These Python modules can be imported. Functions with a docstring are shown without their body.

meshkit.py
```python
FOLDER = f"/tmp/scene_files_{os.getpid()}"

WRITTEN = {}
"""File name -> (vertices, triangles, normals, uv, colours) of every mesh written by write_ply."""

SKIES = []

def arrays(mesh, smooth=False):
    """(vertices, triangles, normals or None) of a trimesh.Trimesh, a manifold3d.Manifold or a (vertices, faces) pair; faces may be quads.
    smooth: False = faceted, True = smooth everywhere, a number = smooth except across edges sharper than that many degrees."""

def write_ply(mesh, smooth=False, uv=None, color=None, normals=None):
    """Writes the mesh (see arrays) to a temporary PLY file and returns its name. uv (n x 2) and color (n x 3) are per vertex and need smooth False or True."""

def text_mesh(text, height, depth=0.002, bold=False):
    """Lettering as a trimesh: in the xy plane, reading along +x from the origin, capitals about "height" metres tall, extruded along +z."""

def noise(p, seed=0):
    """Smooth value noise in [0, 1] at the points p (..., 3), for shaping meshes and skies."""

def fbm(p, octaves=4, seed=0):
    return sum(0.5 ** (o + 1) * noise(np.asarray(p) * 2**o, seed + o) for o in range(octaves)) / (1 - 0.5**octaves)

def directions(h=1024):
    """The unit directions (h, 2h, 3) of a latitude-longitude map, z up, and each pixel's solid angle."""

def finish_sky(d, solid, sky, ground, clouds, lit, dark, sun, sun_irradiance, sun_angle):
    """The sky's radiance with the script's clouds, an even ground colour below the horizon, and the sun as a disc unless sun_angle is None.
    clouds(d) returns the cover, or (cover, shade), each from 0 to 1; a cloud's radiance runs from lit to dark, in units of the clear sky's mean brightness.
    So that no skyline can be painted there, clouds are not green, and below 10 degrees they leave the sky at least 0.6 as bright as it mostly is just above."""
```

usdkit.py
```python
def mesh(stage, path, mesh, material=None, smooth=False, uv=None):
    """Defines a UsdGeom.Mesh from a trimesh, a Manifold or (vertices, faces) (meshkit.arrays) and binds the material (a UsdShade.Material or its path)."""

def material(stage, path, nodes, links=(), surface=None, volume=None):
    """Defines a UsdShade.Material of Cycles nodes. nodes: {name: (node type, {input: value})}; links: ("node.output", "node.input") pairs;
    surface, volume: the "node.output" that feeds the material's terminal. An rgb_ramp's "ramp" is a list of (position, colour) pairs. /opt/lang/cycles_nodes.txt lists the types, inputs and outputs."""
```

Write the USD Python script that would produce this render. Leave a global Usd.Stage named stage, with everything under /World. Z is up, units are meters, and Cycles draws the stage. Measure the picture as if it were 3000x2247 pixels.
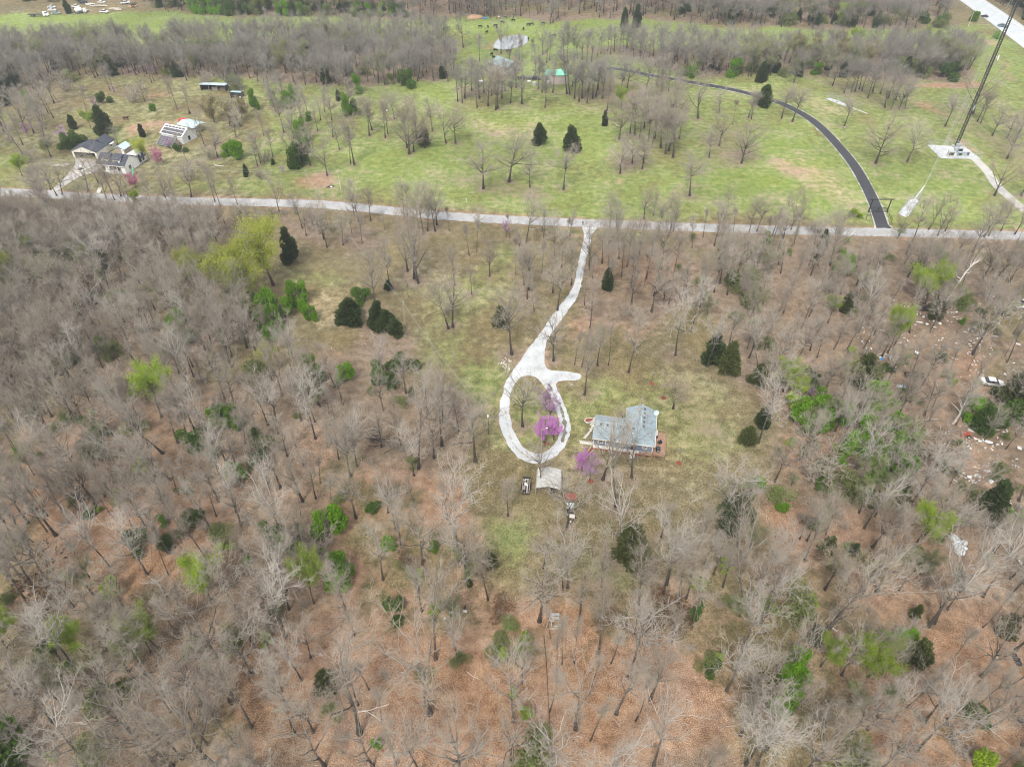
import math, numpy as np, trimesh, usdkit, meshkit, shapely
from shapely.geometry import Polygon, LineString, Point
from scipy.ndimage import gaussian_filter
from pxr import Usd, UsdGeom, UsdLux, UsdShade, Gf, Sdf, Vt

# ------------------------------------------------------------------ stage, camera, light
stage = Usd.Stage.CreateInMemory()
UsdGeom.SetStageUpAxis(stage, UsdGeom.Tokens.z)
UsdGeom.SetStageMetersPerUnit(stage, 1.0)
UsdGeom.Xform.Define(stage, '/World')
UsdGeom.Scope.Define(stage, '/World/Looks')

CAM_H, PITCH, FPX, CX, CY = 115.0, math.radians(41.2), 2083.0, 1500.0, 1123.5
cam = UsdGeom.Camera.Define(stage, '/World/camera')
cam.CreateHorizontalApertureAttr(36.0)
cam.CreateVerticalApertureAttr(36.0 * 766 / 1024)
cam.CreateFocalLengthAttr(36.0 * FPX / 3000.0)
cam.CreateClippingRangeAttr(Gf.Vec2f(1.0, 20000.0))
cam.CreateExposureAttr(1.58)
cam.AddTranslateOp().Set(Gf.Vec3d(0, 0, CAM_H))
cam.AddRotateXOp().Set(90.0 - math.degrees(PITCH))

SUN_EL, SUN_AZ = math.radians(52), math.radians(200)     # azimuth clockwise from +y
sdir = np.array([math.sin(SUN_AZ) * math.cos(SUN_EL), math.cos(SUN_AZ) * math.cos(SUN_EL), math.sin(SUN_EL)])
dome = UsdLux.DomeLight.Define(stage, '/World/sky')
dome.GetPrim().SetCustomDataByKey('kind', 'structure')
sky = usdkit.material(stage, '/World/Looks/overcast_sky', {
    'tc': ('texture_coordinate', {}),
    'map': ('mapping', {'scale': (1.0, 1.0, 2.5)}),
    'n': ('noise_texture', {'scale': 2.2, 'detail': 5.0, 'roughness': 0.55}),
    'r': ('rgb_ramp', {'ramp': [(0.30, (0.72, 0.72, 0.72)), (0.70, (0.98, 0.98, 0.98))]}),
    'sky': ('sky_texture', {'sky_type': 'single_scattering', 'sun_disc': False, 'sun_elevation': SUN_EL, 'sun_rotation': SUN_AZ}),
    'cloud': ('mix_color', {'blend_type': 'mix', 'a': (5.3, 5.4, 5.6), 'b': (7.6, 7.6, 7.6), 'use_clamp': False}),
    'mix': ('mix_color', {'blend_type': 'mix', 'use_clamp': False}),
    'bg': ('background_shader', {'strength': 0.082})},
    [('tc.generated', 'map.vector'), ('map.vector', 'n.vector'), ('n.fac', 'r.fac'), ('n.fac', 'cloud.fac'), ('sky.color', 'mix.a'), ('cloud.result', 'mix.b'),
     ('r.color', 'mix.fac'), ('mix.result', 'bg.color')], surface='bg.background')
UsdShade.MaterialBindingAPI.Apply(dome.GetPrim()).Bind(sky)
sun = UsdLux.DistantLight.Define(stage, '/World/sun')
sun.CreateIntensityAttr(0.40)
sun.CreateAngleAttr(14.0)
sun.CreateNormalizeAttr(True)
sun.CreateColorAttr(Gf.Vec3f(1.0, 0.96, 0.9))
sun.AddRotateZOp().Set(-math.degrees(SUN_AZ))
sun.AddRotateXOp().Set(-(90.0 - math.degrees(SUN_EL)))

# ------------------------------------------------------------------ helpers
_cp, _sp = math.cos(PITCH), math.sin(PITCH)
FW, UPV, RT = np.array([0, _cp, -_sp]), np.array([0, _sp, _cp]), np.array([1.0, 0, 0])

def G(u, v, z=0.0):
    """Ground point seen at the photograph's pixel (3000 x 2247)."""
    d = FW + (u - CX) / FPX * RT - (v - CY) / FPX * UPV
    t = (CAM_H - z) / -d[2]
    return np.array([d[0] * t, d[1] * t])

def GP(pts):
    return [tuple(G(*p)) for p in pts]

def crop(s, ox, oy, pts):
    return [(ox + x * s, oy + y * s) for x, y in pts]

def proj(x, y, z=0.0):
    d = np.array([x, y, z - CAM_H], float)
    w = d @ FW
    return CX + FPX * d[0] / w, CY - FPX * (d @ UPV) / w

def ppm(x, y):
    """Photograph pixels per metre at a ground point."""
    return FPX / (np.array([x, y, -CAM_H], float) @ FW)

_names = {}
def numbered(parent, name):
    k = (parent, name)
    n = _names.get(k, 0)
    _names[k] = n + 1
    return f'{parent}/{name}' + (f'_{n:03d}' if n else '')

def tag(prim, label=None, cat=None, group=None, kind=None):
    prim = prim.GetPrim() if hasattr(prim, 'GetPrim') else prim
    for k, v in (('label', label), ('category', cat), ('group', group), ('kind', kind)):
        if v:
            prim.SetCustomDataByKey(k, v)
    return prim

def path_of(p):
    return '/World' if p is None else (p if isinstance(p, str) else str(p.GetPath()))

def thing(name, label=None, cat=None, loc=(0, 0, 0), rz=0.0, group=None, scale=None, kind=None):
    x = UsdGeom.Xform.Define(stage, numbered('/World', name))
    x.AddTranslateOp().Set(Gf.Vec3d(*map(float, loc)))
    if rz:
        x.AddRotateZOp().Set(float(rz))
    if scale is not None:
        x.AddScaleOp().Set(Gf.Vec3f(*map(float, scale)))
    return tag(x, label, cat, group, kind)

def obj(name, mesh, material, parent=None, smooth=False, label=None, kind=None):
    m = usdkit.mesh(stage, numbered(path_of(parent), name), mesh, material, smooth=smooth)
    return tag(m, label, None, None, kind)

def solo(name, mesh, material, label, cat, group=None, smooth=False):
    return tag(obj(name, mesh, material, None, smooth), label, cat, group)

def copy_of(src, loc, rz=0.0, label=None, group=None, scale=None, cat=None):
    was = src.GetCustomData()
    r = thing(src.GetName().rstrip('0123456789').rstrip('_'), label or was.get('label'), cat or was.get('category'), loc, rz, group or was.get('group'), scale)
    r.GetReferences().AddInternalReference(src.GetPath())
    r.SetInstanceable(True)
    return r

class MB:
    """Collects triangles."""
    def __init__(s):
        s.v, s.f, s.n = [], [], 0
    def add(s, v, f):
        v, f = np.asarray(v, float), np.asarray(f, int)
        if f.shape[1] == 4:
            f = np.vstack([f[:, [0, 1, 2]], f[:, [0, 2, 3]]])
        s.v.append(v); s.f.append(f + s.n); s.n += len(v)
        return s
    def tm(s, m):
        return s.add(m.vertices, m.faces)
    def box(s, c, size, rz=0.0, R=None):
        m = trimesh.creation.box(size)
        v = np.array(m.vertices)
        if R is not None:
            v = v @ np.asarray(R).T
        if rz:
            a = math.radians(rz); v = v @ np.array([[math.cos(a), math.sin(a), 0], [-math.sin(a), math.cos(a), 0], [0, 0, 1]])
        return s.add(v + np.asarray(c, float), m.faces)
    def bar(s, a, b, r, sides=6, r2=None):
        a, b = np.asarray(a, float), np.asarray(b, float)
        v, f = tubes(np.array([[a, b]]), np.array([[r, r if r2 is None else r2]]), sides, caps=True)
        return s.add(v, f)
    def path(s, pts, r, sides=6):
        P = np.asarray(pts, float)[None]
        v, f = tubes(P, np.broadcast_to(np.asarray(r, float), (1, P.shape[1])), sides, caps=True)
        return s.add(v, f)
    def beam(s, a, b, w, h):
        """Rectangular bar between two points; w sideways, h upward."""
        a, b = np.asarray(a, float), np.asarray(b, float)
        t = b - a; L = np.linalg.norm(t); t = t / L
        side = np.cross(t, [0, 0, 1.0]) if abs(t[2]) < 0.95 else np.array([1.0, 0, 0])
        side /= np.linalg.norm(side); up = np.cross(side, t)
        R = np.stack([t, side, up], 1)
        return s.box((a + b) / 2, (L, w, h), R=R)
    def prism(s, poly, z0, z1):
        return s.tm(trimesh.creation.extrude_polygon(Polygon(poly), z1 - z0, engine='earcut').apply_translation([0, 0, z0]))
    def ball(s, c, r, sub=1, scale=(1, 1, 1)):
        m = trimesh.creation.icosphere(sub, 1.0)
        return s.add(np.array(m.vertices) * r * np.asarray(scale) + np.asarray(c), m.faces)
    def cyl(s, c, r, h, sides=12, r2=None):
        c = np.asarray(c, float)
        return s.bar(c, c + [0, 0, h], r, sides, r2)
    def get(s):
        return np.vstack(s.v), np.vstack(s.f)
    def build(s, name, material, parent=None, smooth=False, label=None):
        return obj(name, s.get(), material, parent, smooth, label)

def tubes(P, R, sides, caps=False):
    """P (N,K,3) polylines, R (N,K) radii -> one triangle mesh."""
    N, K = P.shape[:2]
    t = np.gradient(P, axis=1) if K > 2 else np.repeat((P[:, 1:] - P[:, :1]), 2, axis=1)
    t = t / (np.linalg.norm(t, axis=2, keepdims=True) + 1e-9)
    mean = t.mean(1)
    ref = np.where(np.abs(mean[:, 2:3]) < 0.8, np.array([[0, 0, 1.0]]), np.array([[1.0, 0, 0]]))
    a = np.cross(t, ref[:, None, :]); a /= np.linalg.norm(a, axis=2, keepdims=True) + 1e-9
    b = np.cross(t, a)
    ang = np.arange(sides) * 2 * np.pi / sides
    V = P[:, :, None, :] + R[:, :, None, None] * (np.cos(ang)[None, None, :, None] * a[:, :, None, :] + np.sin(ang)[None, None, :, None] * b[:, :, None, :])
    n, k, s = np.meshgrid(np.arange(N), np.arange(K - 1), np.arange(sides), indexing='ij')
    i = lambda kk, ss: (n * K + kk) * sides + ss % sides
    q = np.stack([i(k, s), i(k + 1, s), i(k + 1, s + 1), i(k, s + 1)], -1).reshape(-1, 4)
    F = np.vstack([q[:, [0, 1, 2]], q[:, [0, 2, 3]]])
    if caps:
        fan = [[0, j, j + 1] for j in range(1, sides - 1)]
        fan = np.array(fan)
        base = (np.arange(N) * K * sides)[:, None, None]
        F = np.vstack([F, (fan[None] + base).reshape(-1, 3), (fan[None, :, ::-1] + base + (K - 1) * sides).reshape(-1, 3)])
    return V.reshape(-1, 3), F

def sheet(poly, z, name, material, label=None, kind='structure', thick=None):
    """A flat sheet lying on the ground (poly: shapely polygon or list of xy)."""
    p = poly if hasattr(poly, 'geom_type') else Polygon(poly)
    m = MB()
    for g in getattr(p, 'geoms', [p]):
        v, f = trimesh.creation.triangulate_polygon(g, engine='earcut')
        v3 = np.column_stack([v, np.full(len(v), z)])
        a, b, c = v3[f[:, 0]], v3[f[:, 1]], v3[f[:, 2]]
        flip = np.cross(b - a, c - a)[:, 2] < 0
        f = np.where(flip[:, None], f[:, ::-1], f)
        m.add(v3, f)
    return obj(name, m.get(), material, None, False, label, kind)

def chaikin(pts, n=2, closed=False):
    p = np.asarray(pts, float)
    for _ in range(n):
        q = np.roll(p, -1, 0) if closed else p[1:]
        a = p if closed else p[:-1]
        r = np.empty((2 * len(a), 2)); r[0::2] = 0.75 * a + 0.25 * q; r[1::2] = 0.25 * a + 0.75 * q
        p = r if closed else np.vstack([p[:1], r, p[-1:]])
    return p

def ragged(poly, amp, step, seed):
    """A polygon whose edge wanders a little."""
    out = []
    for ring in [poly.exterior] + list(poly.interiors):
        L = ring.length; n = max(8, int(L / step))
        pts = np.array([ring.interpolate(i / n, normalized=True).coords[0] for i in range(n)])
        d = np.roll(pts, -1, 0) - np.roll(pts, 1, 0); d /= np.linalg.norm(d, axis=1, keepdims=True) + 1e-9
        nrm = np.column_stack([-d[:, 1], d[:, 0]])
        k = meshkit.fbm(np.column_stack([pts * 0.9, np.zeros(len(pts))]), 3, seed) - 0.5
        out.append(pts + nrm * (k * 2 * amp)[:, None])
    return Polygon(out[0], out[1:]).buffer(0)

# ------------------------------------------------------------------ materials
def L(name):
    return '/World/Looks/' + name

def plain(name, color, rough=0.7, spec=0.3, var=0.12, scale=3.0, metal=0.0, bump=0.0):
    """A surface with fine mottling of its own colour."""
    c = np.asarray(color, float)
    nodes = {'tc': ('texture_coordinate', {}), 'n': ('noise_texture', {'scale': scale, 'detail': 5.0, 'roughness': 0.65}),
             'r': ('rgb_ramp', {'ramp': [(0.25, tuple(c * (1 - 2 * var))), (0.5, tuple(c)), (0.75, tuple(np.minimum(c * (1 + 2 * var), 0.9)))]}),
             'p': ('principled_bsdf', {'roughness': rough, 'specular_ior_level': spec, 'metallic': metal})}
    links = [('tc.object', 'n.vector'), ('n.fac', 'r.fac'), ('r.color', 'p.base_color')]
    if bump:
        nodes['b'] = ('bump', {'strength': bump, 'distance': 0.02}); links += [('n.fac', 'b.height'), ('b.normal', 'p.normal')]
    return usdkit.material(stage, L(name), nodes, links, surface='p.BSDF')

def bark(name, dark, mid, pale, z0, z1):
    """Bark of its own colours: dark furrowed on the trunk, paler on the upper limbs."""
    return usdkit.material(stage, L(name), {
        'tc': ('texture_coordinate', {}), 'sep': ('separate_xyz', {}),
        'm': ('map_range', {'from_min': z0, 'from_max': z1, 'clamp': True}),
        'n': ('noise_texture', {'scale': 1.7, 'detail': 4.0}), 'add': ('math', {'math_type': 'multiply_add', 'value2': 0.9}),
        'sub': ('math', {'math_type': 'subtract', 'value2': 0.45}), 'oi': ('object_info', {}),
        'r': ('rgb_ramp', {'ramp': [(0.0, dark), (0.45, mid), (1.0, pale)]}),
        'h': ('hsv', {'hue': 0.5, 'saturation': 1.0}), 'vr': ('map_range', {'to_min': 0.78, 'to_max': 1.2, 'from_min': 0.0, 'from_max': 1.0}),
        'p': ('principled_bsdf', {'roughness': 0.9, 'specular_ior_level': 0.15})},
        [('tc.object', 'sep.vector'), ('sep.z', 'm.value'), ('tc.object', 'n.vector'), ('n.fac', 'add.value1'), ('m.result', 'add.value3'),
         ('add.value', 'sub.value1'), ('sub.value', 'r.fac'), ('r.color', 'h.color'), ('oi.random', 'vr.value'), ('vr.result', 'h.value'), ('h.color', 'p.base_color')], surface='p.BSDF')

def leafy(name, stops, trans=0.35, vlo=0.8, vhi=1.2):
    return usdkit.material(stage, L(name), {
        'g': ('geometry', {}), 'oi': ('object_info', {}), 'r': ('rgb_ramp', {'ramp': stops}),
        'h': ('hsv', {'hue': 0.5, 'saturation': 1.0}), 'vr': ('map_range', {'from_min': 0.0, 'from_max': 1.0, 'to_min': vlo, 'to_max': vhi}),
        'd': ('diffuse_bsdf', {}), 't': ('translucent_bsdf', {}), 'm': ('mix_closure', {'fac': trans})},
        [('g.random_per_island', 'r.fac'), ('r.color', 'h.color'), ('oi.random', 'vr.value'), ('vr.result', 'h.value'), ('h.color', 'd.color'), ('h.color', 't.color'),
         ('d.BSDF', 'm.closure1'), ('t.BSDF', 'm.closure2')], surface='m.closure')

# ------------------------------------------------------------------ outlines measured on the photograph and laid on the ground
S1, S2 = 1000 / 2212, 1000 / 1956
ROAD_PX = [(-260, 552), (0, 563), (113, 568), (226, 576), (389, 583), (452, 588), (904, 597), (1000, 604), (1181, 622), (1339, 637), (1542, 647), (1723, 655), (2000, 666), (2362, 677), (2678, 683), (3000, 692), (3300, 702)]
ROAD = LineString(chaikin(GP(ROAD_PX), 2))
ROAD_POLY = ROAD.buffer(2.75, cap_style=2)
drv_out = crop(S1, 1000, 700, [(1090, 880), (1050, 970), (1025, 1080), (1022, 1180), (1050, 1280), (1100, 1370), (1160, 1430), (1240, 1460), (1310, 1450), (1380, 1415), (1440, 1360), (1475, 1300), (1488, 1220), (1470, 1130), (1430, 1040), (1385, 950), (1400, 920), (1470, 918), (1540, 918), (1558, 895), (1550, 872), (1440, 858), (1330, 850), (1318, 800), (1312, 740), (1330, 660), (1400, 560), (1480, 450), (1540, 365), (1562, 270), (1570, 200), (1590, 120), (1620, 0), (1632, -40), (1668, -84), (1555, -84), (1575, -40), (1572, 0), (1552, 80), (1525, 200), (1512, 290), (1485, 350), (1420, 430), (1350, 520), (1290, 610), (1220, 700), (1170, 770), (1130, 830)])
drv_in = crop(S1, 1000, 700, [(1190, 885), (1240, 885), (1290, 920), (1340, 990), (1380, 1080), (1408, 1160), (1418, 1230), (1406, 1290), (1370, 1350), (1310, 1390), (1250, 1392), (1190, 1362), (1140, 1300), (1105, 1220), (1088, 1120), (1088, 1040), (1110, 960), (1150, 905)])
DRIVE = ragged(Polygon(chaikin(GP(drv_out), 2, True), [chaikin(GP(drv_in), 2, True)]).buffer(0), 0.30, 0.7, 5)
ISLAND = Polygon(chaikin(GP(drv_in), 2, True))
BLACK = LineString(chaikin(GP(crop(S1, 2000, 0, [(1300, 1492), (1272, 1400), (1240, 1310), (1182, 1190), (1112, 1070), (1022, 960), (932, 860), (842, 780), (752, 725), (640, 670), (520, 635), (400, 600), (250, 568), (100, 543), (0, 525)]) + [(1951, 229), (1907, 222), (1850, 210), (1800, 201), (1740, 200)]), 2))
BLACK_POLY = shapely.union_all([BLACK.buffer(2.0, cap_style=2), Polygon(GP(crop(S1, 2000, 0, [(1235, 1395), (1262, 1440), (1252, 1488), (1365, 1490), (1330, 1455), (1310, 1395)])))])
SHOULDER = BLACK_POLY.buffer(0.30)
HWY = LineString(GP([(2700, -95), (2844, -2), (2925, 54), (3010, 116), (3300, 330)]))
HWY_POLY = HWY.buffer(8.2, cap_style=2)
PAD = Polygon(GP(crop(340 / 2209, 2660, 380, [(360, 290), (1090, 330), (1390, 568), (620, 550)])))
PATH_R = LineString(chaikin(GP(crop(340 / 2209, 2660, 380, [(1270, 560), (1400, 680), (1520, 800), (1620, 980), (1720, 1100), (1880, 1250), (2060, 1400), (2250, 1560), (2500, 1780)])), 2)).buffer(1.75, cap_style=2)
YARD_L = Polygon(chaikin(GP(crop(260 / 2209, 190, 380, [(240, 700), (760, 740), (800, 830), (840, 900), (860, 1000), (700, 1080), (420, 1150), (200, 1270), (0, 1400), (-230, 1560), (-420, 1600), (-300, 1480), (-100, 1300), (80, 1100), (200, 950), (280, 850)])), 1, True))
POND = Polygon(chaikin(GP(crop(400 / 2209, 1400, 40, [(240, 540), (300, 430), (450, 380), (600, 348), (760, 350), (830, 400), (820, 460), (740, 520), (600, 560), (450, 588), (300, 580)])), 2, True))
ASPHALT_TURN = Polygon(chaikin(GP(crop(400 / 2209, 1400, 40, [(670, 1040), (980, 1010), (1040, 1030), (1040, 1090), (980, 1080), (700, 1070)])), 1, True))

# ------------------------------------------------------------------ ground cover zones (pixel outlines -> soft masks on a ground grid)
GX0, GX1, GY0, GY1, GS = -420.0, 480.0, 20.0, 700.0, 1.25
gx, gy = np.arange(GX0, GX1 + .1, GS), np.arange(GY0, GY1 + .1, GS)
XX, YY = np.meshgrid(gx, gy)
_pp = np.stack([XX, YY, XX * 0], -1)
_wx = 13 * (meshkit.fbm(_pp / 26, 4, 21) - 0.5) * 2 + 4 * (meshkit.fbm(_pp / 6, 3, 22) - 0.5) * 2
_wy = 13 * (meshkit.fbm(_pp / 26, 4, 23) - 0.5) * 2 + 4 * (meshkit.fbm(_pp / 6, 3, 24) - 0.5) * 2
WX, WY = XX + _wx * np.clip((YY + 60) / 260, 0.35, 1), YY + _wy * np.clip((YY + 60) / 260, 0.35, 1)       # wandering edges

def zone(polys_px, blur=3.0):
    m = np.zeros(XX.shape)
    for p in polys_px:
        val, pts = p
        poly = Polygon(GP(pts)).buffer(0) if not hasattr(pts, 'geom_type') else pts
        shapely.prepare(poly)
        m = np.where(shapely.contains_xy(poly, WX, WY), val, m)
    return gaussian_filter(m, blur / GS)

c2 = lambda pts: crop(S1, 1000, 0, pts)
c3 = lambda pts: crop(S1, 2000, 0, pts)
c1 = lambda pts: crop(S1, 0, 0, pts)
m1 = lambda pts: crop(S1, 0, 700, pts)
m2 = lambda pts: crop(S1, 1000, 700, pts)
m3 = lambda pts: crop(S1, 2000, 700, pts)
b1 = lambda pts: crop(S2, 0, 1400, pts)
b2 = lambda pts: crop(S2, 1000, 1400, pts)
b3 = lambda pts: crop(S2, 2000, 1400, pts)

GREEN = zone([
    (0.70, [(-700, 560), (0, 560), (1000, 595), (1700, 650), (3000, 690), (4200, 720), (3300, 280), (2860, 60), (2700, 95), (2000, 80), (1400, 55), (1000, 60), (400, 45), (-300, 60), (-700, 200)]),
    (0.34, c1([(0, 470), (900, 480), (1700, 620), (1960, 700), (1700, 760), (1690, 1180), (0, 1210)])),
    (1.0, [(-300, 150), (0, 150), (1000, 120), (1500, 60), (1100, 55), (480, 42), (250, 40), (0, 48), (-300, 60)]),      # far hay field
    (0.95, c2([(800, 120), (1300, 115), (2212, 130), (2212, 330), (1500, 350), (1300, 480), (1130, 480), (950, 400), (780, 300)])),   # pond pasture
    (0.95, c3([(0, 160), (1000, 180), (1500, 190), (1800, 180), (1880, 300), (1000, 300), (0, 300)])),
    (0.85, c2([(820, 730), (1700, 700), (1760, 860), (1700, 1000), (1560, 1100), (1000, 1000), (880, 850)])),
    (0.9, c2([(100, 950), (800, 950), (800, 1220), (400, 1240), (100, 1180)])),
    (0.8, c2([(820, 1230), (2212, 1150), (2212, 1390), (1200, 1350), (700, 1330), (400, 1260)])),
    (1.0, c3([(520, 850), (800, 800), (950, 980), (1080, 1150), (1180, 1330), (1050, 1380), (500, 1330), (100, 1310), (120, 1180), (300, 1100), (470, 1060)])),
    (0.85, c3([(980, 950), (1450, 1080), (1650, 1050), (2000, 1250), (1900, 1500), (1500, 1480), (1300, 1300), (1200, 1120)])),
    (0.8, c3([(1900, 200), (2212, 280), (2212, 700), (2100, 620), (1980, 520)])),
    (0.9, c2([(240, 600), (700, 540), (740, 640), (600, 700), (300, 680)])),
    (0.8, c1([(1700, 760), (1950, 760), (1960, 950), (1700, 950)])), (0.8, c1([(730, 810), (990, 830), (980, 930), (760, 930)])),
    (0.45, m2([(720, 330), (1050, 0), (1300, 0), (1180, 300), (1000, 700), (1100, 840), (1010, 1000), (900, 1040), (560, 740), (430, 560), (380, 380)])),
    (0.9, m2([(760, 900), (870, 830), (1000, 850), (1050, 930), (1010, 1000), (920, 1040), (860, 1000)])),
    (0.55, m2([(800, 250), (1040, 250), (1020, 480), (860, 470)])),
    (0.5, m2([(1380, 920), (1560, 930), (2212, 850), (2400, 1000), (2500, 1200), (2212, 1540), (1650, 1400), (1500, 1420), (1490, 1230)])),
    (0.8, m2([(1400, 960), (1700, 960), (2000, 1050), (1900, 1130), (1650, 1110), (1480, 1060)])),
    (0.95, m2([(1500, 1330), (1580, 1320), (1600, 1390), (1520, 1420), (1460, 1410)])),
    (0.95, m2([(1585, 1260), (1645, 1200), (1645, 1310), (1590, 1310)])),
    (0.62, ISLAND.buffer(1)),
    (0.8, b2([(820, 150), (1120, 230), (1150, 420), (1040, 560), (880, 560), (800, 360)])),
    (0.55, b2([(1340, 420), (1800, 420), (1820, 560), (1600, 640), (1350, 630)])),
    (0.35, b2([(640, 760), (1000, 640), (1050, 1100), (860, 1100)])), (0.5, b2([(800, 600), (1000, 700), (1000, 1050), (860, 1040)])),
    (0.6, b1([(1780, 960), (1956, 960), (1956, 1400), (1800, 1340)])),
    (0.5, m1([(1280, 1150), (1620, 1150), (1560, 1350), (1200, 1500), (1250, 1300)])),
    (0.5, m1([(1750, 130), (2212, 160), (2212, 330), (1900, 330)])),
    (0.5, m3([(30, 1000), (250, 1000), (380, 1250), (200, 1450), (20, 1400)])),
    (0.45, m3([(1650, 1250), (1800, 1200), (1750, 1440), (1600, 1400)])),
    (0.45, b3([(60, 560), (250, 600), (260, 700), (80, 690)])),
    (0.35, b2([(60, 600), (250, 600), (200, 800), (80, 800)])), (0.35, b2([(120, 130), (330, 180), (640, 330), (720, 420), (350, 480), (130, 380)])),
], 4.0)
LITTER = zone([
    (1.0, [(-700, 600), (0, 585), (450, 608), (860, 625), (1150, 650), (1190, 735), (1020, 760), (900, 700), (760, 690), (660, 720), (640, 880), (760, 960), (880, 1000), (980, 960), (1060, 900), (1290, 1090), (1430, 1220), (1450, 1330), (1370, 1380), (1400, 1440), (1360, 1640), (1460, 1690), (1560, 1730), (2030, 1735), (2120, 1600), (2080, 1480), (2250, 1330), (2330, 1260), (2230, 1190), (2180, 1070), (2050, 960), (1960, 880), (1850, 1000), (1620, 1010), (1660, 930), (1720, 850), (1750, 700), (2000, 680), (3000, 700), (4500, 740), (5500, 4000), (-3500, 4000), (-3500, 600)]),
    (0.75, [(0, 160), (1000, 130), (1330, 115), (1345, 190), (1330, 245), (1080, 260), (800, 240), (620, 225), (480, 235), (300, 225), (120, 270), (0, 330), (-600, 400), (-600, 160)]),
    (0.8, [(1690, 150), (1850, 135), (2100, 150), (2780, 150), (2850, 165), (2850, 230), (2500, 232), (2200, 225), (1990, 225), (1800, 165), (1700, 165)]),
    (0.85, [(-300, -150), (-300, 0), (400, 5), (480, 35), (1000, 42), (1400, 52), (2000, 70), (2400, 85), (2780, 80), (2820, -20), (2800, -150)]),
    (0.55, c2([(740, 560), (1120, 560), (1150, 680), (1000, 740), (800, 700)])), (0.6, c2([(1460, 520), (2100, 560), (1950, 700), (1500, 690)])),
    (0.5, c2([(1690, 1000), (1900, 880), (2212, 860), (2212, 1060), (1900, 1120), (1720, 1150)])), (0.5, c2([(380, 860), (560, 880), (500, 1000), (400, 1000)])),
    (0.55, c2([(820, 1140), (1260, 1180), (1400, 1290), (1250, 1300), (1060, 1260), (860, 1240)])),
    (0.5, c3([(850, 480), (1500, 480), (1450, 720), (1000, 640)])), (0.5, c3([(60, 840), (520, 780), (480, 1060), (150, 1160)])), (0.5, c3([(1500, 600), (1850, 760), (2212, 900), (2212, 1540), (2050, 1250), (1900, 850), (1650, 760)])),
    (0.45, c1([(0, 480), (500, 480), (700, 650), (300, 760), (0, 800)])), (0.4, c1([(0, 1100), (450, 1180), (900, 1200), (2212, 1280), (2212, 1320), (0, 1240)])),
    (0.25, b2([(820, 150), (1120, 230), (1150, 420), (1040, 560), (880, 560), (800, 360)])),
    (0.3, b2([(1340, 420), (1800, 420), (1820, 560), (1600, 640), (1350, 630)])),
    (0.55, b2([(640, 760), (1000, 640), (1050, 1100), (860, 1100)])),
    (0.35, m3([(0, 900), (300, 1000), (420, 1250), (200, 1480), (0, 1400)])),
], 3.5)
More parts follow.
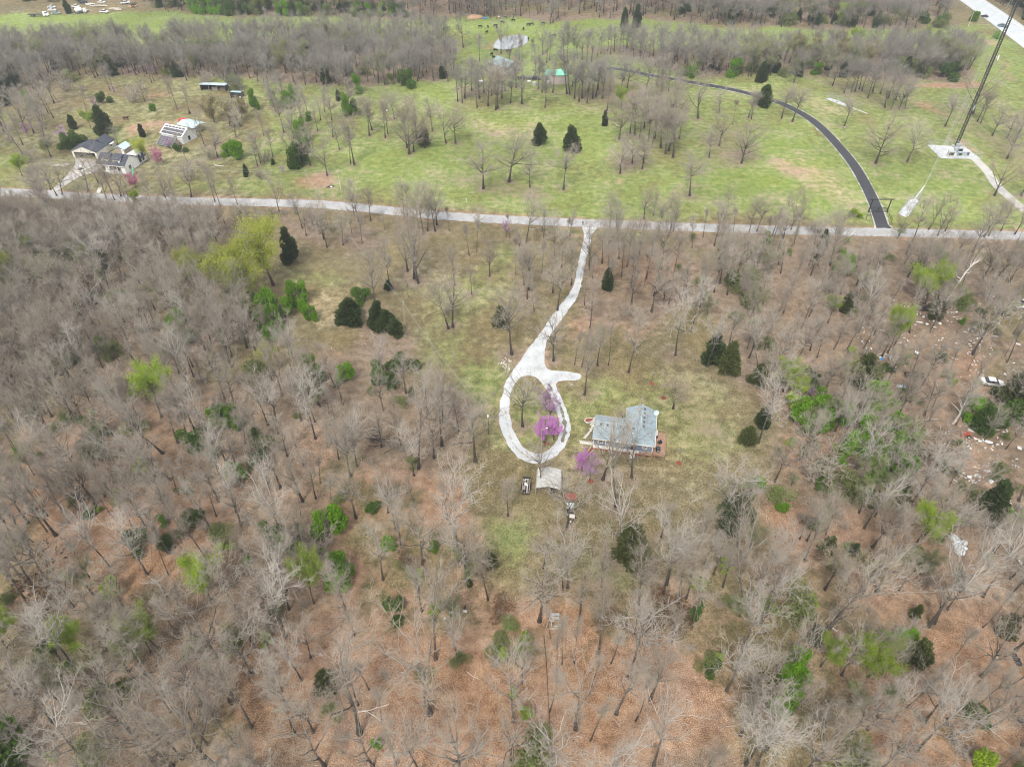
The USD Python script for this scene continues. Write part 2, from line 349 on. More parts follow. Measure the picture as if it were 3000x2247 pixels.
RUST = zone([
    (0.32, b1([(0, 0), (1956, 0), (1956, 1657), (0, 1657)])), (0.55, b3([(250, 100), (1956, 100), (1956, 1657), (0, 1657)])), (0.35, m3([(600, 300), (2212, 300), (2212, 1548), (900, 1548)])), (0.3, m1([(0, 700), (1700, 700), (1700, 1548), (0, 1548)])),      # fresh red-brown oak leaves, as against grey-brown older litter
    (1.0, b1([(150, 60), (1200, 60), (1200, 640), (900, 700), (560, 640), (0, 640), (0, 150)])), (0.75, b1([(900, 1000), (1956, 900), (1956, 1657), (800, 1657)])),
    (1.0, b2([(0, 0), (800, 0), (820, 560), (1100, 620), (1956, 640), (1956, 1657), (0, 1657), (0, 800)])), (1.0, b3([(0, 640), (330, 720), (700, 900), (1300, 850), (1956, 850), (1956, 1657), (0, 1657)])),
    (0.9, b3([(300, 100), (700, 200), (700, 600), (400, 620)])), (0.95, m3([(700, 750), (880, 950), (850, 1450), (500, 1548), (700, 1200)])), (1.0, m2([(370, 610), (440, 620), (560, 900), (600, 1040), (540, 1000), (430, 760)])),
    (0.9, m2([(520, 160), (880, 100), (890, 160), (720, 210), (520, 230)])), (0.7, m2([(1650, 0), (2212, 50), (2212, 350), (1700, 330)])), (0.8, m2([(1300, 560), (2000, 620), (1900, 730), (1450, 720)])),
    (0.9, m3([(1700, 750), (1900, 800), (1900, 1000), (1700, 950)])), (0.9, m3([(1700, 1350), (1950, 1350), (2000, 1500), (1700, 1500)])), (0.6, m1([(700, 850), (900, 850), (900, 1100), (700, 1050)])), (0.5, m1([(0, 1100), (1300, 1150), (1200, 1548), (0, 1548)])),
    (0.8, m1([(2050, 1300), (2212, 1200), (2212, 1548), (2100, 1548)])),
], 3.5)
DIRT = zone([
    (0.8, c1([(740, 775), (1090, 790), (1060, 840), (1000, 860), (930, 810), (740, 800)])), (0.6, c1([(930, 590), (1060, 580), (1060, 640), (940, 630)])), (0.7, c1([(1850, 1170), (2212, 1100), (2212, 1160), (2100, 1230), (1850, 1260)])),
    (1.0, c3([(1480, 515), (1880, 515), (1870, 550), (1600, 560), (1490, 545)])), (0.8, c3([(1530, 690), (1620, 670), (1700, 780), (1800, 800), (1850, 900), (1920, 980), (2010, 1070), (1980, 1090), (1900, 1010), (1820, 940), (1770, 830), (1640, 760)])),
    (0.7, c2([(930, 825), (1060, 815), (1080, 840), (960, 850)])), (0.35, c2([(860, 780), (1700, 830), (2212, 850), (2212, 870), (1700, 850), (1000, 800)])), (0.5, c2([(1270, 1270), (1440, 1260), (1440, 1310), (1280, 1310)])),
    (0.7, c2([(200, 1170), (250, 1050), (340, 910), (365, 920), (280, 1040), (240, 1170)])), (0.4, c2([(560, 1062), (740, 1062), (740, 1085), (560, 1078)])), (0.4, c2([(1250, 990), (1430, 1000), (1430, 1015), (1250, 1010)])), (0.5, c2([(1560, 1100), (1720, 1150), (2160, 1130), (2150, 1160), (1720, 1190), (1580, 1130)])),
    (0.36, c3([(520, 1060), (700, 980), (900, 1050), (930, 1200), (860, 1280), (800, 1180), (560, 1130)])), (0.5, c3([(1580, 1200), (1650, 1120), (1700, 1160), (1640, 1230)])),
    (0.85, m1([(2020, 420), (2150, 370), (2160, 420), (2050, 460)])), (0.8, m1([(2090, 730), (2212, 690), (2212, 800), (2130, 790)])), (0.5, m1([(1960, 590), (2080, 600), (2080, 640), (1980, 630)])),
    (0.5, m2([(1470, 1080), (1500, 1080), (1510, 1300), (1480, 1330), (1490, 1200)])), (0.6, m2([(1060, 1400), (1200, 1470), (1480, 1400), (1530, 1420), (1400, 1500), (1100, 1460)])), (0.8, m2([(1285, 800), (1325, 770), (1330, 850), (1300, 845)])),
    (0.7, m2([(1500, 1290), (1540, 1290), (1530, 1320), (1500, 1320)])), (0.35, c1([(850, 930), (1030, 930), (1010, 1010), (880, 990)])),
    (0.55, [(985, 1300), (1012, 1300), (1030, 1500), (1055, 1640), (1020, 1650), (1000, 1480)]), (0.6, b2([(640, 820), (760, 820), (800, 900), (700, 930), (640, 890)])), (0.5, b1([(1840, 1520), (1956, 1500), (1956, 1657), (1820, 1640)])), (0.5, b2([(500, 1200), (760, 1250), (740, 1657), (520, 1657)])), (0.9, b3([(560, 580), (640, 590), (630, 640), (560, 620)])), (0.7, b3([(1830, 1410), (1940, 1400), (1940, 1470), (1840, 1470)])),
    (1.0, c2([(840, 125), (860, 110), (890, 115), (890, 130)])), (0.5, POND.buffer(4)), (0.5, [(1990, 150), (2700, 230), (2850, 160), (2800, 100)][:0] or c3([(1900, 230), (2000, 330), (2050, 480), (2212, 640), (2212, 560), (2030, 300), (1980, 220)])),
    (0.34, crop(440 / 2212, 0, 0, [(500, 200), (600, 120), (800, 40), (1000, 60), (1500, 60), (1850, 130), (1600, 170), (1300, 180), (900, 140), (700, 220)])),
], 2.2)
STRAW = zone([
    (0.21, [(-300, 260), (600, 230), (1340, 240), (2000, 220), (2850, 230), (3200, 300), (3200, 690), (2000, 660), (1000, 595), (-300, 555)]), (0.25, m2([(380, 380), (1100, 100), (1380, 920), (2300, 900), (2400, 1300), (2000, 1548), (1000, 1548), (1000, 1100)])),    # bleached dead grass
    (0.9, c1([(860, 930), (1040, 925), (1080, 1000), (900, 1010)])), (0.8, c1([(520, 1180), (830, 1140), (850, 1240), (600, 1250)])), (0.5, c2([(1440, 640), (1700, 690), (1660, 760), (1540, 760)])), (0.6, c2([(860, 770), (1300, 790), (1280, 830), (900, 820)])),
    (0.6, c3([(600, 1100), (950, 1000), (1000, 1250), (850, 1300)])), (0.5, c3([(830, 600), (1200, 740), (1150, 760), (820, 680)])), (0.5, c3([(2000, 600), (2212, 750), (2212, 840), (2050, 800)])),
    (0.6, m1([(1850, 230), (2212, 300), (2212, 700), (2050, 650), (1850, 330)])), (0.6, m2([(420, 440), (620, 480), (600, 560), (450, 560)])), (0.55, m2([(1080, 1480), (1600, 1480), (1600, 1548), (1080, 1548)])), (0.6, m2([(1650, 1400), (2212, 1330), (2212, 1548), (1900, 1548)])),
    (0.6, b2([(640, 830), (800, 830), (800, 930), (700, 930)])), (0.5, b2([(480, 1150), (760, 1180), (760, 1657), (480, 1657)])), (0.5, b2([(0, 280), (600, 330), (560, 520), (60, 480)])), (0.5, m3([(0, 700), (200, 900), (260, 1200), (60, 1250), (0, 1000)])), (0.5, b3([(0, 1000), (200, 1050), (240, 1400), (0, 1300)])),
], 4.0)
_moss = np.clip((meshkit.fbm(_pp / 24, 4, 41) - .53) * 9, 0, 1)      # mossy, grassy openings among the leaves
LITTER = LITTER * (1 - .62 * _moss * (GREEN < .3)); GREEN = np.maximum(GREEN, .42 * _moss * LITTER)
for poly, amt in ((ROAD.buffer(4.6), 0.6), (DRIVE.buffer(0.8), 0.5)):
    shapely.prepare(poly)
    DIRT = np.maximum(DIRT, gaussian_filter(np.where(shapely.contains_xy(poly, XX, YY), amt, 0.0), 1.2 / GS))

def at_grid(A, x, y):
    i = np.clip(((np.asarray(y) - GY0) / GS).round().astype(int), 0, A.shape[0] - 1)
    j = np.clip(((np.asarray(x) - GX0) / GS).round().astype(int), 0, A.shape[1] - 1)
    return A[i, j]

# ------------------------------------------------------------------ the ground, one sheet out to the horizon
def tensor_ground():
    ox = np.concatenate([-np.geomspace(9000, 450, 10), gx, np.geomspace(520, 9000, 10)])
    oy = np.concatenate([[-9000, -4000, -1500, -500, -120], gy, np.geomspace(740, 9000, 10)])
    X, Y = np.meshgrid(ox, oy)
    Z = 0.10 * (meshkit.fbm(np.stack([X * 0.11, Y * 0.11, X * 0], -1), 3, 3) - 0.75)
    ny, nx = X.shape
    idx = np.arange(nx * ny).reshape(ny, nx)
    q = np.stack([idx[:-1, :-1], idx[:-1, 1:], idx[1:, 1:], idx[1:, :-1]], -1).reshape(-1, 4)
    pts = np.column_stack([X.ravel(), Y.ravel(), Z.ravel()])
    m = UsdGeom.Mesh.Define(stage, '/World/ground')
    m.CreatePointsAttr(Vt.Vec3fArray.FromNumpy(pts.astype(np.float32)))
    m.CreateFaceVertexCountsAttr(Vt.IntArray.FromNumpy(np.full(len(q), 4, np.int32)))
    m.CreateFaceVertexIndicesAttr(Vt.IntArray.FromNumpy(q.astype(np.int32).ravel()))
    m.CreateSubdivisionSchemeAttr('none')
    pv = UsdGeom.PrimvarsAPI(m)
    sample = lambda A: at_grid(A, np.clip(X, GX0, GX1), np.clip(Y, GY0, GY1)).ravel()
    for nm, chans in (('cover', (GREEN, LITTER, RUST)), ('bare', (DIRT, STRAW, STRAW * 0))):
        c = np.column_stack([sample(A) for A in chans]).astype(np.float32)
        pv.CreatePrimvar(nm, Sdf.ValueTypeNames.Color3fArray, 'vertex').Set(Vt.Vec3fArray.FromNumpy(c))
    UsdShade.MaterialBindingAPI.Apply(m.GetPrim()).Bind(ground_mat())
    tag(m, 'wood floor of fallen leaves, pasture and lawn running to the horizon', None, None, 'structure')

def ground_mat():
    N = {'g': ('geometry', {}),
         'cover': ('attribute', {'attribute': 'cover'}), 'bare': ('attribute', {'attribute': 'bare'}),
         'sc': ('separate_color', {}), 'sb': ('separate_color', {}),
         'big': ('noise_texture', {'scale': 0.055, 'detail': 6.0, 'roughness': 0.62}),
         'mid': ('noise_texture', {'scale': 0.42, 'detail': 7.0, 'roughness': 0.68}),
         'fine': ('noise_texture', {'scale': 2.6, 'detail': 5.0, 'roughness': 0.72}),
         'leaf': ('voronoi_texture', {'scale': 4.2, 'randomness': 1.0}),
         'leafn': ('noise_texture', {'scale': 6.5, 'detail': 3.0, 'roughness': 0.7}),
         'rgrass': ('rgb_ramp', {'ramp': [(0.22, (0.064, 0.10, 0.022)), (0.45, (0.132, 0.188, 0.044)), (0.6, (0.20, 0.23, 0.068)), (0.8, (0.29, 0.255, 0.135))]}),
         'rdull': ('rgb_ramp', {'ramp': [(0.25, (0.062, 0.058, 0.026)), (0.45, (0.13, 0.108, 0.056)), (0.6, (0.19, 0.152, 0.085)), (0.75, (0.27, 0.215, 0.14))]}),
         'rgrey': ('rgb_ramp', {'ramp': [(0.18, (0.050, 0.035, 0.023)), (0.40, (0.142, 0.101, 0.068)), (0.6, (0.215, 0.16, 0.112)), (0.85, (0.37, 0.30, 0.225))]}),
         'rrust': ('rgb_ramp', {'ramp': [(0.18, (0.085, 0.044, 0.024)), (0.40, (0.21, 0.115, 0.066)), (0.6, (0.32, 0.20, 0.122)), (0.85, (0.48, 0.37, 0.265))]}),
         'rdirt': ('rgb_ramp', {'ramp': [(0.3, (0.17, 0.09, 0.048)), (0.5, (0.27, 0.165, 0.10)), (0.7, (0.37, 0.27, 0.185))]}),
         'rstraw': ('rgb_ramp', {'ramp': [(0.3, (0.16, 0.125, 0.06)), (0.5, (0.29, 0.23, 0.125)), (0.7, (0.40, 0.33, 0.21))]}),
         'p': ('principled_bsdf', {'roughness': 0.95, 'specular_ior_level': 0.1}), 'bump': ('bump', {'strength': 0.55, 'distance': 0.12})}
    K = [('cover.color', 'sc.color'), ('bare.color', 'sb.color')]
    for n in ('big', 'mid', 'fine', 'leaf', 'leafn'):
        K.append(('g.position', n + '.vector'))
    def math_(name, kind, a=None, b=None, c=None, clamp=False):
        d = {'math_type': kind, 'use_clamp': clamp}
        for i, x in enumerate((a, b, c)):
            if isinstance(x, (int, float)):
                d[f'value{i + 1}'] = float(x)
            elif x:
                K.append((x, f'{name}.value{i + 1}'))
        N[name] = ('math', d)
        return name + '.value'
    def mixc(name, fac, a, b):
        N[name] = ('mix_color', {'blend_type': 'mix'})
        K.extend([(fac, name + '.fac'), (a, name + '.a'), (b, name + '.b')])
        return name + '.result'
    def soft(name, maskout, noise_out, gain=2.6, spread=1.1):
        """mask roughened by noise, then sharpened: clumps and ragged edges"""
        a = math_(name + 'a', 'multiply_add', noise_out, spread, -0.5 * spread)
        b = math_(name + 'b', 'add', maskout, a)
        return math_(name + 'c', 'multiply_add', b, gain, 0.5 - 0.5 * gain, clamp=True)
    # texture drivers
    f1 = math_('f1', 'multiply_add', 'fine.fac', 1.3, -0.55)
    f2 = math_('f2', 'multiply_add', 'mid.fac', 0.80, f1)
    lr = math_('lr', 'multiply_add', 'leaf.distance', -0.20, 0.62)
    lq = math_('lq', 'multiply_add', 'leafn.fac', 1.7, -0.88)
    lm = math_('lm', 'multiply_add', 'mid.fac', 0.8, -0.40)
    l1 = math_('l1', 'add', lr, lq)
    l2 = math_('l2', 'add', l1, lm)
    for r, drv in (('rgrass', f2), ('rdull', f2), ('rstraw', f2), ('rdirt', f2), ('rgrey', l2), ('rrust', l2)):
        K.append((drv, r + '.fac'))
    nb = math_('nb', 'multiply_add', 'big.fac', 0.55, math_('nb0', 'multiply', 'mid.fac', 0.45))
    g = mixc('cg', soft('sg', 'sc.r', nb, 1.7, 3.4), 'rdull.color', 'rgrass.color')
    st = mixc('cs', soft('ss', 'sb.g', nb, 1.8, 3.2), g, 'rstraw.color')
    lt = mixc('cl', soft('sr', 'sc.b', nb, 2.0, 2.0), 'rgrey.color', 'rrust.color')
    gl = mixc('cgl', soft('sl', 'sc.g', nb, 2.0, 2.6), st, lt)
    dr = mixc('cd', soft('sd', 'sb.r', nb, 2.2, 2.2), gl, 'rdirt.color')
    N['hv'] = ('map_range', {'from_min': 0.3, 'from_max': 0.7, 'to_min': 0.72, 'to_max': 1.22, 'clamp': True}); N['wide'] = ('noise_texture', {'scale': 0.021, 'detail': 7.0, 'roughness': 0.66}); N['hs'] = ('hsv', {'hue': 0.5}); N['sv'] = ('map_range', {'from_min': 0.3, 'from_max': 0.7, 'to_min': 1.12, 'to_max': 0.85, 'clamp': True})
    K += [('g.position', 'wide.vector'), ('wide.fac', 'hv.value'), ('big.fac', 'sv.value'), ('hv.result', 'hs.value'), ('sv.result', 'hs.saturation'), (dr, 'hs.color')]
    K += [('hs.color', 'p.base_color'), (l2, 'bump.height'), ('bump.normal', 'p.normal')]
    return usdkit.material(stage, L('ground_cover'), N, K, surface='p.BSDF')

# ------------------------------------------------------------------ roads, drives, water
def gravel_mat(name, stops, scale=2.2, rough=0.9, bumpd=0.03, tracks=None):
    N = {'g': ('geometry', {}), 'n': ('noise_texture', {'scale': scale, 'detail': 7.0, 'roughness': 0.75}), 'n2': ('noise_texture', {'scale': 0.25, 'detail': 4.0}),
         'm': ('math', {'math_type': 'multiply_add', 'value2': 0.6}), 'm2': ('math', {'math_type': 'multiply', 'value2': 0.4}),
         'r': ('rgb_ramp', {'ramp': stops}), 'b': ('bump', {'strength': 0.5, 'distance': bumpd}), 'p': ('principled_bsdf', {'roughness': rough, 'specular_ior_level': 0.25})}
    return usdkit.material(stage, L(name), N, [('g.position', 'n.vector'), ('g.position', 'n2.vector'), ('n.fac', 'm.value1'), ('n2.fac', 'm2.value1'), ('m2.value', 'm.value3'), ('m.value', 'r.fac'),
                           ('r.color', 'p.base_color'), ('n.fac', 'b.height'), ('b.normal', 'p.normal')], surface='p.BSDF')
M_ROAD = gravel_mat('road_chipseal', [(0.3, (0.20, 0.195, 0.19)), (0.5, (0.29, 0.288, 0.285)), (0.7, (0.38, 0.378, 0.375))], 0.9)
M_GRAV = gravel_mat('white_gravel', [(0.28, (0.17, 0.16, 0.14)), (0.41, (0.31, 0.315, 0.31)), (0.5, (0.40, 0.412, 0.42)), (0.66, (0.50, 0.515, 0.525))], 2.4)
M_BLACK = gravel_mat('new_asphalt', [(0.3, (0.020, 0.021, 0.025)), (0.5, (0.033, 0.034, 0.039)), (0.7, (0.052, 0.053, 0.058))], 1.4, 0.75)
M_HWY = gravel_mat('concrete_highway', [(0.3, (0.30, 0.32, 0.33)), (0.5, (0.37, 0.39, 0.40)), (0.7, (0.43, 0.45, 0.46))], 0.6)
M_CONC = gravel_mat('pale_concrete', [(0.3, (0.24, 0.225, 0.20)), (0.5, (0.36, 0.345, 0.32)), (0.7, (0.47, 0.455, 0.43))], 1.2)
M_CHIP = gravel_mat('red_mulch', [(0.3, (0.07, 0.018, 0.010)), (0.5, (0.16, 0.040, 0.022)), (0.7, (0.24, 0.075, 0.045))], 4.0)
M_WHITELINE = plain('road_paint', (0.72, 0.72, 0.70), 0.7, var=0.08)
M_WEEDS = gravel_mat('weedy_centre', [(0.36, (0.07, 0.065, 0.04)), (0.5, (0.15, 0.14, 0.10)), (0.6, (0.36, 0.36, 0.35))], 1.6)
M_VERGE = gravel_mat('tyre_track_verge', [(0.34, (0.13, 0.115, 0.08)), (0.46, (0.27, 0.255, 0.22)), (0.54, (0.44, 0.44, 0.43)), (0.7, (0.55, 0.56, 0.56))], 1.6)
EPS = 0.03
sheet(ragged(ROAD_POLY, 0.35, 1.2, 2), EPS + 0.02, 'road', M_ROAD, 'pale chip seal country road crossing between the woods and the pastures')
sheet(DRIVE.difference(ROAD_POLY.buffer(-0.3)), EPS + 0.008, 'gravel_drive', M_GRAV, 'white gravel drive with an oval turning loop')
sheet(ragged(SHOULDER, 0.75, 0.8, 4).difference(BLACK_POLY.buffer(-0.2)).difference(ROAD_POLY), EPS + 0.008, 'gravel_shoulder', M_CONC, 'pale gravel edging beside the black drive')
sheet(BLACK_POLY.difference(ROAD_POLY), EPS + 0.016, 'asphalt_drive', M_BLACK, 'fresh black asphalt drive curving up through the pasture')
sheet(HWY_POLY, EPS + 0.012, 'highway', M_HWY, 'wide pale highway cutting the top right corner')
for off in (-5.6, 5.6):
    sheet(HWY.parallel_offset(abs(off), 'left' if off > 0 else 'right').buffer(0.09, cap_style=2), EPS + 0.020, 'edge_line', M_WHITELINE)
sheet(ragged(PAD, 0.2, 0.8, 8), EPS + 0.012, 'gravel_pad', M_GRAV, 'white gravel pad inside the chain link compound at the mast foot')
sheet(ragged(PATH_R, 0.4, 0.8, 9).difference(PAD), EPS + 0.006, 'gravel_path', M_CONC, 'pale gravel track leading from the mast compound to the right edge')
sheet(YARD_L, EPS + 0.008, 'concrete_yard', M_CONC, 'pale concrete yard and driveway of the white farmhouse')
sheet(ASPHALT_TURN, EPS + 0.008, 'parking_apron', M_BLACK, 'dark parking apron beside the green roofed barn')
trk = LineString(chaikin(GP(crop(S1, 1000, 700, [(1345, 945), (1385, 1020), (1420, 1090), (1445, 1170), (1452, 1240), (1435, 1310)])), 2))
sheet(ragged(trk.buffer(0.34), 0.5, 0.5, 12), EPS + 0.014, 'grass_strip', M_WEEDS, 'weedy strip between the wheel tracks on the right arm of the loop')
trk2 = LineString(chaikin(GP(crop(S1, 1000, 700, [(1060, 1100), (1070, 1200), (1100, 1300), (1150, 1375), (1230, 1420)])), 2))
sheet(ragged(trk2.buffer(0.22), 0.35, 0.6, 13), EPS + 0.014, 'grass_strip', M_VERGE, 'faint weedy strip between the wheel tracks on the left arm of the loop')
trk3 = LineString(chaikin(GP(crop(S1, 1000, 700, [(1600, 60), (1570, 170), (1545, 270), (1515, 350), (1450, 440)])), 2))
sheet(ragged(trk3.buffer(0.22), 0.35, 0.6, 14), EPS + 0.014, 'grass_strip', M_VERGE, 'faint weedy strip between the wheel tracks below the road')
M_WATER = usdkit.material(stage, L('pond_water'), {'g': ('geometry', {}), 'n': ('noise_texture', {'scale': 0.8, 'detail': 3.0}), 'b': ('bump', {'strength': 0.06, 'distance': 0.05}),
    'p': ('principled_bsdf', {'base_color': (0.16, 0.18, 0.185), 'roughness': 0.03, 'specular_ior_level': 1.0, 'ior': 1.7})},
    [('g.position', 'n.vector'), ('n.fac', 'b.height'), ('b.normal', 'p.normal')], surface='p.BSDF')
sheet(POND, EPS + 0.01, 'pond', M_WATER, 'oval stock pond mirroring the bare trees beyond it')

# ------------------------------------------------------------------ trees: branching skeletons turned into tapered tubes
def unit(a):
    return a / (np.linalg.norm(a, axis=-1, keepdims=True) + 1e-9)

def spawn(rng, P, R, n, t0, t1, ang, angj, length, K, trop=0.1, wander=0.12, rfrac=0.6, rend=0.01, lenprof=None):
    """n child branches on the polylines P (N,K,3) with radii R."""
    N, Kp = P.shape[:2]
    idx = np.arange(n) % N
    u = rng.uniform(0, 1, n)
    t = (t0 + (t1 - t0) * u) * (Kp - 1)
    i = np.minimum(t.astype(int), Kp - 2); f = (t - i)[:, None]
    a, b = P[idx, i], P[idx, i + 1]
    pos = a + (b - a) * f
    par = unit(b - a)
    rad = R[idx, i] * (1 - f[:, 0]) + R[idx, i + 1] * f[:, 0]
    perp = unit(np.cross(par, rng.normal(size=(n, 3))))
    th = np.radians(ang + angj * rng.normal(size=n))[:, None]
    d = unit(np.cos(th) * par + np.sin(th) * perp)
    ln = length * rng.uniform(0.65, 1.25, n) * (lenprof(u) if lenprof else 1.0)
    pts = [pos]
    for k in range(K - 1):
        d = unit(d + wander * rng.normal(size=(n, 3)) + np.array([0, 0, trop]))
        pts.append(pts[-1] + d * (ln / (K - 1))[:, None])
    C = np.stack(pts, 1)
    r0 = np.minimum(rad * rfrac, rad)
    CR = r0[:, None] * np.linspace(1, 0, K)[None] ** 0.8 + rend
    return C, CR

def stem(rng, h, r, K, lean=0.06, wander=0.03, flare=1.7):
    d = unit(np.array([[rng.normal() * lean, rng.normal() * lean, 1.0]]))
    pts = [np.array([[0, 0, -0.3]])]
    for k in range(K - 1):
        d = unit(d + wander * rng.normal(size=(1, 3)) * [1, 1, 0.2] + np.array([0, 0, 0.05]))
        pts.append(pts[-1] + d * h / (K - 1))
    P = np.stack(pts, 1)
    s = np.linspace(0, 1, K)
    R = r * (1 - 0.86 * s ** 0.9) * (1 + (flare - 1) * np.exp(-s * 22))
    return P, R[None]

def merged(*parts):
    m = MB()
    for v, f in parts:
        m.add(v, f)
    return m.get()

def bare_tree(seed, h, lod, style):
    """Leafless tree: returns trunk, limb and twig meshes."""
    rng = np.random.default_rng(seed)
    st = dict(oak=dict(r=.020, nl=17, l=.46, a=60, t0=.34, lean=.05, wl=.17, trop=.10, nb=7),
              tall=dict(r=.015, nl=15, l=.31, a=46, t0=.42, lean=.06, wl=.13, trop=.16, nb=6),
              round=dict(r=.019, nl=20, l=.50, a=60, t0=.20, lean=.04, wl=.13, trop=.14, nb=7),
              fork=dict(r=.020, nl=8, l=.62, a=36, t0=.22, lean=.09, wl=.10, trop=.10, nb=10),
              pale=dict(r=.0145, nl=13, l=.44, a=58, t0=.36, lean=.07, wl=.22, trop=.12, nb=7),
              slim=dict(r=.010, nl=9, l=.19, a=34, t0=.54, lean=.07, wl=.12, trop=.18, nb=5))[style]
    K0 = 10 if lod == 0 else 6
    P0, R0 = stem(rng, h * 0.93, h * st['r'], K0, st['lean'])
    prof = (lambda u: 0.55 + 1.0 * np.sin(np.pi * (0.18 + 0.72 * u))) if style != 'slim' else (lambda u: 0.6 + 0.7 * (1 - u))
    P1, R1 = spawn(rng, P0, R0, st['nl'], st['t0'], .96, st['a'], 11, h * st['l'] * 0.75, 7 if lod == 0 else 5, st['trop'], st['wl'], .62, .014 * h / 15, prof)
    nb = st['nl'] * st['nb']
    src, sr = np.concatenate([P1]), np.concatenate([R1])
    P2, R2 = spawn(rng, src, sr, nb, .22, .98, 46, 13, h * st['l'] * 0.33, 5 if lod == 0 else 4, .10, .17, .6, .011 * h / 15, lambda u: 1.15 - 0.45 * u)
    P2b, R2b = spawn(rng, P0, R0, 14, st['t0'] + .1, .99, 50, 12, h * .12, 5 if lod == 0 else 4, .2, .16, .4, .01)
    P2, R2 = np.concatenate([P2, P2b]), np.concatenate([R2, R2b])
    trunk = tubes(P0, R0, 8 if lod == 0 else 5)
    if lod == 0:
        P3, R3 = spawn(rng, P2, R2, int(len(P2) * 3.7), .2, .98, 46, 14, h * .080, 4, .06, .2, .6, .0055)
        P4, R4 = spawn(rng, P3, R3, int(len(P3) * 2.2), .15, 1., 45, 14, h * .052, 3, .05, .2, .8, .0035)
        limbs = tubes(P1, R1, 6)
        twigs = merged(tubes(P2, R2, 4), tubes(P3, R3, 3), tubes(P4, np.maximum(R4, .0047), 3))
    elif lod == 1:
        P3, R3 = spawn(rng, P2, R2, len(P2) * 4, .2, .98, 46, 14, h * .085, 3, .06, .2, .7, .008)
        P4, R4 = spawn(rng, P3, R3, int(len(P3) * 2.0), .15, 1., 45, 14, h * .055, 2, .05, .2, .9, .007)
        limbs = tubes(P1, R1, 4)
        twigs = merged(tubes(P2, R2, 3), tubes(P3, R3, 3), tubes(P4, np.maximum(R4, .0085), 3))
    else:
        P3, R3 = spawn(rng, P2, R2, len(P2) * 5, .15, 1., 46, 14, h * .105, 2, .06, .2, .9, .012)
        limbs = tubes(P1, R1, 3)
        twigs = merged(tubes(P2, R2, 3), tubes(P3, np.maximum(R3, .014), 3))
    return trunk, limbs, twigs, P2

def cards(rng, C, size, jitter, up=0.3, elong=1.5):
    """One small leaf-spray (two triangles, folded) at each point of C."""
    n = len(C)
    C = C + rng.normal(size=(n, 3)) * jitter
    a = unit(rng.normal(size=(n, 3)) + [0, 0, up])
    b = unit(np.cross(a, rng.normal(size=(n, 3))))
    c = np.cross(a, b)
    s = (size * rng.uniform(.6, 1.35, n))[:, None]
    v = np.stack([C - a * s * elong * .5, C + b * s * .5 + c * s * .12, C + a * s * elong * .5, C - b * s * .5 + c * s * .12], 1)
    base = np.arange(n)[:, None] * 4
    f = np.concatenate([base + [[0, 1, 2]], base + [[0, 2, 3]]])
    return v.reshape(-1, 3), f

def along(rng, P, n):
    idx = rng.integers(0, len(P), n)
    t = rng.uniform(0, 1, n) * (P.shape[1] - 1)
    i = np.minimum(t.astype(int), P.shape[1] - 2); f = (t - i)[:, None]
    return P[idx, i] * (1 - f) + P[idx, i + 1] * f

def lobed(rng, n, w, h, z0, nl, surf=0.55, conic=0.0):
    """n points through an uneven crown made of nl lobes."""
    lc = np.column_stack([rng.normal(size=(nl, 2)) * w * .26, z0 + h * rng.uniform(.15, .85, nl)])
    k = (lc[:, 2] - z0) / h
    lc[:, :2] *= (1 - conic * k)[:, None]
    lr = w * rng.uniform(.20, .36, nl) * (1 - conic * .75 * k)
    i = rng.choice(nl, n, p=lr ** 2 / (lr ** 2).sum())
    d = unit(rng.normal(size=(n, 3)))
    rr = np.where(rng.random(n) < surf, rng.uniform(.85, 1.06, n), rng.uniform(.3, .95, n))
    pts = lc[i] + d * (lr[i] * rr)[:, None] * [1, 1, .9 * max(1.0, h / w * .62)]
    return pts[pts[:, 2] > 0.05]

def cedar(seed, h, w, n):
    """Juniper: upswept sprays over many small lobes, ragged outline, gaps between the lobes."""
    rng = np.random.default_rng(seed)
    nl = 34
    z = np.sort(rng.uniform(.06, .93, nl)); az = rng.uniform(0, 2 * np.pi, nl)
    env = np.where(z < .2, .72 + 1.4 * z, np.clip((1 - z) / .8, .03, 1) ** .8)
    rad = w / 2 * env * rng.uniform(.35, .80, nl)
    lc = np.column_stack([rad * np.cos(az), rad * np.sin(az), z * h])
    lr = w * (.10 + .13 * env) * rng.uniform(.75, 1.25, nl)
    i = rng.choice(nl, n, p=lr ** 2 / (lr ** 2).sum())
    d = unit(rng.normal(size=(n, 3)) + [0, 0, .25])
    c = lc[i] + d * (lr[i] * rng.uniform(.45, 1.12, n))[:, None] * [1, 1, 1.35]
    c = c[c[:, 2] > .05]; n = len(c)
    out = unit(np.column_stack([c[:, 0], c[:, 1], np.full(n, w * .28)]))
    a = unit(out + rng.normal(size=(n, 3)) * .42)
    b = unit(np.cross(a, rng.normal(size=(n, 3)))); q = np.cross(a, b)
    s = (h * .040 * rng.uniform(.55, 1.5, n))[:, None]
    v = np.stack([c - a * s, c + b * s * .55 + q * s * .2, c + a * s * 1.2, c - b * s * .55 + q * s * .2], 1)
    base = np.arange(n)[:, None] * 4
    P0, R0 = stem(rng, h * .9, h * .017, 5)
    P1, R1 = spawn(rng, P0, R0, 30, .08, .9, 62, 10, w * .34, 4, .1, .08, .6, .012)
    return merged(tubes(P0, R0, 6), tubes(P1, R1, 4)), (v.reshape(-1, 3), np.concatenate([base + [[0, 1, 2]], base + [[0, 2, 3]]]))

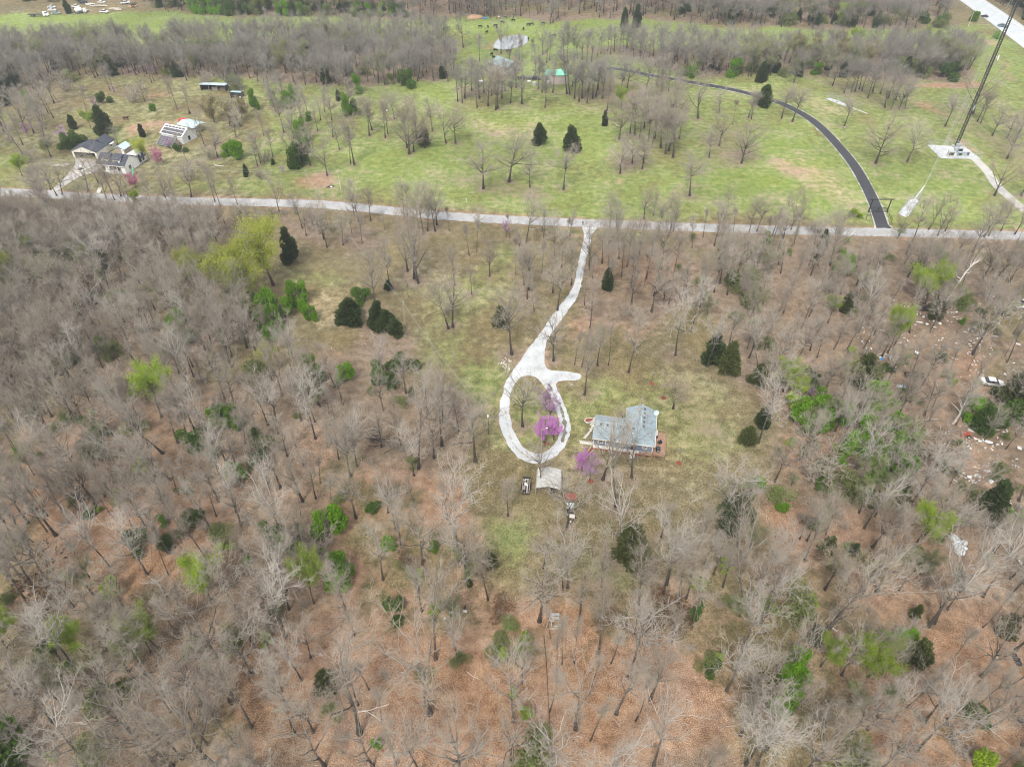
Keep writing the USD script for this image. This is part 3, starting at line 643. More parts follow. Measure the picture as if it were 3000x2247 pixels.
# bark and twig colours are the trees' own: dark furrowed trunks, grey-brown twigs, whitish limbs on some
def twig_mat(name, a, b):
    return usdkit.material(stage, L(name), {'oi': ('object_info', {}), 'r': ('rgb_ramp', {'ramp': [(0.0, a), (1.0, b)]}), 'p': ('diffuse_bsdf', {'roughness': 0.6})},
                           [('oi.random', 'r.fac'), ('r.color', 'p.color')], surface='p.BSDF')
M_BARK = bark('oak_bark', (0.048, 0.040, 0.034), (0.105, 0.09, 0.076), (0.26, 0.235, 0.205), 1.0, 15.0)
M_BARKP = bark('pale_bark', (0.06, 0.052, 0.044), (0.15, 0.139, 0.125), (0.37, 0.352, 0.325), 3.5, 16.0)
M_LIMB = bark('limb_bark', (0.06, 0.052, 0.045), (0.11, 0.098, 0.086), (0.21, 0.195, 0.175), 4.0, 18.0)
M_SNAG = plain('weathered_wood', (0.50, 0.46, 0.42), 0.9, 0.1, 0.15, 2.0)
M_TWIG = twig_mat('grey_twigs', (0.215, 0.188, 0.152), (0.32, 0.285, 0.236))
M_TWIGP = twig_mat('pale_twigs', (0.262, 0.236, 0.198), (0.36, 0.33, 0.285))
M_TWIGF = twig_mat('far_twigs', (0.165, 0.150, 0.130), (0.245, 0.225, 0.196))
M_TWIGB = twig_mat('brown_twigs', (0.19, 0.158, 0.122), (0.275, 0.233, 0.185))
M_CEDAR = leafy('cedar_foliage', [(0, (0.058, 0.082, 0.028)), (.5, (0.12, 0.15, 0.052)), (1, (0.215, 0.245, 0.095))], .4)
M_OLIVE = leafy('olive_foliage', [(0, (0.085, 0.10, 0.03)), (.5, (0.145, 0.165, 0.05)), (1, (0.21, 0.225, 0.085))], .3)
M_GREEN = leafy('fresh_green_leaves', [(0, (0.14, 0.28, 0.016)), (.5, (0.24, 0.44, 0.026)), (1, (0.36, 0.56, 0.06))], .45)
M_DEEP = leafy('deep_green_leaves', [(0, (0.07, 0.125, 0.022)), (.5, (0.125, 0.205, 0.036)), (1, (0.20, 0.29, 0.065))], .4)
M_LIME = leafy('lime_spring_leaves', [(0, (0.25, 0.35, 0.025)), (.5, (0.41, 0.50, 0.045)), (1, (0.56, 0.61, 0.10))], .45)
M_YELLOW = leafy('yellow_green_flowers', [(0, (0.34, 0.38, 0.05)), (.5, (0.47, 0.50, 0.085)), (1, (0.58, 0.60, 0.16))], .45)
M_SAGE = leafy('pale_sage_buds', [(0, (0.18, 0.215, 0.07)), (.5, (0.27, 0.30, 0.11)), (1, (0.37, 0.38, 0.18))], .4)
M_CREAM = leafy('cream_buds', [(0, (0.33, 0.27, 0.15)), (.5, (0.45, 0.38, 0.23)), (1, (0.58, 0.52, 0.36))], .35)
M_WILLOW = leafy('ochre_catkins', [(0, (0.20, 0.17, 0.06)), (.5, (0.32, 0.27, 0.10)), (1, (0.42, 0.36, 0.17))], .35)
M_MAGENTA = leafy('magenta_blossom', [(0, (0.52, 0.24, 0.50)), (.5, (0.68, 0.40, 0.67)), (1, (0.78, 0.58, 0.78))], .4)
M_PINK = leafy('rose_blossom', [(0, (0.52, 0.22, 0.32)), (.5, (0.64, 0.34, 0.45)), (1, (0.74, 0.50, 0.58))], .4)
M_LILAC = leafy('lilac_blossom', [(0, (0.46, 0.29, 0.45)), (.5, (0.56, 0.39, 0.55)), (1, (0.64, 0.48, 0.63))], .4)
M_BROWNL = leafy('withered_leaves', [(0, (0.14, 0.085, 0.05)), (.5, (0.22, 0.14, 0.085)), (1, (0.31, 0.215, 0.14))], .3)

UsdGeom.Scope.Define(stage, '/World/Kinds')
def proto(name, parts):
    """A class prim that copies refer to; never drawn itself."""
    p = f'/World/Kinds/{name}'
    stage.CreateClassPrim(p)
    for pn, mesh, mt in parts:
        usdkit.mesh(stage, f'{p}/{pn}', mesh, mt)
    return p

BARE = {}          # style -> [(class path, height)] per level of detail
def bare_kinds():
    i = 0
    for style, nvar in (('oak', 4), ('tall', 3), ('round', 2), ('fork', 2), ('pale', 3), ('slim', 3)):
        for lod in (0, 1, 2):
            for k in range(nvar if lod < 2 else max(1, nvar - 1)):
                i += 1
                h = {'oak': 16, 'tall': 18, 'round': 14, 'fork': 18, 'pale': 17, 'slim': 12}[style]
                tr, li, tw, _ = bare_tree(100 + i, h, lod, style)
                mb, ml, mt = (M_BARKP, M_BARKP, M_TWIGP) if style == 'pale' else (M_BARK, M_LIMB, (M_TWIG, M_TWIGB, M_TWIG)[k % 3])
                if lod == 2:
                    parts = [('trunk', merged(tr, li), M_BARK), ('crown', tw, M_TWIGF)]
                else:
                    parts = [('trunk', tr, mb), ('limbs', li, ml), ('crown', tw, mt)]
                BARE.setdefault((style, lod), []).append((proto(f'{style}_tree_{lod}_{k}', parts), h))
bare_kinds()

LEAFY = {}
def leafy_kinds():
    rng = np.random.default_rng(77)
    def airy(name, mats, h, style, n, size, jit, nv=2):
        for k in range(nv):
            tr, li, tw, P2 = bare_tree(500 + len(LEAFY) * 7 + k, h, 1, style)
            keep = meshkit.noise(P2[:, -1] / (h * .16), k + 3) > .36       # leaf out in tufts, with gaps between
            pts = along(rng, P2[keep], n); pts = pts[pts[:, 2] > h * .22]
            LEAFY.setdefault(name, []).append((proto(f'{name}_{k}', ([('trunk', merged(tr, li), M_BARK), ('twigs', tw, M_TWIG)] if 'redbud' not in name else [('trunk', merged(tr, li, tubes(P2, np.full(P2.shape[:2], .012), 3)), M_BARK)]) + [('crown', cards(rng, pts, size, jit), mats)]), h))
    airy('lime_tree', M_LIME, 13, 'oak', 11000, .21, .6)
    airy('budding_tree', M_YELLOW, 14, 'oak', 13000, .20, .75)
    airy('sage_tree', M_SAGE, 14, 'oak', 3000, .24, .5)
    airy('cream_tree', M_CREAM, 14, 'oak', 1700, .22, .35)
    airy('willow_tree', M_WILLOW, 12, 'round', 4200, .26, .55)
    airy('redbud_magenta', M_MAGENTA, 7, 'round', 10000, .095, .15)
    airy('redbud_pink', M_PINK, 6, 'round', 4500, .16, .2)
    airy('redbud_lilac', M_LILAC, 7, 'round', 4500, .095, .18)
    for k in range(3):
        LEAFY.setdefault('cedar', []).append((proto(f'cedar_{k}', list(zip(('trunk', 'crown'), cedar(31 + k, 8, (5.0, 5.8, 4.4)[k], 6500), (M_BARK, M_CEDAR)))), 8))
        LEAFY.setdefault('olive_cedar', []).append((proto(f'olive_cedar_{k}', list(zip(('trunk', 'crown'), cedar(41 + k, 4, (3.2, 3.6, 2.9)[k], 4200), (M_BARK, M_OLIVE)))), 4))
    def bush(name, mt, w, h, n, size, nl, conic, nv):
        for k in range(nv):
            r2 = np.random.default_rng(900 + len(LEAFY) * 11 + k)
            pts = lobed(r2, n, w, h, 0.0, nl, .6, conic)
            P0, R0 = stem(r2, h * .8, .05, 5)
            P1, R1 = spawn(r2, P0, R0, 16, .05, .9, 42, 10, h * .5, 4, .2, .12, .7, .012)
            P2, R2 = spawn(r2, P1, R1, 60, .1, 1, 42, 10, h * .3, 3, .1, .15, .7, .008)
            LEAFY.setdefault(name, []).append((proto(f'{name}_{k}', [('stems', merged(tubes(P0, R0, 5), tubes(P1, R1, 4), tubes(P2, R2, 3)), M_TWIGB), ('crown', cards(r2, pts, size, .06), mt)]), h))
    bush('green_bush', M_GREEN, 4.2, 4.5, 3400, .24, 9, .45, 3)
    bush('deep_bush', M_DEEP, 4.0, 3.4, 2600, .24, 8, .3, 3)
    bush('lime_bush', M_LIME, 2.6, 3.2, 1500, .22, 7, .4, 2)
    bush('sage_bush', M_SAGE, 4.5, 4.0, 1500, .22, 8, .3, 2)
    bush('brown_bush', M_BROWNL, 3.0, 2.0, 420, .16, 7, .2, 2)
    for k in range(3):            # leafless thicket
        r2 = np.random.default_rng(70 + k)
        base = np.zeros((14, 1, 3)); base[:, 0, :2] = r2.normal(size=(14, 2)) * .5
        d = unit(np.column_stack([r2.normal(size=(14, 2)) * .45, np.ones(14)]))
        P1 = base + d[:, None, :] * np.linspace(-.05, 3.2, 5)[None, :, None] + r2.normal(size=(14, 5, 3)) * .1
        R1 = np.repeat(np.linspace(.028, .01, 5)[None], 14, 0)
        P2, R2 = spawn(r2, P1, R1, 90, .1, 1, 42, 12, 1.3, 4, .1, .15, .7, .008)
        P3, R3 = spawn(r2, P2, R2, 480, .1, 1, 42, 12, .6, 3, .05, .2, .9, .008)
        LEAFY.setdefault('thicket', []).append((proto(f'thicket_{k}', [('stems', merged(tubes(P1, R1, 4), tubes(P2, R2, 3)), M_TWIGB), ('crown', tubes(P3, R3, 3), M_TWIG)]), 4))
leafy_kinds()

# ------------------------------------------------------------------ where the trees stand
RNG = np.random.default_rng(2024)
TREES = []        # (x, y, height, style, region, own label or None)
def hand(fn, region, rows):
    """rows: (u, v, height, style[, label]) with the trunk's foot as seen on the photograph."""
    for r in rows:
        (px,) = fn([(r[0], r[1])])
        x, y = G(*px)
        k = {'pasture': 1.0, 'mast pasture': 1.0, 'far pasture': .95, 'grove': .95, 'small grove': .95, 'roadside': .95, 'farm': .92}.get(region, .93)
        TREES.append((x, y, r[2] * k, r[3], region, r[4] if len(r) > 4 else None))
O, T_, R_, F_, P_, S_ = 'oak', 'tall', 'round', 'fork', 'pale', 'slim'
hand(c2, 'pasture', [
    (920, 1225, 17, O, 'wide crowned bare oak standing alone nearest the road, left of its twin in the pasture'), (1085, 1180, 18, O, 'wide crowned bare oak right beside its twin in the pasture above the road'),
    (1222, 1215, 12, T_, 'thin bare tree just right of the two wide oaks in the pasture'), (1440, 1230, 15, O, 'narrow crooked bare tree below the two dark cedars in the pasture'), (1805, 1125, 11, R_, 'low round bare tree at the left foot of the grove, right of the two cedars'),
    (590, 850, 14, T_, 'straight bare tree right of the thicket clump in the left pasture'), (680, 930, 14, F_, 'forked bare tree beside the brushy clump, third from it in the left pasture'), (740, 930, 14, O, 'full crowned bare tree at the right end of the left pasture row'),
    (183, 880, 15, T_), (200, 845, 14, T_), (285, 895, 15, T_), (303, 870, 13, T_), (345, 775, 12, O), (440, 1000, 17, F_), (490, 900, 14, O), (540, 960, 10, R_), (425, 960, 15, T_), (470, 985, 11, R_), (85, 1070, 18, T_), (60, 1060, 15, S_),
    (1320, 700, 15, T_), (1170, 675, 16, F_, 'leaning forked bare tree left below the green roofed barn'), (1325, 660, 13, O), (1275, 580, 14, T_), (1300, 600, 13, T_), (1370, 600, 15, T_)])
hand(c2, 'grove', [(755, 660, 15, T_), (785, 670, 15, T_), (800, 640, 15, O), (880, 700, 16, T_), (950, 690, 15, O), (1000, 715, 17, T_), (1013, 705, 17, O), (1095, 670, 15, T_), (925, 600, 15, O), (845, 590, 14, T_), (1040, 640, 15, O), (975, 620, 15, T_), (895, 640, 14, O), (1135, 560, 14, F_), (1060, 590, 14, T_),
    (1462, 610, 20, T_), (1480, 615, 17, T_), (1510, 640, 16, O), (1540, 660, 16, T_), (1560, 640, 15, O), (1590, 670, 16, T_), (1630, 640, 16, O), (1650, 630, 15, T_), (1690, 640, 16, O), (1600, 600, 16, O), (1720, 720, 15, T_), (1970, 625, 17, O), (2080, 600, 14, F_), (2120, 590, 13, O), (1740, 600, 16, O), (1800, 620, 16, T_), (1850, 590, 15, O),
    (1800, 905, 15, O), (1870, 870, 16, T_), (1900, 880, 16, O), (1930, 900, 15, T_), (1990, 920, 16, O), (2010, 960, 15, T_), (2030, 900, 17, T_), (2070, 960, 16, O), (2100, 1000, 17, T_), (2120, 980, 17, O), (2150, 1020, 16, O), (2190, 900, 15, T_), (1885, 1060, 12, R_), (1950, 1095, 12, O), (1960, 1060, 13, T_), (2000, 800, 15, O), (2100, 830, 15, O), (2160, 780, 14, F_)])
hand(c2, 'far pasture', [(790, 310, 17, O), (895, 400, 13, T_), (1035, 350, 16, F_), (1097, 425, 13, F_), (1152, 385, 12, T_), (1172, 400, 12, S_), (1235, 395, 12, S_), (1258, 415, 11, S_), (1305, 355, 15, F_), (1330, 410, 13, O), (1350, 390, 13, T_), (1423, 380, 12, O), (1440, 370, 16, O), (1465, 400, 18, T_), (1255, 490, 12, F_), (1133, 570, 13, F_), (1355, 155, 15, O), (1372, 150, 14, F_), (1505, 380, 13, T_), (1530, 380, 14, F_), (1560, 390, 14, O), (1590, 395, 14, T_), (1620, 400, 14, F_)])
hand(c2, 'roadside', [(85, 1400, 13, T_), (115, 1440, 13, O), (190, 1430, 12, T_), (410, 1420, 13, O), (430, 1400, 12, T_), (500, 1480, 14, O), (535, 1520, 16, F_), (560, 1500, 14, T_), (610, 1500, 15, F_), (620, 1460, 13, O), (700, 1500, 9, S_), (890, 1480, 8, P_), (1090, 1545, 9, S_), (1310, 1545, 12, P_), (1300, 1500, 9, S_), (1460, 1545, 9, S_), (1480, 1530, 10, T_), (1740, 1480, 12, O), (1780, 1480, 10, T_), (1960, 1420, 11, O), (2020, 1400, 9, T_), (2120, 1530, 13, F_), (2150, 1500, 12, O)])
hand(c3, 'mast pasture', [(100, 770, 16, F_, 'tall forked bare tree left of the black drive where it passes the dark cedar'), (235, 730, 9, O), (320, 810, 10, S_), (425, 765, 11, T_), (445, 775, 11, T_), (640, 770, 12, O, 'bare tree close below the black drive, left of a matching one'), (710, 790, 14, O, 'taller bare tree overhanging the black drive, right of a matching one'), (235, 945, 13, O), (170, 1025, 12, T_), (380, 1060, 16, R_, 'broom shaped bare tree on brown leaves left of the bend of the black drive'), (45, 1270, 14, O, 'rounded bare tree just above the road, left of the black drive'),
    (720, 540, 13, R_, 'rounded bare tree in front of the wood edge beyond the black drive'), (970, 560, 13, R_, 'lone rounded bare tree left of the small grove beyond the black drive'), (1045, 825, 12, O, 'leafless tree with a white stone at its foot right of the black drive'), (1250, 1060, 17, R_, 'largest broad domed bare tree right of the black drive'), (1455, 1050, 13, O, 'leaning bare tree between the broad domed tree and the mast compound'), (1700, 820, 13, O, 'spreading bare oak beside the dirt track above the mast compound'), (1880, 740, 18, F_, 'tall forked bare tree behind the mast, beside the dirt track'), (1910, 790, 12, T_), (1930, 800, 12, T_), (2005, 880, 11, O), (2100, 1030, 14, O, 'bare oak right of the fenced mast compound'), (2020, 1270, 14, F_, 'leaning bare oak beside the gravel track below the mast compound'), (2190, 1270, 12, O), (2100, 900, 10, O), (2170, 880, 12, O)])
hand(c3, 'small grove', [(1045, 605, 13, T_), (1090, 600, 14, T_), (1115, 595, 14, O), (1145, 580, 14, T_), (1160, 590, 13, T_), (1200, 640, 14, O), (1230, 600, 14, O), (1280, 610, 15, T_), (1310, 700, 13, F_), (1350, 710, 13, F_), (1400, 710, 14, R_), (1440, 700, 12, F_), (1380, 650, 14, O), (1330, 640, 14, O)])
hand(c3, 'roadside', [(130, 1540, 12, S_), (260, 1480, 13, O), (330, 1500, 10, S_), (430, 1510, 12, T_), (480, 1500, 11, O), (580, 1530, 12, T_), (650, 1545, 14, F_), (700, 1490, 12, F_), (740, 1500, 12, O), (1000, 1520, 9, O), (1400, 1530, 9, F_), (1590, 1490, 12, F_), (1650, 1530, 12, F_), (1700, 1500, 10, O), (1950, 1540, 13, F_), (1980, 1530, 12, O), (2060, 1500, 11, O), (2150, 1520, 11, F_)])
hand(m2, 'drive wood', [(225, 440, 18, O, 'bare oak between the round cedar bush and the utility pole left of the drive'), (315, 310, 16, T_, 'dark trunked tree with a clump of evergreen at its foot on the left slope'), (435, 380, 7, S_), (470, 260, 20, F_), (490, 270, 20, F_), (500, 290, 19, T_), (430, 210, 17, F_), (695, 580, 16, F_, 'many stemmed bare tree alone on the dry grass left of the drive'), (722, 573, 17, O), (845, 360, 10, T_, 'small lone bare tree on the grass strip left of the drive'), (735, 300, 13, T_), (960, 245, 13, O, 'slim crowned lone bare tree on the mown strip below the road'), (830, 110, 14, S_), (877, 85, 14, S_), (1205, 390, 17, T_), (1215, 330, 16, O), (1250, 470, 14, S_), (1105, 750, 22, O, 'tall layered bare oak left of the throat of the gravel loop'), (1370, 350, 15, T_), (1400, 465, 15, O, 'rounded bare tree right against the left verge of the drive'), (1300, 220, 14, S_), (1490, 300, 15, T_), (1425, 190, 14, T_), (1380, 110, 14, O), (1575, 430, 13, S_), (1610, 580, 16, T_), (1605, 200, 14, O), (1130, 230, 13, S_), (1185, 300, 13, T_),
    (1720, 340, 17, T_), (1815, 250, 18, T_), (1975, 260, 18, T_), (2010, 475, 18, O), (2025, 370, 16, T_), (2090, 395, 15, S_), (2120, 420, 12, S_), (1880, 430, 15, O), (1730, 250, 18, O), (1850, 180, 17, T_), (1920, 160, 16, T_), (2070, 200, 17, O), (2150, 250, 17, T_), (1800, 130, 17, O), (1690, 160, 15, T_), (2190, 400, 13, S_),
    (1375, 790, 15, O, 'bare tree right of the throat where the drive meets the gravel loop'), (1510, 815, 13, S_), (1558, 830, 13, T_), (1660, 820, 15, T_), (1730, 820, 14, S_), (1860, 865, 18, T_), (2165, 755, 20, P_, 'whitish limbed tree at the right edge of the dry lawn above the house'), (1575, 1010, 20, T_, 'stout lone bare tree between the gravel spur and the house')])
hand(m2, 'loop', [(1175, 1215, 16, O, 'bare spreading tree standing inside the gravel loop')])
hand(m2, 'left of loop', [(870, 1440, 19, O, 'leafless oak over brown leaves just left of the gravel loop'), (650, 1340, 19, O), (660, 1180, 18, O), (470, 1535, 17, P_), (500, 1490, 21, F_), (125, 1175, 9, S_), (10, 1070, 13, T_), (60, 1540, 17, O), (275, 940, 15, P_, 'pale leafless tree over dark green shrubs left of the orange track'), (260, 1350, 12, O), (340, 1200, 12, S_), (420, 1000, 14, O), (560, 1130, 15, O), (600, 1420, 15, O), (760, 1250, 14, T_)])
hand(m2, 'lawn', [(2010, 930, 4.5, S_, 'small bare ornamental tree in a ring of red mulch above the house'), (2090, 1025, 6, S_, 'small bare sapling in a ring of red mulch beside the cream tree'), (2190, 1450, 5, S_, 'lone sapling in a ring of red mulch right of the deck'), (1695, 1560, 17, F_, 'big forked dark tree on the lawn below the house front'), (1880, 1548, 16, F_, 'dark forked tree standing right below the deck steps'), (1290, 1600, 13, O, 'bare tree between the white carport and the loop')])
hand(b2, 'bottom centre', [(85, 230, 15, O), (310, 300, 15, P_), (955, 215, 12, T_, 'small bare tree on the grass below the loaded trailer'), (675, 500, 25, P_, 'very tall pale crooked tree left of the green clearing'), (715, 585, 18, O), (1290, 290, 16, O, 'bare oak in front of the small buggy and cart'), (1295, 630, 17, P_, 'white limbed tree at the lower edge of the lawn'), (1490, 625, 14, T_), (1157, 515, 11, O), (1135, 820, 18, O), (1705, 720, 17, T_), (1845, 660, 22, P_), (1865, 610, 18, T_), (1940, 695, 16, T_), (1470, 1015, 19, T_), (1645, 1140, 26, P_), (1335, 1060, 14, S_), (1265, 1070, 15, S_), (1235, 1130, 15, S_), (1200, 920, 11, S_), (1545, 1060, 15, S_), (1430, 1190, 13, S_), (1345, 1435, 19, F_), (1190, 1340, 17, S_), (1575, 1350, 21, T_), (1685, 1390, 15, S_), (1770, 1265, 18, T_), (1425, 1505, 16, S_), (505, 1345, 26, F_, 'very large many forked dark tree on rust leaves at bottom centre'), (540, 1040, 18, F_), (985, 1390, 19, P_, 'stout white limbed tree with ivy green shoots at bottom centre'), (230, 1390, 13, S_), (105, 1460, 24, F_), (95, 1300, 18, P_), (160, 1210, 14, S_), (180, 1650, 15, F_), (1790, 1650, 20, P_), (35, 780, 16, T_), (310, 1640, 14, T_), (1830, 340, 12, T_), (1270, 640, 12, T_), (1575, 165, 19, F_, 'forked tree rising behind the dark cedar below the house'), (1583, 455, 20, P_, 'silver limbed tree spread in front of the dark cedar below the lawn'), (450, 1700, 17, P_), (700, 1750, 18, O), (1200, 1760, 17, P_), (1500, 1800, 18, P_)])
hand(b1, 'bottom left', [(1810, 120, 14, T_), (1255, 135, 16, O), (600, 105, 14, T_), (550, 150, 17, O), (270, 215, 18, T_), (165, 150, 13, T_), (320, 330, 18, O), (395, 225, 12, S_), (175, 430, 18, T_), (190, 365, 15, S_), (280, 490, 13, S_), (845, 555, 18, P_, 'pale limbed tree rooted in the middle of the rust red leaf clearing at left'), (965, 555, 15, S_, 'dark leaning trunk beside the pale limbed tree in the rust red clearing'), (970, 430, 18, O), (1035, 305, 14, T_), (1240, 220, 13, T_), (1380, 270, 15, T_), (1060, 440, 11, S_), (515, 570, 13, S_), (205, 650, 19, T_), (175, 730, 20, T_), (420, 740, 14, O), (960, 690, 8, P_), (1635, 380, 19, P_), (1640, 650, 17, O), (1640, 910, 18, P_), (1250, 1040, 20, R_), (1440, 1430, 18, T_), (1330, 1300, 16, S_), (1320, 1280, 15, O), (1640, 1290, 16, T_), (910, 1650, 21, O), (1235, 1650, 21, F_), (1045, 1610, 16, T_), (990, 1650, 17, O), (570, 1480, 14, S_), (500, 1650, 19, P_), (440, 1110, 21, P_, 'biggest white limbed tree in the lower left wood'), (1685, 1460, 16, T_), (1860, 1650, 18, F_), (640, 900, 16, R_), (300, 1400, 16, P_), (700, 1300, 15, O), (1150, 1300, 17, O)])
hand(b3, 'bottom right', [(350, 760, 20, F_, 'left of two dark trunks sharing one foot at lower right'), (367, 752, 21, T_, 'right of two dark trunks sharing one foot at lower right'), (450, 830, 17, P_), (800, 920, 21, F_, 'dark forked tree with a round evergreen at its foot at lower right'), (830, 870, 18, F_), (1110, 650, 17, F_), (1410, 850, 21, P_), (1440, 830, 20, F_), (1890, 860, 19, F_), (250, 1220, 17, P_), (340, 980, 18, P_), (1340, 1560, 21, P_), (1660, 1430, 18, T_), (210, 260, 20, P_, 'white limbed tree in front of the dark cedar right of the lawn'), (1300, 170, 18, P_), (700, 470, 17, T_), (710, 360, 14, T_), (820, 320, 13, T_), (670, 350, 12, T_), (980, 1060, 14, O), (1180, 1310, 13, S_), (1280, 1310, 12, S_), (1510, 1380, 15, S_), (1570, 1260, 14, S_), (1690, 1300, 15, S_), (360, 1640, 18, P_), (430, 1640, 17, P_), (940, 1490, 15, O), (800, 1560, 15, T_), (20, 690, 17, T_), (75, 440, 16, T_), (120, 490, 12, S_), (910, 1130, 12, O), (1480, 1110, 14, S_), (1720, 680, 19, P_), (1600, 640, 17, P_), (1850, 1200, 14, S_)])
hand(m3, 'right wood', [(55, 600, 18, P_), (20, 400, 16, T_), (110, 440, 17, T_), (240, 290, 16, T_), (430, 770, 14, O), (530, 720, 14, T_), (490, 1320, 21, P_, 'wide white limbed tree at the right rim of the lawn'), (980, 1450, 21, P_, 'widest white limbed tree in front of the bright green thicket'), (1150, 1560, 17, P_), (920, 1010, 14, O), (740, 800, 15, O), (1025, 360, 15, T_), (1370, 690, 14, T_), (1290, 760, 14, T_), (1880, 750, 19, O), (1720, 890, 14, T_), (2100, 800, 15, T_), (1490, 860, 11, F_), (1260, 960, 14, S_), (1330, 930, 14, T_), (1830, 1020, 14, T_), (700, 350, 16, T_), (300, 700, 14, T_), (160, 830, 17, P_, 'leafless white branched tree in front of the dark cedar at the lawn corner'), (2060, 500, 15, T_), (1960, 600, 15, T_), (1580, 340, 16, F_)])
hand(c1, 'farm', [(785, 1275, 13, F_), (690, 1290, 12, F_), (570, 1240, 13, F_), (330, 1230, 12, F_), (370, 1270, 13, T_), (405, 1265, 12, O), (745, 1300, 13, T_), (985, 1330, 13, T_), (1100, 1350, 13, O), (1150, 1360, 12, F_), (1240, 1280, 14, F_), (1395, 1310, 15, T_), (1430, 1340, 14, T_), (1540, 1330, 11, T_), (1810, 1370, 13, F_), (1960, 1480, 14, T_), (330, 1020, 13, O, 'bare oak left of the farm garage'), (740, 600, 13, T_), (715, 590, 12, T_), (940, 660, 9, O), (1150, 710, 15, T_), (1230, 735, 13, T_), (1585, 680, 13, T_), (1140, 500, 13, P_), (560, 720, 11, S_), (1530, 890, 11, R_, 'dense dark crowned tree beside the ochre willow'), (1330, 950, 13, F_), (1410, 1020, 13, O), (1220, 1060, 13, S_), (1690, 1060, 13, T_), (1770, 1020, 12, T_), (1560, 820, 11, O), (2120, 1140, 13, F_), (770, 950, 8, O), (520, 490, 15, T_), (240, 560, 15, T_), (60, 900, 14, F_), (150, 1000, 12, O), (30, 860, 13, O), (2150, 780, 14, O), (2060, 850, 12, T_), (640, 1190, 10, F_), (1670, 1080, 12, O), (1710, 880, 11, T_), (2000, 760, 14, T_), (1840, 650, 13, T_), (950, 480, 15, O), (1000, 530, 14, T_), (985, 540, 15, T_), (1740, 560, 14, T_)])

# zones: (region, outline px, one tree per that many square metres, heights, styles with weights)
MIX = ((O, .34), (T_, .26), (F_, .10), (P_, .10), (S_, .20))
MIXD = ((O, .40), (T_, .26), (F_, .10), (P_, .06), (S_, .18))
ZONES = [
    ('left wood', [(-250, 585), (0, 590), (450, 612), (845, 628), (780, 670), (650, 700), (640, 860), (760, 980), (860, 1040), (1020, 1140), (1070, 1300), (1030, 1500), (980, 1650), (960, 1800), (900, 2000), (950, 2300), (950, 3000), (-700, 3000), (-500, 585)], 18, (10.5, 16), MIX),
    ('left wood', [(-200, 600), (0, 605), (450, 630), (640, 700), (640, 860), (760, 980), (860, 1040), (960, 1180), (700, 1330), (0, 1330), (-300, 1330)], 17, (10, 15.5), MIX),
    ('centre left', [(1070, 1150), (1380, 1220), (1400, 1330), (1340, 1400), (1380, 1600), (1450, 1700), (1480, 2300), (950, 2300), (900, 2000), (980, 1650), (1030, 1500), (1070, 1300)], 65, (11, 15), MIX),
    ('bottom centre', [(1550, 1760), (2000, 1750), (2150, 2300), (2300, 3000), (900, 3000), (950, 2250), (1480, 2250)], 95, (11, 15), MIX),
    ('right wood', [(1965, 690), (3300, 705), (4000, 3000), (2200, 3000), (2080, 2200), (2020, 1900), (2010, 1750), (2090, 1600), (2090, 1480), (2250, 1360), (2300, 1250), (2240, 1180), (2200, 1080), (2100, 990), (2060, 930), (2010, 850), (1960, 760)], 25, (9.5, 15), MIX),
    ('drive wood', [(1745, 690), (1965, 690), (1970, 820), (1900, 880), (1730, 860), (1730, 780)], 45, (11, 15.5), MIXD),
    ('drive left', [(1500, 690), (1690, 680), (1670, 840), (1560, 930), (1480, 860)], 130, (12, 16), MIXD),
    ('left slope', [(850, 640), (1130, 650), (1140, 700), (980, 740), (880, 700)], 55, (12, 16), MIXD),
    ('far left wood', [(-150, 160), (100, 150), (500, 138), (750, 118), (1000, 102), (1250, 95), (1330, 118), (1345, 185), (1325, 240), (1200, 245), (1000, 262), (800, 245), (640, 228), (540, 238), (400, 225), (230, 232), (120, 262), (0, 330), (-150, 340)], 19, (10, 14), MIXD),
    ('farm', [(-120, 330), (0, 330), (120, 262), (180, 290), (160, 400), (60, 440), (-120, 480)], 45, (11, 15), MIXD),
    ('farm', [(560, 300), (950, 250), (1040, 290), (1010, 420), (960, 520), (860, 500), (800, 380), (640, 330)], 100, (9, 14), MIXD),
    ('far right wood', [(1690, 155), (1850, 140), (2100, 152), (2400, 150), (2620, 150), (2780, 155), (2850, 170), (2850, 228), (2700, 235), (2500, 222), (2360, 225), (2200, 225), (2050, 222), (1990, 215), (1900, 190), (1800, 168), (1700, 168)], 19, (10, 13.5), MIXD),
    ('middle grove', [(1650, 235), (1780, 200), (1890, 190), (1990, 245), (1900, 275), (1780, 300), (1660, 290)], 110, (13, 16), MIXD),
    ('middle grove', [(1850, 410), (1990, 370), (2030, 300), (1960, 280), (1900, 330), (1860, 370)], 110, (13, 16), MIXD),
    ('far wood', [(-350, -170), (-350, -20), (180, 2), (420, 6), (480, 38), (1000, 45), (1150, 55), (1400, 55), (1600, 60), (2000, 72), (2200, 80), (2400, 86), (2650, 89), (2770, 80), (2835, 30), (2800, -60), (2700, -170)], 30, (12, 16), MIXD),
    ('far wood', [(2905, 10), (2960, 52), (3120, 125), (3300, 150), (3300, -170), (2830, -170), (2870, -30)], 26, (12, 16), MIXD),
    ('roadside', [(-200, 553), (0, 553), (450, 572), (900, 588), (900, 583), (450, 567), (0, 545), (-200, 540)], 24, (9, 13), ((F_, .4), (T_, .4), (S_, .2))),
    ('roadside', [(1900, 672), (3200, 705), (3200, 716), (1900, 682)], 26, (9, 13), ((F_, .3), (O, .3), (S_, .4))),
]
KEEP_OUT = [ROAD_POLY.buffer(1.2), DRIVE.buffer(1.5), BLACK_POLY.buffer(1.0), HWY_POLY.buffer(5), PAD.buffer(2), PATH_R.buffer(1), YARD_L.buffer(1.5), POND.buffer(2)]
def px_poly(pts):
    return Polygon(GP(pts)).buffer(0)
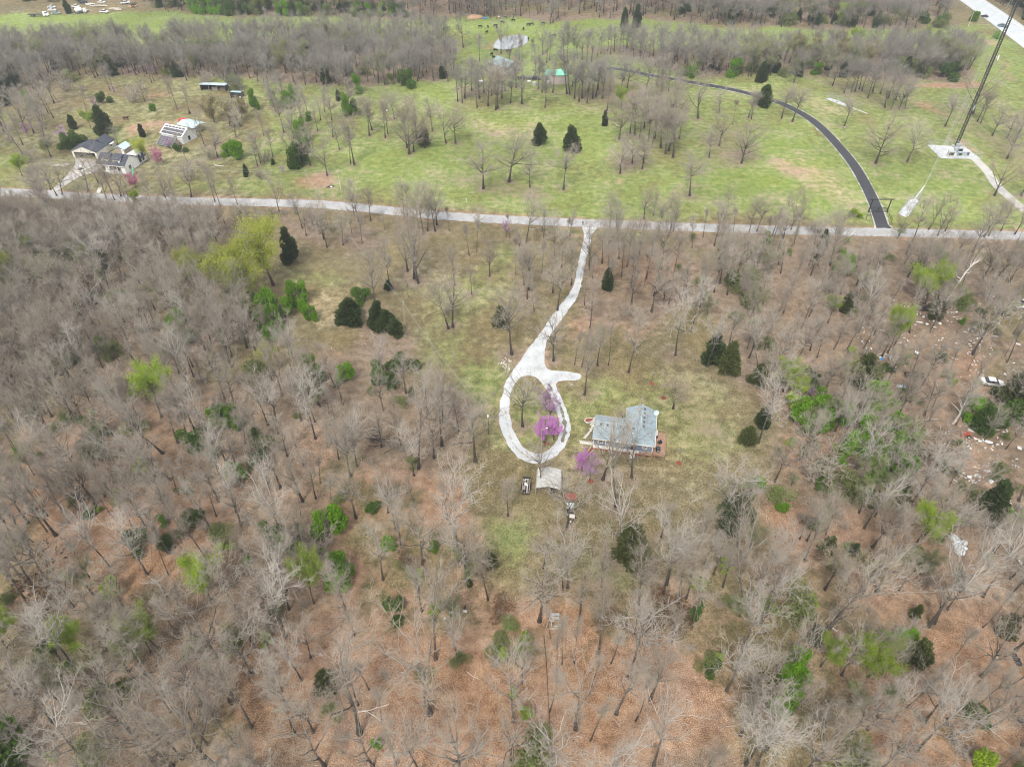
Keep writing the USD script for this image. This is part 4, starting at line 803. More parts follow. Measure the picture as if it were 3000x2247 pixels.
CLEAR = [px_poly(b1([(150, 380), (560, 280), (1150, 300), (1180, 640), (880, 680), (500, 620), (240, 560)])), px_poly(m1([(600, 820), (860, 800), (880, 1100), (720, 1060)])), px_poly(b1([(1300, 1000), (1500, 1000), (1500, 1500), (1300, 1500)]))]
THIN = [px_poly([(2540, 860), (3050, 870), (3050, 1160), (2760, 1180), (2600, 1080)]), px_poly([(2720, 1230), (3050, 1230), (3050, 1450), (2800, 1480)]), px_poly(b3([(0, 650), (330, 780), (700, 900), (1300, 900), (1300, 1250), (700, 1250), (0, 1657)]))]
NO = shapely.union_all(KEEP_OUT + [px_poly([(1690, 1170), (1990, 1170), (1990, 1420), (1690, 1420)])])
shapely.prepare(NO)
for z in CLEAR + THIN:
    shapely.prepare(z)
def fill_zones():
    from scipy.spatial import cKDTree
    pts = [np.array([[t[0], t[1]] for t in TREES])]
    for region, px, area, (h0, h1), mix in ZONES:
        poly = px_poly(px); shapely.prepare(poly)
        n = int(poly.area / area * 1.7)
        x0, y0, x1, y1 = poly.bounds
        cand = np.column_stack([RNG.uniform(x0, x1, int(n * (x1 - x0) * (y1 - y0) / poly.area) + 5), RNG.uniform(y0, y1, int(n * (x1 - x0) * (y1 - y0) / poly.area) + 5)])
        cand = cand[shapely.contains_xy(poly, cand[:, 0], cand[:, 1])]
        ok = ~shapely.contains_xy(NO, cand[:, 0], cand[:, 1])
        for zc in CLEAR:
            ok &= ~(shapely.contains_xy(zc, cand[:, 0], cand[:, 1]) & (RNG.random(len(cand)) < .85))
        for zc in THIN:
            ok &= ~(shapely.contains_xy(zc, cand[:, 0], cand[:, 1]) & (RNG.random(len(cand)) < .72))
        clump = meshkit.fbm(np.column_stack([cand / 22, np.zeros(len(cand))]), 3, 9)
        ok &= RNG.random(len(cand)) < np.clip(.15 + 1.5 * (clump - .25), .1, 1)
        cand = cand[ok]
        # keep a least distance between stems
        tree = cKDTree(cand)
        r = math.sqrt(area) * .52
        keep = np.ones(len(cand), bool)
        old = cKDTree(np.vstack(pts))
        keep &= old.query(cand)[0] > r * .9
        for i in range(len(cand)):
            if keep[i]:
                for j in tree.query_ball_point(cand[i], r):
                    if j > i:
                        keep[j] = False
        cand = cand[keep]
        pts.append(cand)
        st, w = [m[0] for m in mix], [m[1] for m in mix]
        for x, y in cand:
            # seen at all?
            h = RNG.uniform(h0, h1)
            if region in ('left wood', 'right wood', 'drive wood', 'left slope'):
                dr = ROAD.distance(Point(x, y))
                if dr < 32 and y < 245:                     # the road stays open to view: only low or slender growth close below it
                    if RNG.random() < (.80 if x < 60 else .55):
                        h = min(h, .47 * dr)
                        if h < 4.5:
                            continue
            s = RNG.choice(st, p=w)
            if s == S_: h *= .78
            if s == P_: h *= 1.06
            u, v = proj(x, y, 0); ut, vt = proj(x, y, h)
            if max(u, ut) < -110 or min(u, ut) > 3110 or vt > 2290 or v < -170 or y < 8:
                continue
            TREES.append((x, y, h, s, region, None))
fill_zones()

# ------------------------------------------------------------------ leaves lie under every tree of the pastures; then the ground itself
def leaf_rings():
    add = np.zeros(XX.shape)
    for x, y, h, s, region, _ in TREES:
        if region in ('left wood', 'right wood', 'far wood'):
            continue
        i, j, r = int(round((y - GY0) / GS)), int(round((x - GX0) / GS)), int(7 / GS)
        if r < i < XX.shape[0] - r and r < j < XX.shape[1] - r:
            sl = (slice(i - r, i + r + 1), slice(j - r, j + r + 1))
            d2 = (XX[sl] - x) ** 2 + (YY[sl] - y) ** 2
            add[sl] = np.maximum(add[sl], .62 * np.exp(-d2 / (2 * (h * .17) ** 2)))
    return np.maximum(LITTER, np.minimum(add, .7))
LITTER = leaf_rings()
tensor_ground()

# ------------------------------------------------------------------ planting
# landmarks by which a plant can be found
MARKS = [('the house', 1830, 1265), ('the gravel loop', 1565, 1235), ('the white carport', 1610, 1425), ('the gravel drive', 1690, 860), ('the drive mouth', 1722, 668), ('the green roofed barn', 1630, 238), ('the stock pond', 1490, 128), ('the mast compound', 2790, 455),
         ('the ranch gate', 2570, 605), ('the white farmhouse', 330, 480), ('the solar barn', 510, 400), ('the open shelter', 620, 260), ('the ruined white frame', 1625, 1815), ('the rust red clearing', 400, 1700), ('the yellow twin trees', 760, 850), ('the utility pole', 1188, 950),
         ('the brush pile', 1110, 1300), ('the green clearing', 1470, 1600), ('the vivid green thicket', 2540, 1290), ('the black wreck', 2670, 1105), ('the white car wreck', 2905, 1122), ('the white tied bundles', 2800, 1600), ('the red machine', 2828, 1275), ('the burnt black heap', 2720, 900),
         ('the left edge', 0, 1150), ('the bottom left corner', 60, 2200), ('the bottom right corner', 2940, 2200), ('the right edge', 3000, 1850), ('the road at left', 300, 600), ('the far hay field', 350, 75), ('the highway', 2930, 60), ('the pasture cedars', 1630, 425), ('the twin pasture oaks', 1455, 545), ('the black drive bend', 2400, 390),
         ('the roadside poles', 950, 565), ('the bottom edge', 1250, 2230), ('the bottom edge', 1900, 2230), ('the brown horse', 370, 352), ('the far scrap yard', 200, 25), ('the olive bush', 1557, 2235)]
def whereabouts(x, y):
    u, v = proj(x, y, 0)
    s = ppm(x, y)
    best = sorted((math.hypot(u - a, (v - b) * 1.25) , n, u - a, v - b) for n, a, b in MARKS)
    out = []
    for d, n, du, dv in best[:2]:
        if 'edge' in n or 'corner' in n:
            rel = 'near'
        elif abs(du) > abs(dv) * 1.3:
            rel = 'right of' if du > 0 else 'left of'
        elif abs(dv) > abs(du) * 1.3:
            rel = 'below' if dv > 0 else 'above'
        else:
            rel = ('lower right of' if dv > 0 else 'upper right of') if du > 0 else ('lower left of' if dv > 0 else 'upper left of')
        out.append((rel, n, d))
    return out[0][0] + ' ' + out[0][1], out

def name_apart(items):
    """items: (look, x, y) -> one label each: look + where; alike ones get their order from left to right (or front to back) among themselves."""
    labels = [f'{look} {whereabouts(x, y)[0]}' for look, x, y in items]
    groups = {}
    for i, l in enumerate(labels):
        groups.setdefault(l, []).append(i)
    for l, idx in groups.items():
        n = len(idx)
        if n == 1:
            continue
        idx.sort(key=lambda i: proj(items[i][1], items[i][2])[0])
        if n == 2:
            words = ['left one of two', 'right one of two']
        elif n == 3:
            words = ['leftmost of three', 'middle one of three', 'rightmost of three']
        else:
            od = ['first', 'second', 'third', 'fourth', 'fifth', 'sixth', 'seventh', 'eighth', 'ninth', 'tenth', 'eleventh', 'twelfth', 'thirteenth', 'fourteenth', 'fifteenth', 'sixteenth']
            if n > 16:
                for i in idx:
                    labels[i] = (l, True)
                continue
            words = [f'{od[k]} from left of {("zero one two three four five six seven eight nine ten eleven twelve thirteen fourteen fifteen sixteen".split())[n]}' for k in range(n)]
        for k, i in enumerate(idx):
            labels[i] = f'{l}, {words[k]}'
    return labels

SINGLE_REGIONS = {'pasture', 'grove', 'far pasture', 'roadside', 'mast pasture', 'small grove', 'drive wood', 'drive left', 'left of loop', 'lawn', 'loop', 'bottom centre', 'bottom left', 'bottom right', 'right wood', 'farm', 'left wood', 'centre left', 'left slope', 'middle grove'}
def size_px(t):
    return t[2] * ppm(t[0], t[1])

def plant_bare():
    order = sorted(range(len(TREES)), key=lambda i: -(size_px(TREES[i]) + (1e4 if TREES[i][5] else 0)))
    single = [i for i in order if TREES[i][4] in SINGLE_REGIONS and not (proj(TREES[i][0], TREES[i][1], TREES[i][2] * .75)[1] > 2247)][:300]
    chosen = set(single)
    rest = {}
    LOOK = {'oak': 'spreading grey bare tree', 'tall': 'upright grey bare tree', 'round': 'round crowned bare tree', 'fork': 'forked dark bare tree', 'pale': 'white limbed bare tree', 'slim': 'slender bare tree'}
    free = [i for i in single if not TREES[i][5]]
    auto = dict(zip(free, name_apart([(LOOK[TREES[i][3]], TREES[i][0], TREES[i][1]) for i in free])))
    for i, (x, y, h, s, region, label) in enumerate(TREES):
        lod = 0 if y < 155 else (1 if y < 315 else 2)
        kinds = BARE[(s, lod)]
        k = int(RNG.integers(len(kinds)))
        path, h0 = kinds[k]
        f = h / h0
        wide = f * RNG.uniform(.88, 1.12) * (1.12 if region in ('pasture', 'mast pasture', 'grove', 'small grove') else .95 if y > 230 else .82)
        rz = RNG.uniform(0, 360)
        if i in chosen:
            lab, grp = label or auto[i], None
            if isinstance(lab, tuple):
                lab, grp = lab[0], 'alike ' + LOOK[s] + 's'
            t = thing('bare_tree', lab, 'tree', (x, y, -.05), rz, grp, (wide, wide, f))
            t.GetReferences().AddInternalReference(Sdf.Path(path)); t.SetInstanceable(True)
        else:
            rest.setdefault('far_wood' if lod == 2 else 'background_wood', []).append((path, x, y, rz, wide, f))
    for nm, lab in (('background_wood', 'further bare grey trees filling the woods nearer the camera'), ('far_wood', 'leafless far woods beyond the pastures')):
        scatter(nm, rest.get(nm, []), lab)

def scatter(name, rows, label, kind='stuff'):
    """Many copies as one object. rows: (class path, x, y, rz, width scale, height scale)."""
    if not rows:
        return
    p = numbered('/World', name)
    pi = UsdGeom.PointInstancer.Define(stage, p)
    used = sorted({r[0] for r in rows})
    rel = pi.CreatePrototypesRel()
    for k, path in enumerate(used):
        x = UsdGeom.Xform.Define(stage, f'{p}/kind_{k:03d}')
        x.GetPrim().GetReferences().AddInternalReference(Sdf.Path(path))
        rel.AddTarget(x.GetPath())
    pi.CreateProtoIndicesAttr([used.index(r[0]) for r in rows])
    pi.CreatePositionsAttr([Gf.Vec3f(float(r[1]), float(r[2]), -.05) for r in rows])
    pi.CreateOrientationsAttr([Gf.Quath(math.cos(math.radians(r[3] / 2)), 0, 0, math.sin(math.radians(r[3] / 2))) for r in rows])
    pi.CreateScalesAttr([Gf.Vec3f(float(r[4]), float(r[4]), float(r[5])) for r in rows])
    tag(pi, label, None, None, kind)
plant_bare()

# ------------------------------------------------------------------ evergreens, bushes and blossom
# rows: (u, v, height, kind[, width factor[, own label]])
GREENERY = []
def green(fn, rows):
    for r in rows:
        (px,) = fn([(r[0], r[1])])
        x, y = G(*px)
        GREENERY.append((x, y, r[2], r[3], r[4] if len(r) > 4 else 1.0, r[5] if len(r) > 5 else None))
green(c2, [(1283, 935, 10, 'cedar', 1.4, 'left of the two dark green cedars standing alone on the pasture'), (1487, 972, 11.5, 'cedar', 1.4, 'right, twin tipped one of the two dark green cedars alone on the pasture'), (1705, 815, 8, 'cedar'), (1830, 185, 13, 'cedar', .8), (1910, 187, 15, 'cedar', .8),
    (100, 106, 8, 'green_bush'), (180, 107, 8, 'green_bush'), (255, 106, 7, 'green_bush'), (330, 107, 8, 'green_bush'), (395, 108, 7, 'deep_bush'), (425, 555, 7, 'deep_bush', 1.2), (390, 560, 5, 'deep_bush'), (110, 605, 9, 'green_bush'), (40, 755, 10, 'green_bush'), (85, 745, 6, 'deep_bush'), (320, 545, 5, 'sage_bush'), (70, 345, 10, 'lime_tree'), (1815, 705, 8, 'lime_tree'), (1068, 1530, 6, 'redbud_lilac'), (540, 940, 7, 'olive_cedar')])
green(c3, [(520, 685, 11, 'cedar', 1.35, 'dark cedar hard against the far curve of the black drive'), (505, 530, 11, 'cedar'), (320, 500, 9, 'green_bush', 1.3, 'big bright green bush at the wood edge above the black drive'), (860, 485, 6, 'green_bush', 1.3), (700, 165, 8, 'sage_bush'), (850, 165, 9, 'deep_bush'), (1025, 175, 11, 'lime_tree'), (1250, 185, 11, 'cedar'), (1100, 175, 10, 'cedar'), (1700, 505, 7, 'deep_bush', 1.4), (1560, 500, 6, 'sage_bush', 1.5), (60, 505, 6, 'green_bush'), (1105, 1405, 3.2, 'lime_bush', 1.3, 'rounded lime green bush left of the ranch gate'), (1580, 245, 6, 'lime_bush', 1.3), (1650, 260, 5, 'sage_bush'), (1100, 310, 9, 'lime_tree'), (1010, 350, 10, 'willow_tree'), (950, 340, 10, 'sage_tree'), (1460, 330, 9, 'cream_tree'), (470, 140, 12, 'cream_tree', 1, 'cream budded tree at the far wood edge'), (260, 1505, 4, 'thicket', 1.3), (500, 1520, 4, 'thicket', 1.3), (870, 1530, 5, 'thicket', 1.6), (830, 1500, 4, 'thicket', 1.2), (2030, 250, 4, 'green_bush'), (1880, 140, 6, 'green_bush')])
green(c1, [(685, 865, 13.5, 'cedar', 1.35, 'tall pyramid of dark cedar left of the brown horse'), (927, 885, 6.5, 'cedar', 1.1, 'rounded dark cedar between the farmhouse shed and the solar barn'), (865, 665, 8, 'thicket', 1.5), (480, 835, 7, 'cedar', 1.2), (120, 565, 13, 'cedar', .9), (50, 685, 9, 'cedar', 1.2), (440, 595, 6, 'thicket', 1.4), (1230, 1168, 7, 'thicket', 1.3), (1600, 1145, 6, 'cedar', .9), (1700, 1162, 5, 'thicket', 1.2), (1312, 1097, 4.5, 'thicket', 1.2), (1772, 1068, 3, 'cedar', 1.3), (1955, 807, 3.4, 'olive_cedar', 1.1), (1820, 608, 4, 'thicket', 1.3), (1945, 1085, 10, 'deep_bush', .9), (1975, 1060, 7, 'deep_bush'), (1375, 1030, 7, 'thicket', 1.2), (445, 88, 10, 'cedar', 1.2, 'dark round evergreen in the middle of the far scrap yard'), (2195, 655, 6, 'cedar'), (1150, 712, 2.2, 'thicket'), (1230, 738, 2.0, 'cedar'), (1720, 1045, 5, 'thicket', 1.3), (200, 1050, 6, 'thicket', 1.5), (300, 960, 4, 'sage_bush'),
    (212, 710, 9, 'green_bush', 1.0, 'bright green pointed tree at the left edge of the farm meadow'), (1655, 712, 9, 'green_bush', .8, 'leftmost of the upright bright green trees behind the willow'), (1770, 682, 7, 'green_bush', .9), (1860, 695, 7, 'green_bush', 1.1), (1905, 665, 8, 'green_bush', .8), (1540, 1025, 8, 'green_bush', 1.2, 'fresh green bush right of the farm willow, above the road'), (1475, 1015, 5.5, 'green_bush', 1.1), (992, 720, 3.5, 'green_bush', .9), (670, 670, 4.5, 'deep_bush'), (505, 955, 6, 'deep_bush', 1.2), (440, 960, 5.5, 'deep_bush'), (1965, 935, 10, 'green_bush', .9), (2000, 785, 4, 'green_bush'), (1165, 985, 3.2, 'deep_bush', 1.0),
    (1260, 88, 10, 'green_bush', 1.1), (1320, 90, 11, 'green_bush', 1.1), (1390, 92, 11, 'green_bush', 1.1), (1450, 92, 10, 'green_bush'), (1500, 95, 9, 'deep_bush'), (1560, 96, 8, 'cedar'), (1600, 98, 7, 'deep_bush'), (1650, 98, 7, 'sage_bush'), (1810, 102, 8, 'green_bush'), (1860, 102, 9, 'green_bush'), (1905, 104, 10, 'cedar'), (1950, 103, 8, 'green_bush'), (1110, 50, 8, 'sage_bush'), (2100, 95, 9, 'cedar'), (1050, 45, 8, 'deep_bush'),
    (145, 1140, 7, 'lime_tree', 1.1, 'yellow green tree left of the farm driveway by the road'), (885, 1312, 5, 'lime_bush', 1.1), (932, 1040, 8, 'budding_tree', .9, 'yellow budding tree at the right wall of the white farmhouse'), (590, 835, 7, 'lime_tree', .9), (1080, 505, 5, 'lime_bush'), (1282, 485, 10, 'sage_tree', 1.1), (560, 480, 10, 'sage_tree'), (555, 640, 7, 'cream_tree'), (1390, 790, 9, 'willow_tree', 1.2, 'left half of the wide ochre willow by the blue roofed shelter'), (1490, 820, 10, 'willow_tree', 1.2, 'right half of the wide ochre willow by the blue roofed shelter'), (1570, 770, 8, 'willow_tree', 1.1),
    (1020, 1072, 6.5, 'redbud_pink', 1.2, 'rose pink blossom tree right of the white farmhouse'), (882, 1210, 6, 'redbud_pink', 1.2, 'rose blossom tree between the green slide and the road'), (620, 700, 5, 'redbud_lilac'), (440, 945, 8, 'redbud_lilac', 1.1), (185, 885, 6, 'redbud_lilac', 1.2), (745, 605, 4, 'redbud_lilac'), (1840, 1135, 4, 'redbud_lilac'), (1100, 962, 4.5, 'redbud_lilac', 1.3, 'lilac blossom spilling over the lower edge of the ground solar panels'), (1210, 385, 5, 'redbud_lilac'), (1000, 490, 5, 'redbud_lilac'), (190, 1500, 5, 'lime_tree')])
green(m1, [(1890, 150, 14, 'cedar', 1.0, 'tall dark cedar right of the yellow green twin trees'), (1640, 430, 17, 'budding_tree', 1.1, 'nearer, brighter of the two yellow green trees at the left wood edge'), (1575, 385, 15, 'budding_tree', 1.0), (1775, 300, 18, 'budding_tree', 1.1, 'farther, taller of the two yellow green trees at the left wood edge'), (1765, 530, 10, 'green_bush', 1.2, 'largest vivid green bush below the yellow green twin trees'), (1840, 510, 7, 'green_bush', 1.0), (1920, 430, 8, 'green_bush', .9), (1970, 410, 7, 'green_bush', .8), (1965, 480, 5, 'green_bush', .7), (1720, 600, 7, 'green_bush', .9), (1640, 460, 7, 'green_bush', .8), (1780, 590, 8, 'green_bush', .8), (1760, 650, 5, 'green_bush'), (2020, 530, 5.5, 'green_bush', .8, 'small pointed vivid green bush beside the bare orange soil'), (2025, 885, 6.5, 'green_bush', .75, 'slim vivid green bush left of the grassy glade in the left wood'), (1430, 1228, 8, 'green_bush', .75, 'left of a pair of pointed green bushes in the left wood'), (1535, 1222, 7, 'green_bush', .7, 'right of a pair of pointed green bushes in the left wood'), (1530, 1540, 4, 'green_bush', 1.1), (1385, 1405, 3, 'green_bush'), (1340, 1300, 3, 'deep_bush'),
    (80, 410, 15, 'budding_tree', .8, 'bright yellow tree crown at the left edge of the wood'), (390, 400, 13, 'sage_tree'), (250, 200, 12, 'sage_tree'), (570, 260, 11, 'sage_tree'), (1050, 1150, 13, 'lime_tree', .8, 'lime green tree alone in the middle of the left wood'), (1200, 650, 9, 'green_bush', 1.1), (1150, 700, 7, 'sage_bush', 1.2), (1275, 340, 12, 'budding_tree', .8), (1745, 870, 8, 'budding_tree', .8), (840, 1110, 8, 'sage_tree', .9), (1955, 1010, 11, 'cream_tree', .9), (1500, 480, 7, 'sage_bush', 1.3), (1660, 900, 6, 'sage_bush', 1.2), (870, 1260, 5, 'sage_bush'), (220, 1530, 8, 'sage_tree'), (2010, 960, 5, 'deep_bush', 1.2), (600, 1430, 5, 'deep_bush'), (1700, 1380, 5, 'deep_bush', 1.3), (1250, 1340, 4, 'deep_bush', 1.3), (520, 500, 6, 'cedar', 1.0), (1610, 500, 8, 'sage_bush', 1.2), (760, 760, 5, 'sage_bush')])
green(m2, [(60, 535, 9, 'cedar', 1.7, 'broad dark cedar, left of the pair beside the utility pole'), (300, 590, 8, 'cedar', 1.6, 'dark cedar in the middle by the utility pole'), (245, 560, 9.5, 'cedar', 1.1, 'pointed dark cedar behind its lower neighbour near the utility pole'), (350, 625, 7, 'cedar', 1.6, 'lowest dark cedar hard by the foot of the utility pole'), (305, 330, 4, 'cedar', 1.2), (705, 500, 5, 'thicket', 1.0), (1720, 335, 9, 'cedar', .9), (1858, 500, 4, 'thicket', 1.3), (1030, 560, 6, 'olive_cedar'), (30, 925, 6, 'green_bush', 1.0), (380, 855, 4.5, 'deep_bush', 1.4), (245, 895, 4.5, 'deep_bush', 1.1), (300, 950, 4, 'deep_bush', 1.1), (370, 1060, 2.2, 'sage_bush', 1.3), (200, 1000, 2, 'sage_bush'), (1840, 1163, 1.6, 'green_bush', 1.3, 'small vivid green shrub in the corner behind the house'), (460, 1020, 3, 'olive_cedar'), (130, 400, 4, 'deep_bush', 1.3),
    (1310, 1318, 7.5, 'redbud_magenta', 1.35, 'brightest magenta redbud at the lower right inside the gravel loop'), (1375, 1300, 6.5, 'redbud_magenta', 1.2, 'magenta redbud touching the right arm of the gravel loop'), (1350, 1170, 8, 'redbud_lilac', 1.1, 'faded lilac redbud in the upper half of the gravel loop'), (1320, 1090, 7, 'redbud_lilac', 1.0), (1560, 1505, 6.5, 'redbud_magenta', 1.0, 'magenta redbud leaning over the mulch bed left of the house'), (1610, 1560, 8, 'redbud_lilac', 1.1, 'lilac redbud with red mulch at its foot between house and carport'),
    (2150, 1100, 9, 'cream_tree', 1.3, 'cream blossomed tree on the lawn above the house'), (1545, 1420, 1.3, 'lime_bush', 1.4)])
green(m3, [(190, 805, 11, 'cedar', 1.2), (290, 862, 9, 'olive_cedar', .85, 'olive green cedar beside the dark one at the lawn corner'), (480, 935, 6, 'olive_cedar', 1.0), (590, 865, 9, 'thicket', 1.2), (1050, 465, 6, 'olive_cedar', 1.0), (880, 120, 12, 'cedar', .8), (650, 665, 6, 'thicket', .9), (950, 345, 7, 'thicket', .9), (1150, 935, 9, 'olive_cedar', 1.2), (510, 1215, 7, 'cedar', 1.2), (840, 1535, 9, 'thicket', 1.6), (1580, 1440, 9, 'thicket', 1.8, 'large grey leafless thicket right of the bright green mass'), (2120, 1085, 11, 'olive_cedar', 1.1), (1640, 520, 6, 'olive_cedar'), (1030, 235, 8, 'green_bush', .9), (295, 305, 5, 'deep_bush'), (420, 1320, 5, 'olive_cedar', 1.2), (1620, 460, 5, 'cedar', 1.3), (2000, 400, 8, 'thicket', 1.4),
    (800, 1200, 8, 'green_bush', 1.25, 'leftmost lobe of the vivid green thicket right of the lawn'), (880, 1150, 8, 'green_bush', 1.2), (900, 1240, 6, 'green_bush', 1.2), (1000, 1180, 7, 'green_bush', 1.1), (1240, 1100, 8, 'green_bush', 1.2), (1240, 1210, 8, 'green_bush', 1.3), (1310, 1180, 7, 'green_bush', 1.1), (1180, 1290, 7, 'green_bush', 1.2), (1360, 1290, 7, 'green_bush', 1.1), (1100, 1390, 6, 'green_bush', 1.3), (1400, 1430, 8, 'green_bush', 1.1), (1380, 1510, 7, 'green_bush', 1.2), (1250, 1440, 6, 'green_bush', 1.2), (1220, 1540, 6, 'green_bush', 1.1), (1480, 1300, 6, 'sage_bush', 1.1), (720, 1110, 5, 'lime_bush', 1.4), (1850, 1170, 6.5, 'green_bush', 1.0, 'vivid green bush left of the leaning dead tree by the rubbish'), (1930, 1195, 6, 'deep_bush', 1.2), (2000, 1220, 5, 'deep_bush', 1.1), (2090, 1180, 6, 'deep_bush', 1.2), (1900, 1110, 6, 'thicket', 1.2), (1800, 430, 5, 'sage_bush', 1.3), (810, 960, 5, 'deep_bush', 1.0), (1240, 900, 4, 'sage_bush', 1.0),
    (1570, 420, 11, 'lime_tree', 1.1, 'lime green tree behind the burnt black heap'), (1680, 430, 8, 'sage_tree', 1.0), (960, 490, 5, 'lime_tree', 1.1), (1330, 740, 13, 'lime_tree', .6, 'lime green tufted tree over the white rubbish at right'), (650, 990, 8, 'lime_tree', 1.0, 'lime green tree beside the pale leafless tree at the lawn edge'), (700, 1040, 7, 'lime_tree', .9), (820, 1040, 4, 'redbud_lilac'), (1020, 950, 8, 'sage_tree', .9), (460, 440, 7, 'sage_bush', 1.0), (520, 250, 8, 'sage_tree'), (420, 330, 8, 'sage_bush', 1.2)])
green(b1, [(1112, 255, 3.2, 'deep_bush', 1.2, 'rounded green bush on rust leaves in the lower left wood'), (1900, 330, 9, 'green_bush', 1.1), (1660, 410, 5, 'green_bush', 1.1), (1570, 370, 5, 'deep_bush'), (1930, 640, 6, 'green_bush', 1.1), (1830, 430, 6, 'thicket', 1.7, 'big grey spoked leafless bush amid green at the left wood edge'), (40, 970, 8, 'lime_tree', 1.0, 'lime green tree cut by the left edge of the picture'), (800, 400, 5, 'deep_bush', 1.0), (1000, 390, 4, 'deep_bush'), (1210, 720, 11, 'lime_tree', .85, 'most vivid lime green tree in the lower left wood'), (490, 1010, 9, 'lime_tree', .8, 'lime green tree beside the biggest white limbed tree at lower left'), (540, 670, 9, 'sage_tree', .9), (760, 900, 11, 'cream_tree', 1.1, 'creamy budded tree between the lime tree and the rust clearing'), (870, 1010, 11, 'lime_tree', .7), (740, 1110, 10, 'sage_tree', 1.0), (820, 1060, 8, 'sage_tree', .9), (550, 1620, 5, 'sage_bush', 1.1), (1800, 720, 13, 'lime_tree', .6, 'narrow lime green tree at the right rim of the lower left wood'), (440, 1220, 10, 'sage_tree', 1.0), (100, 1250, 13, 'cream_tree', 1.1), (650, 670, 5, 'lime_bush'), (40, 1650, 6, 'deep_bush', 1.4), (60, 1500, 6, 'green_bush', 1.0), (1000, 700, 6, 'thicket', 1.2), (1290, 350, 5, 'sage_bush'), (280, 680, 6, 'brown_bush', 1.4), (1880, 1200, 5, 'olive_cedar', 1.2), (1330, 950, 4, 'sage_bush'), (620, 1330, 7, 'sage_bush', 1.1)])
green(b2, [(1650, 460, 9.5, 'olive_cedar', 1.0, 'big dark cedar behind the silver limbed tree below the lawn'), (848, 500, 4.2, 'olive_cedar', 1.0, 'small dark round cedar at the left corner of the green clearing'), (735, 620, 1.8, 'olive_cedar'), (810, 540, 1.6, 'brown_bush'), (1090, 1645, 5, 'sage_bush', 1.5, 'olive brown bush at the bottom edge of the picture'), (278, 395, 2.6, 'green_bush', 1.3, 'small vivid green bush alone on the leafy slope at lower centre'), (535, 408, 2, 'green_bush'), (770, 445, 1.6, 'green_bush'), (455, 580, 3.6, 'lime_bush', .7, 'tiny lime green cone shaped bush on the leafy slope'), (1058, 965, 3.6, 'lime_bush', .9, 'lime green bush left of the ruined white frame'), (925, 1040, 2.8, 'lime_bush', .9), (1060, 1375, 3.2, 'lime_bush', .9), (1125, 1510, 2.4, 'lime_bush'), (985, 1260, 3, 'lime_bush', .7), (380, 500, 3.0, 'brown_bush', 1.2), (360, 520, 1.8, 'sage_bush', 1.6), (900, 800, 2.4, 'brown_bush', 1.2), (960, 860, 2.0, 'sage_bush', 1.8), (900, 960, 1.8, 'sage_bush', 1.8), (920, 720, 2.2, 'brown_bush', 1.3), (1560, 840, 2.8, 'brown_bush', 1.5), (1880, 760, 3.2, 'brown_bush', 1.7), (1800, 850, 2.6, 'brown_bush', 1.5), (1930, 830, 2.6, 'brown_bush', 1.5), (10, 560, 7, 'green_bush', 1.0), (1775, 520, 2.5, 'brown_bush', 1.3)])
green(b3, [(290, 260, 11, 'cedar', 1.3, 'dark cedar behind the white limbed tree right of the lawn'), (1740, 210, 12, 'cedar', 1.0, 'dark green cedar beside the white rubbish at right'), (750, 930, 6, 'cedar', 1.2, 'round dark cedar at the foot of the forked tree at lower right'), (1315, 1065, 7, 'olive_cedar', 1.1, 'olive green cedar in the lower right wood'), (1325, 795, 3.6, 'olive_cedar', .8), (1830, 885, 5.5, 'olive_cedar', 1.0), (620, 1200, 9, 'green_bush', .9, 'bright green bush right of the fanned grey thicket at lower right'), (585, 1190, 6, 'green_bush', .9), (640, 1090, 6, 'green_bush', .9), (620, 1270, 5, 'green_bush', 1.0), (540, 1345, 4, 'green_bush', 1.0, 'lowest vivid green bush at lower right'), (420, 1200, 7, 'thicket', 1.7, 'fanned grey leafless thicket at lower right'), (1230, 165, 6, 'olive_cedar', .9), (560, 185, 2.5, 'green_bush', 1.0), (1340, 370, 10, 'lime_tree', .8, 'fresh lime green tree below the white limbed tree at right'), (1010, 200, 8, 'sage_tree', .9), (1100, 220, 7, 'sage_tree', .9), (790, 1080, 8, 'lime_tree', .8, 'left of two lime green trees below the big forked tree at lower right'), (1060, 1140, 10, 'lime_tree', .9, 'right of two lime green trees below the big forked tree at lower right'), (815, 640, 12, 'cream_tree', .8, 'cream topped tree in the lower right wood'), (1030, 670, 12, 'cream_tree', .9), (960, 1650, 7, 'sage_bush', 1.1), (1700, 1650, 5, 'lime_bush', 1.1), (650, 740, 6, 'sage_bush', 1.2), (1940, 310, 7, 'lime_tree', 1.0), (1640, 260, 7, 'thicket', 1.6), (560, 140, 5, 'sage_bush'), (930, 80, 6, 'sage_bush', 1.3), (1280, 500, 6, 'sage_bush', 1.1), (820, 430, 5, 'olive_cedar', 1.0), (960, 470, 6, 'cedar', .9), (800, 1390, 5, 'thicket', 1.4), (150, 1080, 3, 'sage_bush')])

